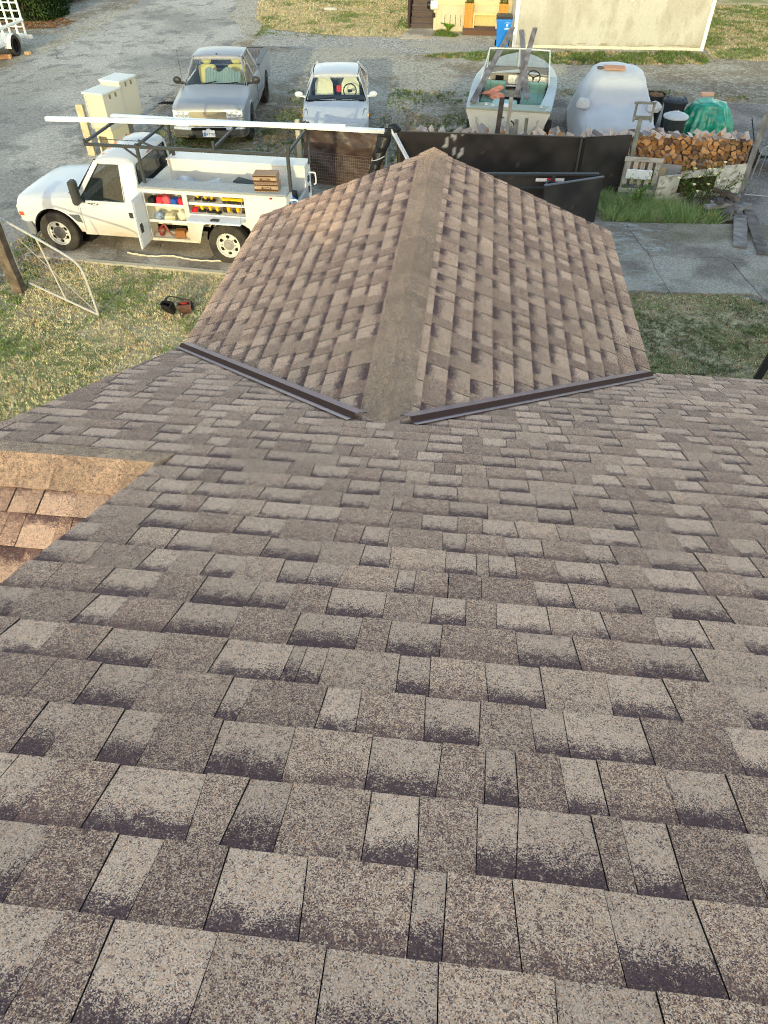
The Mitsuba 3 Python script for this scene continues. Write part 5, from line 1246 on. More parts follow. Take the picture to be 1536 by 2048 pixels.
# the car under a grey cover
cv = thing('covered_car', 'car shrouded in a pale grey fabric cover with a board on its roof', 'car')
XF[0] = local((3.98, 21.35, 0), -3.0)
def cover_ring(y, pts_):
    """Half outline (x, z) from the hem to the crown, resampled to an even ring."""
    p = np.array(pts_, float)
    d = np.r_[0, np.cumsum(np.linalg.norm(np.diff(p, axis=0), axis=1))]
    q = np.column_stack([np.interp(np.linspace(0, d[-1], 26), d, p[:, k]) for k in (0, 1)])
    r = np.vstack([np.column_stack([-q[:, 0], q[:, 1]]), q[-2::-1]])
    return np.column_stack([r[:, 0], np.full(len(r), y), r[:, 1]])
prof = [(-.06, [(.80, .04), (.80, .25), (.70, .38), (.2, .40), (0, .40)]), (.02, [(1.0, .03), (.98, .35), (.92, .62), (.75, .74), (.3, .78), (0, .79)]), (.45, [(1.12, .03), (1.06, .4), (1.0, .75), (.86, .90), (.4, .96), (0, .97)]), (.95, [(1.20, .03), (1.10, .45), (1.02, .82), (.88, .98), (.45, 1.03), (0, 1.04)]),
        (1.10, [(1.22, .03), (1.11, .45), (1.03, .85), (.90, 1.02), (.5, 1.08), (0, 1.09)]), (1.45, [(1.24, .03), (1.12, .5), (1.02, .92), (.80, 1.30), (.5, 1.36), (0, 1.38)]), (1.75, [(1.25, .03), (1.12, .5), (1.0, .95), (.72, 1.52), (.55, 1.60), (0, 1.63)]), (2.1, [(1.25, .03), (1.12, .5), (1.0, .98), (.70, 1.60), (.5, 1.68), (0, 1.71)]),
        (2.9, [(1.25, .03), (1.12, .5), (1.0, .98), (.68, 1.60), (.5, 1.69), (0, 1.72)]), (3.5, [(1.24, .03), (1.1, .5), (.98, .96), (.66, 1.54), (.46, 1.62), (0, 1.64)]), (4.2, [(1.2, .03), (1.08, .5), (.95, .9), (.66, 1.30), (.4, 1.36), (0, 1.38)]), (4.5, [(1.05, .03), (.98, .5), (.85, .9), (.6, 1.0), (.3, 1.02), (0, 1.02)]), (4.55, [(.9, .03), (.8, .4), (.6, .5), (.4, .5), (.2, .5), (0, .5)])]
ys = [p[0] for p in prof]
rings0 = np.array([cover_ring(y, q) for y, q in prof])
rings = []
for y in np.linspace(ys[0], ys[-1], 46):
    rings.append(np.stack([np.interp(y, ys, rings0[:, i, k]) for i in range(rings0.shape[1]) for k in range(3)]).reshape(-1, 3))
cm = loft(rings)
trimesh.smoothing.filter_laplacian(cm, lamb=.3, iterations=1)
v = cm.vertices
nrm = cm.vertex_normals
wr = (meshkit.fbm(v * np.array([2.2, 2.2, .9]) + 3, 4, 4) - .5) * .14 + (meshkit.fbm(v * np.array([7, 7, 1.6]), 3, 9) - .5) * .07 * np.clip(1.3 - v[:, 2], .25, 1)
wr += .022 * np.sin(v[:, 1] * 16 + 3 * v[:, 0] + 2.5 * v[:, 2]) * np.clip(.7 - v[:, 2], 0, 1) * (np.abs(v[:, 0]) > .8)
cm.vertices = v + nrm * wr[:, None]
add(cv + '__cover', cm, speck((194, 198, 203), (186, 190, 195), 2, 3), 'vc_rough', smooth=True)
for s in (-1, 1):
    m = moved(lump((0, 0, 0), .17, 40 + s, (1.15, .6, .85), 3, .3), (s * .97, 1.05, 1.12), rz=s * 8)
    add(cv + '__mirror_pocket', m, (192, 196, 201), 'vc_rough', smooth=True)
add(cv + '__seam', tube([[x, 1.78 + .05 * (abs(x) / .7) ** 2, 1.655 - .13 * (abs(x) / .72) ** 2.5] for x in np.linspace(-.66, .66, 13)], .010, 5), (186, 194, 202))
add(cv + '__wheel', cat(*[lathe([(.001, -.1), (.28, -.1), (.31, -.05), (.31, .05), (.28, .1), (.001, .1)], 20, 'x', (s * .8, y, .31)) for s in (-1, 1) for y in (.8, 3.6)]), (36, 36, 36))
XF[0] = None
single('board', moved(box(-.29, .29, -.17, .17, 0, .035, .006), (3.92, 23.55, 1.765), rz=-4, rx=4), 'flat tan board weighing down the roof of the covered car', 'board', speck((196, 152, 124), (176, 132, 106), 6, 2))
single('board', moved(box(-.08, .08, -.06, .06, 0, .06, .01), (3.55, 23.75, 1.70)), 'small dark block beside the tan board on the covered car', 'block', (92, 86, 84))
# ---------------------------------------------------------------- yard: firewood, trailer, fence pieces, bins
def add_faces(key, tris, cols, label=None, mat='vc_rough'):
    """Separate triangles (n x 3 x 3) with one sRGB colour each."""
    t = np.asarray(tris, float).reshape(-1, 3, 3)
    c = np.repeat(lin(np.asarray(cols, float)), 3, 0)
    key = numbered(key)
    scene[key] = mikit.ply((t.reshape(-1, 3), np.arange(3 * len(t)).reshape(-1, 3)), mat, smooth=False, color=np.clip(c, 0, 1))
    if label:
        labels[key] = {'label': label}
    return key

def firewood(key, A, B, top, cell, seed, limit, stuff_label=None, z0=0.02, deep=.42):
    r = np.random.default_rng(seed)
    A, B = np.asarray(A, float), np.asarray(B, float)
    L = np.linalg.norm(B - A)
    e = (B - A) / L
    nrm = np.array([-e[1], e[0], 0])                 # away from the camera
    e3 = np.array([e[0], e[1], 0])
    pts = []
    nrow = int(1.6 / (cell * .86))
    for j in range(nrow):
        for i in range(int(L / cell) + 2):
            pts.append([(i + .5 * (j % 2)) * cell + r.normal(0, cell * .24), (j + .4) * cell * .86 + r.normal(0, cell * .22)])
    pts = np.array(pts)
    reg = sg.Polygon([(0, 0), (L, 0)] + [(x, top(x)) for x in np.linspace(L, 0, 60)])
    vor = shapely.voronoi_polygons(sg.MultiPoint(pts), extend_to=reg.buffer(1))
    cells = []
    for g in vor.geoms:
        g = g.intersection(reg)
        if g.geom_type == 'Polygon' and g.area > cell * cell * .22:
            g = g.buffer(-.009, join_style='mitre').simplify(.018)
            if g.geom_type == 'Polygon' and not g.is_empty and len(g.exterior.coords) >= 4:
                cells.append(g)
    cells.sort(key=lambda g: -(g.centroid.y + r.random() * .05))
    rest_t, rest_c = [], []
    for n_, g in enumerate(cells):
        ring = np.array(g.exterior.coords)[:-1]
        ring = ring + r.normal(0, .006, ring.shape)
        if not sg.LinearRing(ring).is_ccw:
            ring = ring[::-1]
        c = ring.mean(0)
        istop = g.centroid.y > top(g.centroid.x) - cell * .8
        y0, ln = r.normal(0, .04) - (.03 if istop else 0), deep * r.uniform(.88, 1.08)
        twist = r.normal(0, .08, 2)
        def P(q, d):
            q = np.asarray(q) + twist * (d / deep) * .6
            return np.array([A[0], A[1], z0]) + e3 * q[0] + nrm * d + np.array([0, 0, q[1]])
        hue = r.random()
        endc = np.array([190, 132, 78.]) * (1 - hue) + np.array([230, 184, 130.]) * hue
        endc *= r.uniform(.68, 1.12)
        if r.random() < .12:
            endc = np.array([128, 104, 82.])
        side = np.array([196, 168, 148.]) * r.uniform(.82, 1.06) if r.random() < .75 else np.array([112, 92, 78.])
        if istop and r.random() < .8:
            side = np.array([216, 196, 182.]) * r.uniform(.9, 1.05)
        T_, C_ = [], []
        m = len(ring)
        bulge = r.normal(0, .006)
        for i in range(m):
            a, b = ring[i], ring[(i + 1) % m]
            T_.append([P(c, y0 - .008 + bulge), P(a, y0), P(b, y0)])
            C_.append(endc * r.uniform(.96, 1.04))
            mid = y0 + ln * r.uniform(.4, .6)
            for d0, d1 in ((y0, mid), (mid, y0 + ln)):
                k = r.uniform(.9, 1.08)
                T_ += [[P(a, d0), P(a, d1), P(b, d1)], [P(a, d0), P(b, d1), P(b, d0)]]
                C_ += [side * k, side * k]
            T_.append([P(c, y0 + ln), P(b, y0 + ln), P(a, y0 + ln)])
            C_.append(endc)
        if n_ < limit:
            add_faces(key + '__log', T_, np.clip(C_, 0, 255))
        else:
            rest_t += T_
            rest_c += [np.clip(q, 0, 255) for q in C_]
    if rest_t:
        k = add_faces(key + '__log_pile', rest_t, rest_c)
        labels[k] = {'kind': 'stuff', 'label': stuff_label}

def fw_top(h, x0=0.0, seed=0, wob=.10):
    return lambda x: h + wob * (meshkit.noise(np.array([[(x + x0) * 2.2, seed, 0.]]))[0] - .5) * 2 + .05 * (meshkit.noise(np.array([[(x + x0) * 7, seed, 3.]]))[0] - .5) * 2
fw = thing('firewood_stack', 'long stack of split orange brown firewood behind the rose bush and the white board', 'firewood stack')
firewood(fw, (4.05, 19.62), (7.02, 19.82), fw_top(1.15, 0, 3, .07), .138, 5, 235, 'lower split logs of the firewood stack')
fw2 = thing('firewood_stack', 'lower run of greyish split firewood showing above the black trailer side', 'firewood stack')
firewood(fw2, (-1.5, 19.25), (4.03, 19.55), fw_top(1.08, 0, 8, .07), .145, 6, 60, 'split logs hidden behind the black trailer side')
# loose split pieces on top of both stacks
rl = np.random.default_rng(99)
for i in range(34):
    x = -1.4 + i * .245 + rl.normal(0, .05)
    y = (19.30 + .03 * (x + 1.5)) + rl.uniform(.05, .30)
    z = (1.12 if x < 4 else 1.17) + rl.uniform(-.03, .03)
    w, h = rl.uniform(.09, .16), rl.uniform(.07, .12)
    pr = moved(prism([(-w / 2, 0), (w / 2, .01), (w * rl.uniform(-.2, .3), h)], 0, rl.uniform(.30, .42), 'y'), (x, y - .15, z), rz=rl.normal(0, 22), rx=rl.normal(0, 6))
    f = pr.triangles
    ends = np.abs(pr.face_normals[:, 1]) > .6
    pal = np.array([214, 194, 178.]) if rl.random() < .72 else np.array([150, 144, 142.])
    add_faces((fw if x > 4 else fw2) + '__log', f, np.clip(np.where(ends[:, None], np.array([206, 150, 98.]) * rl.uniform(.8, 1.1), pal * rl.uniform(.85, 1.05)) * rl.uniform(.92, 1.06, (len(f), 1)), 0, 255))
# stakes standing in the stack
for x, y, z0, z1, w, t, rz, c, lb in ((.66, 19.30, .9, 1.98, .12, .03, 8, (92, 84, 84), 'dark brown stake, leftmost of those standing before the transom'), (.90, 19.28, .9, 2.0, .09, .04, 4, (188, 182, 172), 'pale split stake beside the dark brown stake'), (1.12, 19.26, .9, 1.52, .10, .04, -3, (150, 146, 136), 'short curved grey stake before the boat outdrive'), (1.34, 19.28, .9, 1.55, .08, .05, 2, (140, 140, 128), 'short grey green stake, rightmost of those before the transom'), (-1.62, 19.75, 0, 1.42, .09, .07, 0, (150, 144, 132), 'weathered grey post at the left end of the firewood')):
    single('stake', longboard((x, y, z0), (x + .0004 * rz * 10, y + .02, z1), w, t, up=(0, 1, 0), n=8, warp=.012, seed=rz + 20), lb, 'stake', wood(c, np.array(c) * .72, 4 + rz), smooth=25)

# black trailer with its two gate leaves swung open
bk = thing('trailer', 'low black flatbed trailer with tall plywood sides and open gate leaves beside the porch gable', 'trailer')
BLKP = speck((62, 58, 56), (38, 37, 38), 2.2, 5, 4, 3.0)
def blackpaint(v):
    c = BLKP(v)
    n_ = meshkit.fbm(v * np.array([9, 9, 4.]), 3, 11)
    c = np.where((n_ > .80)[:, None], np.array([84, 76, 70.]), c)
    return c
def panel_between(p, q, z0, z1, t, nx=30, nz=14):
    p, q = np.array(p, float), np.array(q, float)
    d = (q - p) / np.linalg.norm(q - p)
    nn = np.array([d[1], -d[0]])
    V, F = [], []
    for s in (1, -1):
        for i in range(nx + 1):
            for j in range(nz + 1):
                a = p + (q - p) * i / nx + nn * s * t / 2
                V.append([a[0], a[1], z0 + (z1 - z0) * j / nz])
    n1 = (nx + 1) * (nz + 1)
    for i in range(nx):
        for j in range(nz):
            a = i * (nz + 1) + j
            F.append([a, a + nz + 1, a + nz + 2, a + 1])
            F.append([n1 + a, n1 + a + 1, n1 + a + nz + 2, n1 + a + nz + 1])
    body = tm(V, F)
    edge = cat(plank((*p, z1), (*q, z1), t + .006, .02), plank((*p, z0), (*q, z0), t, .02), plank((*p, z0), (*p, z1), t + .004, .02, (d[0], d[1], 0)), plank((*q, z0), (*q, z1), t + .004, .02, (d[0], d[1], 0)))
    return cat(body, edge)
def bird_lime(v):
    c = blackpaint(v)
    w = (meshkit.fbm(v * np.array([14, 14, 5.]), 3, 17) > .60) & (np.abs(v[:, 0] + .45) < .28) & (v[:, 2] > .85)
    return np.where(w[:, None], np.array([190, 188, 180.]), c)
add(bk + '__far_side', panel_between((-1.75, 18.42), (2.66, 18.47), .38, 1.40, .03, 70, 18), bird_lime, 'vc_satin', smooth=False)
add(bk + '__far_side__rail', cat(plank((-1.75, 18.42, 1.41), (2.66, 18.47, 1.41), .05, .025), *[plank((x, 18.40, .4), (x, 18.40, 1.4), .05, .03, (0, 1, 0)) for x in (-1.7, 2.63)]), (78, 74, 68), 'vc_satin', smooth=False)
add(bk + '__gate', panel_between((2.74, 18.50), (3.84, 18.80), .02, 1.40, .03, 24, 20), blackpaint, 'vc_satin', smooth=False, label='far black gate leaf swung open')
add(bk + '__near_side', panel_between((-1.5, 16.55), (2.93, 17.02), .42, 1.06, .05, 50, 10), blackpaint, 'vc_satin', smooth=False)
add(bk + '__near_side__rail', cat(plank((-1.5, 16.53, 1.08), (2.95, 17.0, 1.08), .085, .05), plank((-1.5, 16.50, .80), (2.93, 16.98, .80), .05, .05), *[plank((x, 16.66 + .105 * (x + .5) - .03, .80), (x, 16.66 + .105 * (x + .5) - .03, 1.05), .10, .03, (0, 1, 0)) for x in (.75, 1.95)]), (62, 64, 68), 'vc_satin', smooth=False)
def tape(x0, x1, c):
    f = lambda x: 16.655 + .1061 * (x + .5) - .047
    return tm([[x0, f(x0), .93], [x1, f(x1), .93], [x1, f(x1), 1.0], [x0, f(x0), 1.0]], [[0, 1, 2, 3]])
add(bk + '__reflector', cat(tape(.34, .52, 0)), (222, 44, 50), 'vc_satin', smooth=False, label='red reflective strip')
add(bk + '__reflector', tape(1.55, 1.80, 0), (236, 234, 232), 'vc_satin', smooth=False, label='white end of the reflective strip')
add(bk + '__reflector', tape(1.99, 2.19, 0), (236, 234, 232), 'vc_satin', smooth=False, label='other white end of the reflective strip')
add(bk + '__reflector', tape(1.80, 1.99, 0), (222, 40, 52), 'vc_satin', smooth=False, label='red middle of the reflective strip')
add(bk + '__gate', panel_between((1.72, 16.22), (3.03, 16.90), .05, 1.05, .035, 26, 18), blackpaint, 'vc_satin', smooth=False, label='near black gate leaf swung towards the porch')
add(bk + '__gate__top_rail', plank((1.70, 16.21, 1.065), (3.05, 16.91, 1.065), .055, .03), (98, 102, 110), 'vc_satin')
add(bk + '__hinge', cat(tube([[1.72, 16.22, .98], [1.78, 16.6, 1.0], [1.95, 16.8, 1.0]], .03, 6), tube([[2.70, 18.49, .4], [2.70, 18.49, 1.4]], .025, 6)), (46, 46, 48), 'vc_satin')
add(bk + '__deck', box(-1.6, 2.7, 16.7, 18.4, .40, .46), speck((58, 54, 50), (40, 38, 36), 4, 1))
for x in (-.1, .75):
    for y in (16.45, 18.6):
        wheel(bk, (x, y, .33), .33, .2, -1 if y < 17 else 1, rim=(60, 60, 62))
single('gutter', gutter((-1.90, 18.24, 1.50), (-1.12, 18.05, .30), .105, .05), 'white gutter length leaning against the left end of the black trailer side', 'gutter', (232, 240, 246), 'vc_satin', smooth=False)

# brown tarp on a wire fence, and the rolled black tarp on a pole
fn = thing('tarp_fence', 'wire fence hung with a wrinkled brown tarp behind the white truck', 'fence')
V, F = [], []
nu, nv = 60, 36
for i in range(nu + 1):
    for j in range(nv + 1):
        u, v_ = i / nu, j / nv
        x, y = -4.16 + 2.08 * u, 18.72 - .38 * u
        z = .02 + 1.40 * v_ - .05 * math.sin(u * math.pi) * v_
        V.append([x, y, z])
V = np.array(V)
dis = .26 * (meshkit.fbm(np.column_stack([V[:, 0] * 1.3, V[:, 2] * 2.6 + V[:, 0] * .9, V[:, 1] * 0]), 4, 5) - .5) + .05 * (meshkit.fbm(np.column_stack([V[:, 0] * 5 - V[:, 2] * 4, V[:, 2] * 6, V[:, 1] * 0]), 3, 8) - .5)
V[:, 1] += dis
idx = np.arange(len(V)).reshape(nu + 1, nv + 1)
F = np.stack([idx[:-1, :-1], idx[1:, :-1], idx[1:, 1:], idx[:-1, 1:]], -1).reshape(-1, 4)
add(fn + '__tarp', tm(V, F), speck((92, 74, 66), (62, 48, 42), 5, 4), 'vc_satin', smooth=True)
wires = [[[-4.14 + .055 * i, 18.66 - .01 * i, .05], [-4.14 + .055 * i, 18.66 - .01 * i, .80]] for i in range(38)] + [[[-4.16, 18.66, z], [-2.1, 18.28, z]] for z in np.arange(.08, .85, .075)]
add(fn + '__wire_mesh', cat([tube(np.array(w) - [0, .06, 0], .0035, 4) for w in wires]), (128, 112, 100), 'vc_satin', smooth=False)
labels[fn + '__wire_mesh'] = {'kind': 'stuff', 'label': 'rusty wire mesh over the lower tarp'}
add(fn + '__post', longboard((-4.36, 19.1, 0), (-4.36, 19.1, 1.40), .11, .10, up=(0, 1, 0), n=8, seed=4), wood((206, 196, 170), (170, 160, 136), 3), smooth=25)
add(fn + '__post', plank((-2.16, 18.36, 0), (-2.10, 18.36, 1.6), .05, .05, (0, 1, 0)), (64, 68, 74), 'vc_satin')
rt = thing('rolled_tarp', 'black rolled tarp strapped to a pole at the right end of the brown tarp', 'tarp')
pp_ = smoothpath([[-2.02, 18.20, 1.56], [-2.06, 18.18, 1.3], [-2.16, 18.14, 1.0], [-2.26, 18.12, .7], [-2.34, 18.12, .45]], 8)
m = tube(pp_, .135 + .03 * np.sin(np.linspace(0, 6, len(pp_))), 16)
m = m.subdivide()
m.vertices = m.vertices + (meshkit.fbm(m.vertices * 6, 3, 2)[:, None] - .5) * .11
add(rt + '__roll', m, speck((40, 40, 43), (24, 24, 27), 6, 3), 'vc_satin', smooth=True)
for k in (10, 19):
    add(rt + '__strap', tube([pp_[k] + .160 * np.array([math.cos(a), math.sin(a) * .9, .35 * math.cos(a)]) for a in np.arange(16) * np.pi / 8], .010, 5, True), (196, 196, 196))
add(rt + '__pole', tube([[-2.0, 18.10, .2], [-1.98, 18.16, 1.62]], .03, 8), (96, 100, 106), 'vc_satin')
add(rt + '__loose_end', lump((-1.84, 18.3, 1.50), .14, 61, (1.2, .8, .7), 3), (40, 42, 46), 'vc_satin')
single('tarp_bundle', lump((-1.6, 19.2, .98), .17, 62, (1.5, .9, .7), 3), 'dark blue grey plastic heap behind the rolled tarp', 'tarp', speck((52, 58, 68), (30, 34, 42), 8, 2), 'vc_satin')

# pallet, boards and panel before the firewood
pt = thing('pallet', 'weathered wooden pallet standing on edge in front of the firewood', 'pallet')
XF[0] = local((3.78, 18.42, 0), -6)
PW = wood((206, 200, 190), (164, 158, 148), 6)
for i in range(5):
    add(pt + '__slat', longboard((.06 + i * .17, 0, .42), (.06 + i * .17, .02, 1.02), .105, .02, (0, 1, 0), 6, .004, i), PW, smooth=25)
for z in (1.0, .10, .28):
    add(pt + '__slat', longboard((-.05, -.03, z), (.84, -.03, z), .10, .022, (0, 1, 0), 8, .004, int(z * 50)), PW, smooth=25)
for x in (.0, .40, .80):
    add(pt + '__bearer', longboard((x, .04, .0), (x, .05, 1.02), .05, .09, (0, 1, 0), 6, .004, int(x * 10)), wood((176, 168, 156), (140, 132, 120), 2), smooth=25)
XF[0] = None
single('board', moved(box(-.30, .30, -.012, .012, 0, .22, .01), (4.12, 18.33, .56), rz=-5), 'clean white board leaning across the pallet', 'board', (236, 240, 242), 'vc_satin')
single('board', longboard((4.63, 18.42, .0), (4.70, 18.5, .80), .15, .03, (0, 1, 0), 8, .006, 7), 'tan plywood strip between the pallet and the white panel', 'board', wood((196, 180, 148), (164, 146, 116), 7), smooth=25)
single('board', cat(prism(sg.box(-.22, .0, .22, .60).buffer(.04).buffer(-.0), -.012, .012, 'y').apply_transform(local((4.92, 18.75, .15), -8))), 'rounded grey metal sheet behind the white panel', 'sheet', (158, 160, 160), 'vc_satin', smooth=False)
pn = thing('wooden_panel', 'broken white painted panel lying on edge behind the rose bush', 'panel')
XF[0] = local((4.58, 18.16, .10), 20.5)
CW = lambda s_: (lambda v: np.where((meshkit.fbm(v * np.array([8, 8, 16.]), 3, s_) > .60)[:, None], np.array([150, 140, 122.]), speck((226, 224, 210), (198, 194, 178), 6, s_)(v)))
def pboard(x0, x1, z0, z1, t=.035, y=0.0):
    nx, nz = max(2, int((x1 - x0) / .06)), max(2, int((z1 - z0) / .05))
    g1 = grid_patch((x0, y - t / 2, z0), (x1, y - t / 2, z0), (x1, y - t / 2, z1), (x0, y - t / 2, z1), nx, nz)
    return cat(g1, box(x0, x1, y - t / 2 + .001, y + t / 2, z0, z1))
for k, q in enumerate(((0, .56, .0, .60), (.56, 1.95, .50, .66), (.56, 1.95, .02, .16), (1.72, 2.42, .0, .70), (1.60, 1.74, .16, .5))):
    add(pn + '__board', pboard(*q, y=.004 * k), CW(k), smooth=25)
add(pn + '__backing', box(.5, 1.8, .05, .07, .05, .6), speck((74, 56, 42), (44, 34, 26), 9, 3))
XF[0] = None
ps = thing('post', 'grey green wooden post with an empty square frame on top, behind the pallet', 'post')
add(ps + '__shaft', longboard((4.01, 19.1, .0), (4.02, 19.1, 1.70), .09, .09, (0, 1, 0), 14, .004, 3), wood((160, 168, 156), (128, 126, 112), 3), smooth=25)
FRC = wood((150, 150, 142), (112, 112, 104), 5)
for nm, p, q, w in (('bottom_bar', (3.83, 19.08, 1.70), (4.27, 19.08, 1.70), .09), ('top_bar', (3.80, 19.08, 2.02), (4.29, 19.08, 2.02), .05), ('side_bar', (3.85, 19.06, 1.62), (3.85, 19.06, 2.03), .05), ('side_bar', (4.25, 19.06, 1.62), (4.25, 19.06, 2.03), .05)):
    add(ps + '__' + nm, longboard(p, q, w, .045, (0, 1, 0), 6, .002, 5), FRC, smooth=25)
po = single('post', longboard((6.83, 19.0, 0), (6.84, 19.0, 1.93), .13, .05, (0, 1, 0), 16, .006, 9), 'tall grey weathered board post at the right end of the firewood', 'post', wood((164, 162, 156), (116, 112, 108), 8), smooth=25)
g2 = thing('gate', 'galvanised pipe gate frame beside the tall grey post at the right edge', 'gate')
add(g2 + '__frame', cat(tube(smoothpath([[6.95, 18.95, .08], [6.97, 18.98, .55], [7.0, 19.0, 1.0], [7.04, 19.0, 1.14], [7.15, 18.98, 1.22], [7.6, 18.9, 1.24], [8.4, 18.8, 1.25]], 5), .02, 8), tube([[6.93, 18.93, .10], [8.4, 18.75, .10]], .018, 8), tube([[7.10, 18.95, .10], [7.12, 18.95, 1.16]], .012, 6)), mat='galvanised')
add(g2 + '__wire', cat([tube([[7.0 + .06 * i, 18.94, .12], [7.0 + .06 * i, 18.94, 1.14]], .003, 4) for i in range(2, 16)] + [tube([[6.98, 18.94, z], [8.2, 18.8, z]], .003, 4) for z in (.3, .5, .7, .9)]), (132, 126, 118), 'vc_satin', smooth=False)
labels[g2 + '__wire'] = {'kind': 'stuff', 'label': 'thin wires of the pipe gate'}
ct = thing('hand_cart', 'two wheeled cart with black tyres at the right edge beyond the post', 'cart')
wheel(ct, (7.62, 21.2, .28), .28, .14, -1, rim=(150, 152, 152), axis='x', rimr=.5)
wheel(ct, (8.5, 21.2, .28), .28, .14, 1, rim=(150, 152, 152), axis='x', rimr=.5)
add(ct + '__frame', cat(tube([[7.6, 21.2, .28], [8.5, 21.2, .28]], .02, 6), box(7.75, 8.4, 20.9, 21.6, .35, .42), tube([[7.75, 21.6, .4], [7.7, 22.4, .9]], .018, 6), tube([[8.4, 21.6, .4], [8.42, 22.4, .9]], .018, 6)), (40, 42, 44), 'vc_satin')

# scrap timber on the driveway
single('plank', longboard((6.47, 17.45, .13), (6.08, 15.80, .075), .29, .045, seed=21), 'wide grey board lying on the driveway, left of the two', 'plank', wood((166, 158, 152), (116, 108, 104), 9), smooth=25)
single('plank', longboard((6.72, 17.75, .15), (6.52, 15.50, .075), .26, .05, seed=22), 'dark grey board lying on the driveway, right of the two', 'plank', wood((140, 130, 124), (94, 86, 82), 11), smooth=25)
sc = thing('timber_scrap', 'heap of weathered timber offcuts at the top of the two driveway boards', 'timber offcuts')
sp = [((5.95, 17.62, .28), .55, .11, .05, 18, (168, 162, 156)), ((6.2, 17.5, .20), .42, .14, .09, 60, (140, 132, 126)), ((6.0, 17.75, .36), .5, .10, .04, 78, (120, 110, 104)), ((6.3, 17.75, .30), .48, .09, .05, 120, (154, 150, 150)), ((6.48, 17.6, .26), .40, .10, .05, 38, (160, 156, 152)), ((6.25, 17.9, .42), .52, .10, .05, 100, (132, 118, 108)), ((6.1, 17.95, .46), .46, .09, .05, 140, (112, 96, 88)), ((6.35, 17.35, .12), .36, .10, .04, 5, (150, 146, 142)), ((6.4, 18.0, .36), .5, .10, .04, 66, (140, 138, 140))]
for i, (c, ln, w, t, az, col) in enumerate(sp):
    d = np.array([math.cos(math.radians(az)), math.sin(math.radians(az)), .12 * math.sin(i * 2.1)]) * ln / 2
    add(sc + '__board', longboard(np.array(c) - 1.2 * d, np.array(c) + 1.2 * d, w * 1.5, t * 1.6, (0, .1, 1), 6, .004, i + 30), wood(col, np.array(col) * .68, i), smooth=25)
for i, (x, y, z, s_, col) in enumerate(((5.78, 17.42, .06, .18, (168, 118, 74)), (6.05, 17.45, .06, .18, (134, 122, 112)), (5.84, 17.62, .06, .2, (120, 106, 96)), (6.25, 17.72, .06, .22, (128, 116, 108)))):
    add(sc + '__block', moved(box(-s_ / 2, s_ / 2, -.12, .12, 0, .16, .01), (x, y, z - .05), rz=i * 14 - 10), wood(col, np.array(col) * .7, i + 3), smooth=25)

# rose bush
def leaves(centres, size, seed, c1, c2, n_per=1, flat=.5):
    r = np.random.default_rng(seed)
    n = len(centres)
    a = r.normal(size=(n, 3))
    a /= np.linalg.norm(a, axis=1, keepdims=True)
    b = np.cross(a, r.normal(size=(n, 3)))
    b /= np.linalg.norm(b, axis=1, keepdims=True)
    s = size * r.uniform(.6, 1.4, (n, 1))
    P = np.stack([centres - a * s, centres + b * s * flat, centres + a * s, centres - b * s * flat], 1)
    t = np.concatenate([P[:, [0, 1, 2]], P[:, [0, 2, 3]]], 0)
    k = r.random((n, 1))
    c = (np.asarray(c1) * (1 - k) + np.asarray(c2) * k) * r.uniform(.7, 1.3, (n, 1))
    return t, np.concatenate([c, c], 0)
rb = thing('rose_bush', 'rambling rose bush with pale yellow blooms in front of the white panel', 'rose bush')
r_ = np.random.default_rng(44)
stems, cen = [], []
for i in range(24):
    x0, y0 = r_.uniform(5.2, 5.95), r_.uniform(18.0, 18.25)
    tip = np.array([x0 + r_.normal(0, .42), y0 + r_.normal(0, .14), r_.uniform(.45, 1.12)])
    mid = np.array([x0 + (tip[0] - x0) * .35, y0 - .03, tip[2] * .62])
    pth = smoothpath([[x0, y0, 0], mid, tip], 6)
    stems.append(tube(pth, np.linspace(.010, .004, len(pth)), 5))
    for q in pth[4:]:
        for _ in range(5):
            cen.append(q + r_.normal(0, .055, 3))
add(rb + '__stem', cat(stems), (96, 84, 58), smooth=True)
t_, c_ = leaves(np.array(cen), .026, 5, (62, 92, 46), (104, 128, 66))
labels[add_faces(rb + '__foliage', t_, c_, mat='vc_leaf')] = {'kind': 'stuff', 'label': 'small dark green rose leaves'}
dc = np.column_stack([r_.uniform(5.15, 6.2, 350), r_.uniform(18.12, 18.35, 350), r_.uniform(.15, .55, 350)])
t_, c_ = leaves(dc, .030, 6, (92, 66, 48), (120, 92, 66), flat=.3)
labels[add_faces(rb + '__dead_leaves', t_, c_, mat='vc_leaf')] = {'kind': 'stuff', 'label': 'withered brown leaves low in the bush'}
for i, (x, z) in enumerate(((5.42, .80), (5.36, .62), (5.60, .98), (5.78, .86), (5.86, .74), (5.92, 1.12), (5.66, .66), (5.50, .45), (5.98, .80), (5.30, .95), (4.95, .78), (5.74, .95), (5.86, .98))):
    c = np.array([x, 17.95 + .08 * math.sin(i * 3), z])
    pet = [lump(c, .030, 70 + i, (1, 1, .8), 1, .3)]
    for a in np.arange(6) * np.pi / 3 + i:
        pet.append(moved(lump((0, 0, 0), .022, 90 + i, (1.0, .8, .35), 1, .2), c + .025 * np.array([math.cos(a), math.sin(a), .1]), rz=math.degrees(a), ry=-35))
    add(rb + '__bloom', cat(pet), (246, 240, 196) if i % 3 else (236, 222, 150), smooth=True)
sh = thing('sapling', 'thin leafy sapling growing in front of the pallet', 'sapling')
cen, stems = [], []
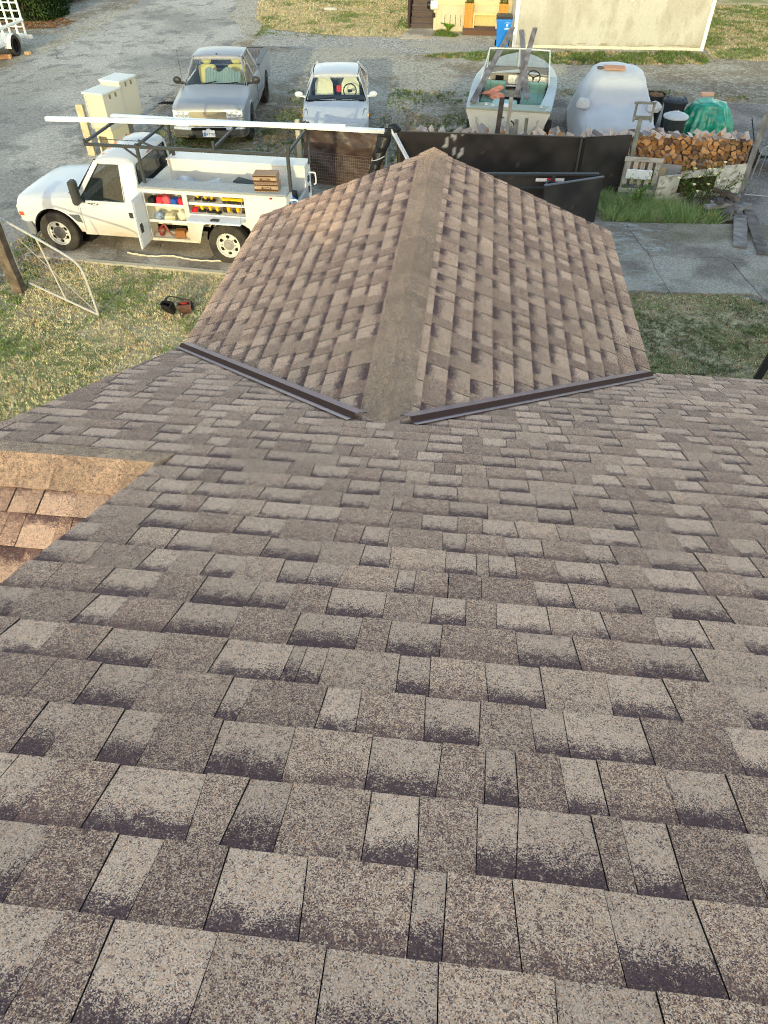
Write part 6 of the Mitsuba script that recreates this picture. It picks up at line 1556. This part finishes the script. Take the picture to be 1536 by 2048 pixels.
for i in range(9):
    x0 = 4.12 + r_.normal(0, .10)
    tip = np.array([x0 + r_.normal(0, .22), 17.95 + r_.normal(0, .08), r_.uniform(.4, .95)])
    pth = smoothpath([[4.12, 18.0, 0], [(x0 + 4.12) / 2, 17.97, tip[2] * .5], tip], 6)
    stems.append(tube(pth, np.linspace(.008, .003, len(pth)), 5))
    for q in pth[5:]:
        for _ in range(6):
            cen.append(q + r_.normal(0, .045, 3))
add(sh + '__stem', cat(stems), (110, 92, 66), smooth=True)
t_, c_ = leaves(np.array(cen), .030, 8, (88, 128, 62), (132, 164, 92))
labels[add_faces(sh + '__foliage', t_, c_, mat='vc_leaf')] = {'kind': 'stuff', 'label': 'fresh green leaves of the sapling'}

# bins and the tarped heap
def bin_(name, label, at, r0, r1, h, col, ribs=True):
    k = thing(name, label, 'bin')
    prof = [(r0 * .9, 0), (r0, .01), (r0 + (r1 - r0) * .3, h * .3), (r0 + (r1 - r0) * .32, h * .3), (r1 * .97, h * .86), (r1 * 1.02, h * .87), (r1 * 1.03, h * .93), (r1 * 1.05, h * .94), (r1 * 1.05, h), (r1 * .99, h), (r1 * .97, h * .9), (r0 * .9, .05), (.001, .05)]
    add(k + '__body', cat(lathe(prof, 28, 'z', at), *([moved(box(r1 * .80, r1 * 1.0, -.03, .03, h * .35, h * .8, .012), at, rz=a) for a in range(0, 360, 45)] if ribs else [])), col, 'vc_satin', smooth=30)
    return k
b1 = bin_('rubbish_bin', 'open black tub filled with dry debris behind the covered car', (5.50, 24.95, 0), .25, .34, .84, (46, 48, 52), False)
add(b1 + '__debris', cat(*[lump((5.50 + .2 * math.cos(i * 2.4) * (i % 3) / 2, 24.95 + .2 * math.sin(i * 2.4) * (i % 3) / 2, .80), .09, i, (1, 1, .6), 1) for i in range(14)]), speck((150, 118, 88), (96, 74, 54), 14, 2))
b2 = bin_('rubbish_bin', 'black bin with a dark ridged lid beside the green tarp', (5.98, 24.15, 0), .26, .31, .86, (42, 44, 50), False)
add(b2 + '__lid', cat(lathe([(.36, .83), (.37, .87), (.33, .92), (.2, .95), (.001, .955)], 28, 'z', (5.98, 24.15, 0)), *[moved(box(.06, .30, -.012, .012, .925, .95, .006), (5.98, 24.15, 0), rz=a) for a in range(0, 360, 30)]), (50, 54, 62), 'vc_satin', smooth=30)
b3 = bin_('rubbish_bin', 'dark green bin with a pale grey domed lid in front of another bin', (5.82, 23.05, 0), .25, .31, .72, (50, 56, 56))
add(b3 + '__lid', cat(lathe([(.345, .70), (.355, .735), (.34, .76), (.30, .77), (.26, .80), (.14, .835), (.001, .84)], 30, 'z', (5.82, 23.05, 0)), moved(cat(box(-.12, .12, -.028, .028, .835, .86, .01), box(-.07, .07, -.014, .014, .86, .866)), (5.82, 23.05, 0), rz=-20), *[moved(box(.08, .30, -.02, .02, .775, .815, .008), (5.82, 23.05, 0), rz=a, ry=0) for a in (70, 190, 310)]), (196, 202, 204), 'vc_satin', smooth=30)
hp = thing('tarped_heap', 'mound covered by a shiny green tarp with a brick on top, beside the bins', 'tarped mound')
m = trimesh.creation.icosphere(5)
v = m.vertices
th = np.arctan2(v[:, 1], v[:, 0])
zz = np.clip(v[:, 2], 0, 1)
rad = .40 + .42 * (1 - zz) ** .75
rad *= 1 + (.12 * np.sin(th * 9 + 2 * np.sin(th * 2)) + .08 * np.sin(th * 19 + 1)) * (1 - zz) + (meshkit.fbm(v * 2.5, 3, 3) - .5) * .2
hxy = np.linalg.norm(v[:, :2], axis=1)
hxy = np.where(hxy > 1e-6, hxy, 1)
rr = np.where(zz > .93, np.linalg.norm(v[:, :2], axis=1) / .367 * .42, rad)
m.vertices = np.column_stack([v[:, 0] / hxy * rr * 1.0, v[:, 1] / hxy * rr * .85, np.where(v[:, 2] < 0, 0, .92 * zz ** .8) + (meshkit.fbm(v * 4, 3, 9) - .5) * .07]) + [6.95, 24.05, .0]
add(hp + '__tarp', m, speck((32, 168, 136), (20, 124, 102), 5, 6), 'vc_gloss', smooth=True)
add(hp + '__pale_tarp', grid_patch((6.62, 23.72, .80), (7.05, 23.70, .86), (7.0, 24.25, .97), (6.62, 24.25, .92), 8, 6, .06), speck((120, 196, 178), (96, 170, 152), 9, 2), 'vc_gloss', smooth=True)
single('brick', moved(box(-.19, .19, -.07, .07, 0, .09, .008), (6.84, 24.25, .985), rz=10), 'pale brick holding down the green tarp', 'brick', speck((226, 188, 164), (204, 160, 136), 9, 2))
single('twigs', cat([tube([[7.55 + .04 * i, 24.0 + .1 * (i % 4), .02], [7.75 + .05 * i, 23.6 + .12 * (i % 3), .05]], .006, 4) for i in range(9)]), 'scatter of dry twigs right of the green tarp', 'twigs', (168, 160, 148))
single('rag', lump((6.0, 18.35, .1), .06, 3, (1, 1, .4), 1), 'pale scrap of paper in the grass by the timber heap', 'paper', (222, 220, 206))

# gate and post at the left
wp = single('gate_post', longboard((-8.70, 12.15, 0), (-8.70, 12.12, 1.75), .20, .19, (0, 1, 0), 22, .012, 13, 4), 'thick weathered brown timber gate post at the left edge', 'post', wood((126, 114, 100), (78, 68, 60), 13, 4.0), smooth=25)
gt = thing('gate', 'old galvanised pipe gate with wire mesh standing open on the lawn', 'gate')
gp = lambda s, z: np.array([-8.62 + 1.86 * s, 12.42 - 1.0 * s, z])
add(gt + '__frame', cat(tube(smoothpath([gp(-.10, 1.36), gp(.4, 1.22), gp(.78, 1.10), gp(.90, 1.03), gp(.965, .90), gp(.985, .6), gp(1.0, .06)], 6), .022, 8), tube([gp(0, .10), gp(1.0, .05)], .022, 8), tube([gp(-.10, 1.36), gp(-.10, .12)], .022, 8)), (186, 184, 176), 'vc_satin')
add(gt + '__upright', tube([gp(.40, 1.22), gp(.55, .08)], .016, 7), (186, 182, 172), 'vc_satin')
add(gt + '__brace', tube([gp(.98, .10), gp(.10, 1.05)], .008, 6), (180, 174, 162), 'vc_satin')
mesh_w = []
for i in range(1, 15):
    s = i / 15.5
    mesh_w.append(tube([gp(s, .10), gp(s, 1.30 - .28 * s)], .0022, 4))
for j in range(1, 10):
    z = .08 + j * .11
    mesh_w.append(tube([gp(0, z + .02), gp(.5, z - .01), gp(.985, z)], .0022, 4))
add(gt + '__wire_mesh', cat(mesh_w), (168, 146, 118), 'vc_satin', smooth=False)
labels[gt + '__wire_mesh'] = {'kind': 'stuff', 'label': 'thin rusty wire mesh of the gate'}
add(gt + '__latch', cat(tube(smoothpath([gp(.985, .62), gp(.93, .66) + [.05, 0, 0], gp(.95, .52), gp(.99, .48)]), .008, 5), tube([gp(.985, .55), gp(1.06, .50)], .007, 5)), (150, 140, 120), 'vc_satin')
tbg = thing('tool_belt', 'dark leather tool belt with pouches dropped on the sunny lawn', 'tool belt')
XF[0] = local((-5.30, 11.72, .0), 8) @ np.diag([1.15, 1.15, 1.1, 1])
BR = speck((60, 44, 40), (30, 26, 27), 9, 4)
def pouch(c, rz, w, h, tilt):
    a = loft([np.array([[-w * k, -.05 * k, z], [w * k, -.06 * k, z], [w * k * .95, .06 * k, z], [-w * k * .95, .05 * k, z]]) for k, z in ((.55, 0), (.9, h * .3), (1.0, h * .7), (1.05, h))])
    a = cut(a, loft([np.array([[-w * .9 * k, -.045, z], [w * .9 * k, -.05, z], [w * .86 * k, .05, z], [-w * .86 * k, .045, z]]) for k, z in ((.8, h * .5), (1, h * 1.1))]))
    a = a.subdivide().subdivide()
    a.vertices = a.vertices + (meshkit.fbm(a.vertices * 14, 3, 5)[:, None] - .5) * .03
    return moved(a, c, rz=rz, rx=tilt)
add(tbg + '__pouch', pouch((-.10, -.02, .02), -28, .10, .24, 20), speck((40, 38, 40), (24, 23, 25), 9, 2), 'vc_satin')
add(tbg + '__pouch', pouch((.13, -.02, .02), 12, .11, .20, 8), speck((112, 82, 74), (76, 54, 50), 9, 3), 'vc_satin')
add(tbg + '__lining', cat(lump((.13, .0, .19), .06, 3, (1, .6, .4), 2)), (176, 52, 46))
add(tbg + '__belt', cat(*[plank(a, b, .06, .012, (0, .3, 1)) for a, b in zip(*(lambda q: (q[:-1], q[1:]))(smoothpath([[-.2, -.06, .10], [-.16, .08, .26], [-.04, .12, .25], [.08, .10, .22], [.22, .06, .20], [.26, -.04, .08]], 4)))]), BR, 'vc_satin', smooth=25)
add(tbg + '__buckle', cat(*[tube([[x + .012 * math.cos(a), -.09 - .01 * k, .13 - .02 * k + .012 * math.sin(a)] for a in np.arange(10) * np.pi / 5], .004, 5, True) for k, x in enumerate((-.13, -.095))], lump((.085, -.10, .05), .016, 2, (1, 1, 1), 1)), (206, 200, 190), 'vc_metal')
add(tbg + '__tool', cat(plank((-.20, -.12, .02), (-.05, -.16, .02), .02, .014), plank((.0, -.15, .02), (.06, -.13, .03), .02, .02)), (196, 140, 84))
XF[0] = None
# ---------------------------------------------------------------- cabinets, drain
BEIGE = speck((204, 200, 184), (192, 187, 168), 4, 2)
def cabinet(label, origin, rz, w, d, z0, z1, plinth):
    k = thing('utility_cabinet', label, 'cabinet')
    XF[0] = local(origin, rz)
    add(k + '__body', box(0, w, 0, d, z0, z1 - .03, .008), BEIGE, 'vc_satin', smooth=30)
    add(k + '__lid', cat(box(-.03, w + .02, -.03, d + .01, z1 - .03, z1 + .02, .008), tube([[w + .02, d * .2, z1 - .01], [w + .02, d * .9, z1 - .01]], .012, 5)), (212, 214, 208), 'vc_satin')
    add(k + '__hinge', cat(box(w, w + .012, d * .30, d * .38, z1 - .16, z1 - .06), box(w, w + .012, d * .62, d * .70, z1 - .16, z1 - .06)), (120, 112, 98))
    add(k + '__door_gap', cat(box(.02, w - .02, -.004, .002, z0 + .02, z0 + .026), box(.05, .056, -.004, .002, z0 + .03, z1 - .08)), (150, 140, 112), smooth=False)
    plinth(k, w, d, z0)
    XF[0] = None
    return k
def legs_a(k, w, d, z0):
    add(k + '__plinth', cat(prism(sg.box(.05, 0, w - .02, z0).difference(sg.box(.13, -.1, w - .26, z0 - .22).buffer(.03)), .05, .09, 'y'), box(w - .05, w - .02, .05, d - .02, 0, z0), box(.05, .08, .05, d - .02, 0, z0)), (206, 196, 164), smooth=False)
def legs_b(k, w, d, z0):
    add(k + '__post', box(w * .45, w * .75, d * .12, d * .50, 0, z0), wood((176, 166, 146), (140, 130, 112), 4), smooth=False)
cabinet('beige metal utility cabinet on an arched plinth, nearer of the two by the road', (-10.37, 20.10, 0), -14, .62, .80, .72, 1.60, legs_a)
cabinet('beige metal utility cabinet on a wooden post, farther of the two by the road', (-10.19, 20.88, 0), -14, .62, .76, .78, 1.72, legs_b)
single('post', longboard((-10.62, 20.22, 0), (-10.62, 20.22, 1.28), .20, .12, (0, 1, 0), 12, .012, 3), 'cream weathered post stump at the left of the two cabinets', 'post', wood((214, 204, 170), (176, 166, 134), 6), smooth=25)
gr = thing('drain_grate', 'small iron storm drain grate at the road edge by the cabinets', 'drain grate')
for i in range(6):
    add(gr + '__bar', moved(box(-.016, .016, -.16, .16, 0, .02), (-10.42 + i * .10, 25.45, .006), rz=-22), (46, 46, 44))

# ---------------------------------------------------------------- the yellow house with its porch
YW = lambda v: speck((216, 207, 180), (208, 197, 166), 3, 4)(v)
yh = thing('yellow_house', 'pale yellow boarded house with a slatted porch skirt behind the boat', 'house')
add(yh + '__wall', cat(box(-2.0, 6, 38.05, 46, 0, 6.0)), YW, smooth=False)
for z in np.arange(1.18, 4.0, .16):
    add(yh + '__wall__board', box(-2.0, 1.7, 38.015, 38.05, z, z + .152, .006), YW)
add(yh + '__wall__trim', cat(box(-2.06, 1.7, 37.98, 38.05, .98, 1.14, .008), box(-2.06, -1.94, 37.97, 38.06, .0, 3.0, .008)), (222, 206, 166))
for i in range(15):
    x = -1.92 + i * .238
    add(yh + '__skirt_board', box(x, x + .222, 38.02, 38.05, .03, .98, .005), YW)
add(yh + '__skirt_slot', cat(*[box(-1.55 + i * .238 - .013, -1.55 + i * .238 + .012, 38.010, 38.022, .20, .62) for i in range(5)]), (92, 74, 46), smooth=False)
stp = thing('porch_steps', 'brown wooden steps climbing to the yellow porch', 'steps')
for i in range(8):
    add(stp + '__tread', box(-3.12, -1.95, 38.25 + .27 * i, 38.55 + .27 * i, .20 * (i + 1) - .045, .20 * (i + 1), .008), wood((112, 100, 96), (92, 80, 76), i), smooth=30)
    add(stp + '__riser', box(-3.10, -1.97, 38.29 + .27 * i, 38.31 + .27 * i, .20 * i, .20 * (i + 1) - .046), (98, 86, 82))
add(stp + '__stringer', cat(prism([(38.2, 0), (38.35, .3), (40.4, 1.85), (40.4, 0)], -3.24, -3.17, 'x'), box(-3.25, -3.15, 38.22, 38.32, 0, 1.25, .01), box(-3.23, -3.17, 38.3, 38.4, .9, 1.0)), (74, 58, 54))
lampk = thing('wall_fixture', 'white drum with a black end hanging at the corner beside the porch steps', 'fixture')
add(lampk + '__drum', lathe([(.001, 0), (.15, 0), (.17, .03), (.17, .30), (.15, .33), (.001, .33)], 18, 'x', (-2.20, 37.9, .98)), (240, 240, 236), 'vc_satin')
add(lampk + '__cap', lathe([(.001, -.14), (.12, -.14), (.145, -.1), (.145, .02), (.001, .02)], 18, 'x', (-2.22, 37.9, .98)), (34, 34, 36), 'vc_satin')
add(lampk + '__bracket', box(-2.12, -1.98, 37.85, 37.95, .52, .70, .01), (60, 52, 44))
dkk = thing('porch_platform', 'low brown wooden platform under the bench', 'platform')
for i in range(4):
    add(dkk + '__plank', box(-.72, .98, 37.28 + .185 * i, 37.455 + .185 * i, .18, .225, .006), wood((116, 100, 92), (96, 80, 74), i), smooth=30)
add(dkk + '__skirt', box(-.70, .96, 37.30, 37.34, 0, .178), (112, 86, 70))
for nm, x, lb in (('planter', -.68, 'tall orange timber planter left of the bench'), ('planter', .82, 'tall orange timber planter between the bench and the blue bin')):
    k = thing(nm, lb, 'planter')
    for i in range(3):
        add(k + '__board', box(x + .13 * i, x + .13 * i + .127, 37.52, 37.55, .23, 1.13, .005), wood((222, 168, 92), (196, 138, 66), i + 5), smooth=30)
    add(k + '__side', cat(box(x + .37, x + .39, 37.55, 37.92, .23, 1.13), box(x, x + .02, 37.55, 37.92, .23, 1.13), box(x, x + .39, 37.92, 37.94, .23, 1.13)), (158, 112, 58))
    add(k + '__soil', box(x + .02, x + .37, 37.55, 37.92, .9, 1.08), (70, 54, 40))
    r2 = np.random.default_rng(int(x * 10) + 50)
    t_, c_ = leaves(np.column_stack([r2.uniform(x + .03, x + .36, 160), r2.uniform(37.56, 37.9, 160), r2.uniform(1.08, 1.26, 160)]), .035, 4, (120, 108, 60), (90, 110, 52))
    labels[add_faces(k + '__foliage', t_, c_, mat='vc_leaf')] = {'kind': 'stuff', 'label': 'dry seedling leaves in the planter'}
bnc = thing('bench', 'pale yellow slatted bench standing on the brown platform', 'bench')
add(bnc + '__seat', box(-.28, .80, 37.5, 37.9, .70, .76, .01), (238, 218, 158))
for x in (-.25, .76):
    add(bnc + '__leg', plank((x, 37.52, .23), (x, 37.55, .72), .06, .05, (0, 1, 0)), (236, 216, 156))
for i in range(8):
    add(bnc + '__slat', box(-.20 + i * .12, -.20 + i * .12 + .105, 37.86, 37.885, .28, .66, .004), (234, 212, 150))

# ---------------------------------------------------------------- the large cream building
def _render(p, n, uv):
    a = fbm(p.x * 1.3, p.z * 0.5, 3.0, 4)
    b = fbm(p.x * 6, p.z * 2.2, 5.0, 4)
    c = mix([0.46, 0.44, 0.365], [0.53, 0.52, 0.45], smoothstep(0.38, 0.62, a))
    c = mix(c, [0.40, 0.375, 0.30], smoothstep(0.52, 0.75, b) * 0.5)
    c = mix(c, [0.30, 0.27, 0.20], (1 - smoothstep(0.0, 0.5, p.z + 0.3 * noise(p.x * 5, 2.0))) * 0.6)
    return c * (0.92 + 0.16 * noise(p.x * 30, p.z * 30, 1.0))
pm('old_render', proc(_render), 0.9, spec=0.15)
cb = thing('cream_building', 'large blank cream rendered wall of a building with white corner boards', 'building')
XF[0] = local((1.47, 35.10, 0), 1.7)
add(cb + '__wall', box(0, 7.80, 0, 9, .06, 5.0), mat='old_render', smooth=False)
add(cb + '__corner_board', box(-.03, .12, -.03, .10, 0, 5.02, .008), (244, 246, 242), 'vc_satin')
add(cb + '__corner_board', box(7.70, 7.84, -.03, .10, 0, 5.02, .008), (246, 248, 244), 'vc_satin')
r3 = np.random.default_rng(8)
pf = []
for i in range(30):
    x = r3.uniform(.6, 7.6)
    pf.append(moved(box(-r3.uniform(.02, .22), r3.uniform(.02, .3), -.008, .004, 0, r3.uniform(.005, .022)), (x, -.004, .12 + r3.uniform(-.03, .06)), ry=r3.normal(0, 5)))
add(cb + '__peeling_edge', cat(pf), (150, 136, 108), smooth=False)
labels[cb + '__peeling_edge'] = {'kind': 'stuff', 'label': 'flaking dark edge along the foot of the wall'}
add(cb + '__base_board', box(.12, 7.70, -.015, .02, 0, .10, .006), (226, 218, 190))
add(cb + '__wall_scar', cat(moved(box(-.02, .02, -.004, .003, 0, .14), (3.65, -.002, 2.05), ry=35), moved(box(-.02, .02, -.004, .003, 0, .10), (1.6, -.002, 1.75), ry=-40), prism(sg.Point(4.6, 1.75).buffer(.09, 6), -.005, .003, 'y')), (222, 226, 224), smooth=False)
add(cb + '__roof', box(-.3, 8.1, -.4, 9.4, 5.02, 5.3), (90, 84, 78))
XF[0] = None
bb = thing('recycling_bin', 'tall bright blue wheeled bin with a black lid at the corner of the cream building', 'bin')
XF[0] = local((1.02, 34.78, 0), 0)
bl = loft([np.array([[-w, y0, z], [w, y0, z], [w, y1, z], [-w, y1, z]]) for w, y0, y1, z in ((.24, .02, .55, .06), (.27, .0, .62, .55), (.275, -.005, .63, .56), (.31, -.03, .70, .95), (.33, -.05, .72, .96), (.33, -.05, .72, 1.03))])
add(bb + '__body', bl, speck((16, 132, 226), (10, 118, 206), 4, 2), 'vc_satin', smooth=25)
add(bb + '__lid', loft([np.array([[-.33 * k, -.06 + .39 * (1 - k), z], [.33 * k, -.06 + .39 * (1 - k), z], [.33 * k, .72 - .39 * (1 - k), z], [-.33 * k, .72 - .39 * (1 - k), z]]) for k, z in ((1.0, 1.03), (1.02, 1.06), (.9, 1.12), (.5, 1.15))]), (58, 58, 60), 'vc_satin', smooth=30)
for s in (-1, 1):
    add(bb + '__wheel', lathe([(.001, -.03), (.10, -.03), (.11, -.02), (.11, .02), (.10, .03), (.001, .03)], 16, 'x', (s * .27, .58, .11)), (34, 34, 34))
text_on('R', .10, facing((.08, -.035, .77), 0, 4), (226, 242, 250), bb + '__emblem')
add(bb + '__print', cat(*[moved(box(.02, .26, -.004, .002, z, z + h), (0, -.022 - .03 * (z - .6) / .35, 0)) for z, h in ((.905, .012), (.715, .02), (.685, .012))]), (206, 232, 246), smooth=False)
XF[0] = None
pln = thing('leafy_plant', 'broad leaved green plant growing at the foot of the yellow wall', 'plant')
for i in range(18):
    a = i * 2.4
    b0 = np.array([-1.35, 37.72, .02])
    L = .28 + .18 * ((i * 7) % 5) / 5
    d = np.array([math.cos(a), math.sin(a) * .6, 0])
    V = []
    for t, w in ((0, .015), (.3, .05), (.6, .065), (.85, .04), (1, .004)):
        c = b0 + d * L * t + np.array([0, 0, .42 * math.sin(t * 2.0) * L * 2])
        sd_ = np.array([-d[1], d[0], 0]) * w
        V += [c - sd_, c + sd_]
    add(pln + '__leaf', tm(V, [[2 * k, 2 * k + 1, 2 * k + 3, 2 * k + 2] for k in range(4)]), (96 + 5 * (i % 6), 140 + 6 * (i % 5), 52), 'vc_leaf', smooth=True)
single('stone', moved(lump((0, 0, 0), .22, 12, (1.5, .8, .35), 3, .5), (-7.5, 42.3, .05)), 'flat pale stone lying in the straw coloured lawn', 'stone', (206, 204, 192))

# ---------------------------------------------------------------- upper left: ramp trailer, hedge, parked car
rtl = thing('ramp_trailer', 'white equipment trailer with an upright lattice ramp at the upper left edge', 'trailer')
WHT = (238, 238, 226)
GX0, GX1, GY = -20.6, -18.62, 32.62
for i, x in enumerate(np.linspace(GX0, GX1, 7)):
    add(rtl + '__ramp_bar', plank((x, GY, .36), (x, GY, 2.75), .075, .05, (0, 1, 0)), WHT, 'vc_satin')
for z in np.arange(.50, 2.8, .27):
    add(rtl + '__ramp_rung', plank((GX0, GY - .03, z), (GX1, GY - .03, z), .07, .04, (0, 0, 1)), WHT, 'vc_satin')
add(rtl + '__frame', cat(sqtube([(GX1 - .1, 28.2, .46), (GX1 - .1, GY, .46)], .12), sqtube([(GX0 + .1, 28.2, .46), (GX0 + .1, GY, .46)], .12), sqtube([(GX0, GY, .46), (GX1 + .25, GY, .42)], .14), box(GX0, GX1 - .1, 28.2, GY, .50, .54)), (224, 226, 220), 'vc_satin')
add(rtl + '__side_rail', cat(tube([(GX1 - .05, 28.2, .98), (GX1 - .03, GY + .1, .98)], .06, 8), *[tube([(GX1 - .05, y, .5), (GX1 - .05, y, .98)], .03, 6) for y in (28.4, 30, 31.6)]), WHT, 'vc_satin')
fe = []
for a in np.linspace(0, math.pi, 13):
    fe += [[GX1 - .06, 31.35 + .48 * math.cos(a), .33 + .44 * math.sin(a)], [GX1 + .22, 31.35 + .48 * math.cos(a), .33 + .44 * math.sin(a)]]
add(rtl + '__mudguard', tm(fe, [[2 * i, 2 * i + 1, 2 * i + 3, 2 * i + 2] for i in range(12)]), (214, 220, 220), 'vc_satin', smooth=True)
wheel(rtl, (GX1 + .08, 31.35, .35), .35, .22, 1, rim=(70, 74, 80), axis='x', spokes=8, rimr=.68)
single('brick', moved(box(-.22, .22, -.1, .1, 0, .14, .01), (-18.75, 30.85, 0), rz=15), 'tan block wedged in front of the trailer wheel', 'block', (196, 152, 112))
single('brick', moved(box(-.12, .12, -.08, .08, 0, .1, .01), (-18.2, 31.6, 0), rz=-20), 'small tan block behind the trailer wheel', 'block', (200, 168, 132))
hd = thing('hedge', 'tall dark green clipped hedge behind the white ramp trailer', 'hedge')
r4 = np.random.default_rng(17)
def shell_points(n, x0, x1, y0, y1, z1):
    p = np.column_stack([r4.uniform(x0, x1, n), r4.uniform(y0, y1, n), r4.uniform(0, z1, n)])
    face = r4.integers(0, 4, n)
    p[face == 0, 1] = y0
    p[face == 1, 0] = x1
    p[face == 2, 2] = z1
    p += r4.normal(0, .09, p.shape)
    p += (meshkit.fbm(p * 1.6, 3, 3) - .5)[:, None] * np.array([.5, .7, .4])
    p[:, 2] = np.abs(p[:, 2])
    return p
t_, c_ = leaves(shell_points(26000, -25.0, -20.35, 38.0, 40.2, 2.9), .06, 3, (38, 56, 34), (72, 92, 52))
labels[add_faces(hd + '__foliage', t_, c_, mat='vc_leaf')] = {'kind': 'stuff', 'label': 'small dark hedge leaves'}
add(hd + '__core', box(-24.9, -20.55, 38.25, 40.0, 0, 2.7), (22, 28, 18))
add(hd + '__trunk', cat(*[tube([[x, 38.1 + .1 * math.sin(x * 7), 0], [x + .1, 38.2, .7]], .05, 6) for x in np.arange(-24.6, -20.4, .5)]), (72, 56, 44))
grass('leaf_litter', wavy([(-22, 36.2), (-19.4, 36.6), (-19.0, 38.3), (-20.0, 39.0), (-23, 38.2)], .3, .4, 41), 700, .05, .02, .9, 'rust brown fallen leaves at the foot of the hedge', 42, green=(.20, .13, .06), straw=(.30, .17, .09), lean=1.0)
pc = thing('parked_car', 'dark car mostly hidden behind the hedge, only a wheel showing', 'car')
XF[0] = local((-25.0, 43.6, 0), -90)
bm = loft([sec(y, .3, .6, z, w * .95, w, w * .8, .04) for y, z, w in ((0, .6, .6), (.1, .72, .78), (1.0, .9, .88), (3.4, .92, .88), (4.2, .85, .8), (4.3, .7, .7))])
add(pc + '__body', bm, (44, 48, 56), 'vc_gloss', smooth=35)
add(pc + '__roof', roof_skin([(1.5, .55, 1.3, .02), (1.7, .6, 1.36, .05), (2.8, .6, 1.36, .05), (3.1, .55, 1.28, .02)]), (44, 48, 56), 'vc_gloss', smooth=35)
add(pc + '__window', loft([np.array([[-a, y0, z], [a, y0, z], [a, y1, z], [-a, y1, z]]) for a, y0, y1, z in ((.78, 1.0, 3.7, .93), (.56, 1.62, 2.95, 1.33))]), (20, 24, 26), 'vc_gloss', smooth=False)
for y in (.85, 3.5):
    for s in (-1, 1):
        wheel(pc, (s * .80, y, .32), .32, .2, 1 if s > 0 else -1, rim=(200, 204, 208), axis='x', spokes=5, rimr=.62)
XF[0] = None
# unseen gabled block added to cast shade on the far right of the yard
add('house__east_storey', prism([(10.0, 0), (17.0, 0), (17.0, 5.6), (13.5, 7.3), (10.0, 5.6)], -6.0, -.6, 'y'), (196, 190, 176), smooth=False)
# ladder top at the right eave
ld = thing('ladder', 'black metal ladder with pale rungs standing beyond the eave at the right edge', 'ladder')
for x in (2.47, 2.87):
    add(ld + '__rail', plank((x + .14, 5.22, 4.2), (x + .02, 5.85, 0.0), .035, .06, (1, 0, 0)), (40, 42, 46), 'vc_satin')
for i in range(11):
    t = (i + .5) / 11
    add(ld + '__rung', tube([[2.61 - .12 * t, 5.22 + .63 * t, 4.2 - 4.2 * t], [3.01 - .12 * t, 5.22 + .63 * t, 4.2 - 4.2 * t]], .016, 6), (190, 192, 194), 'vc_satin')
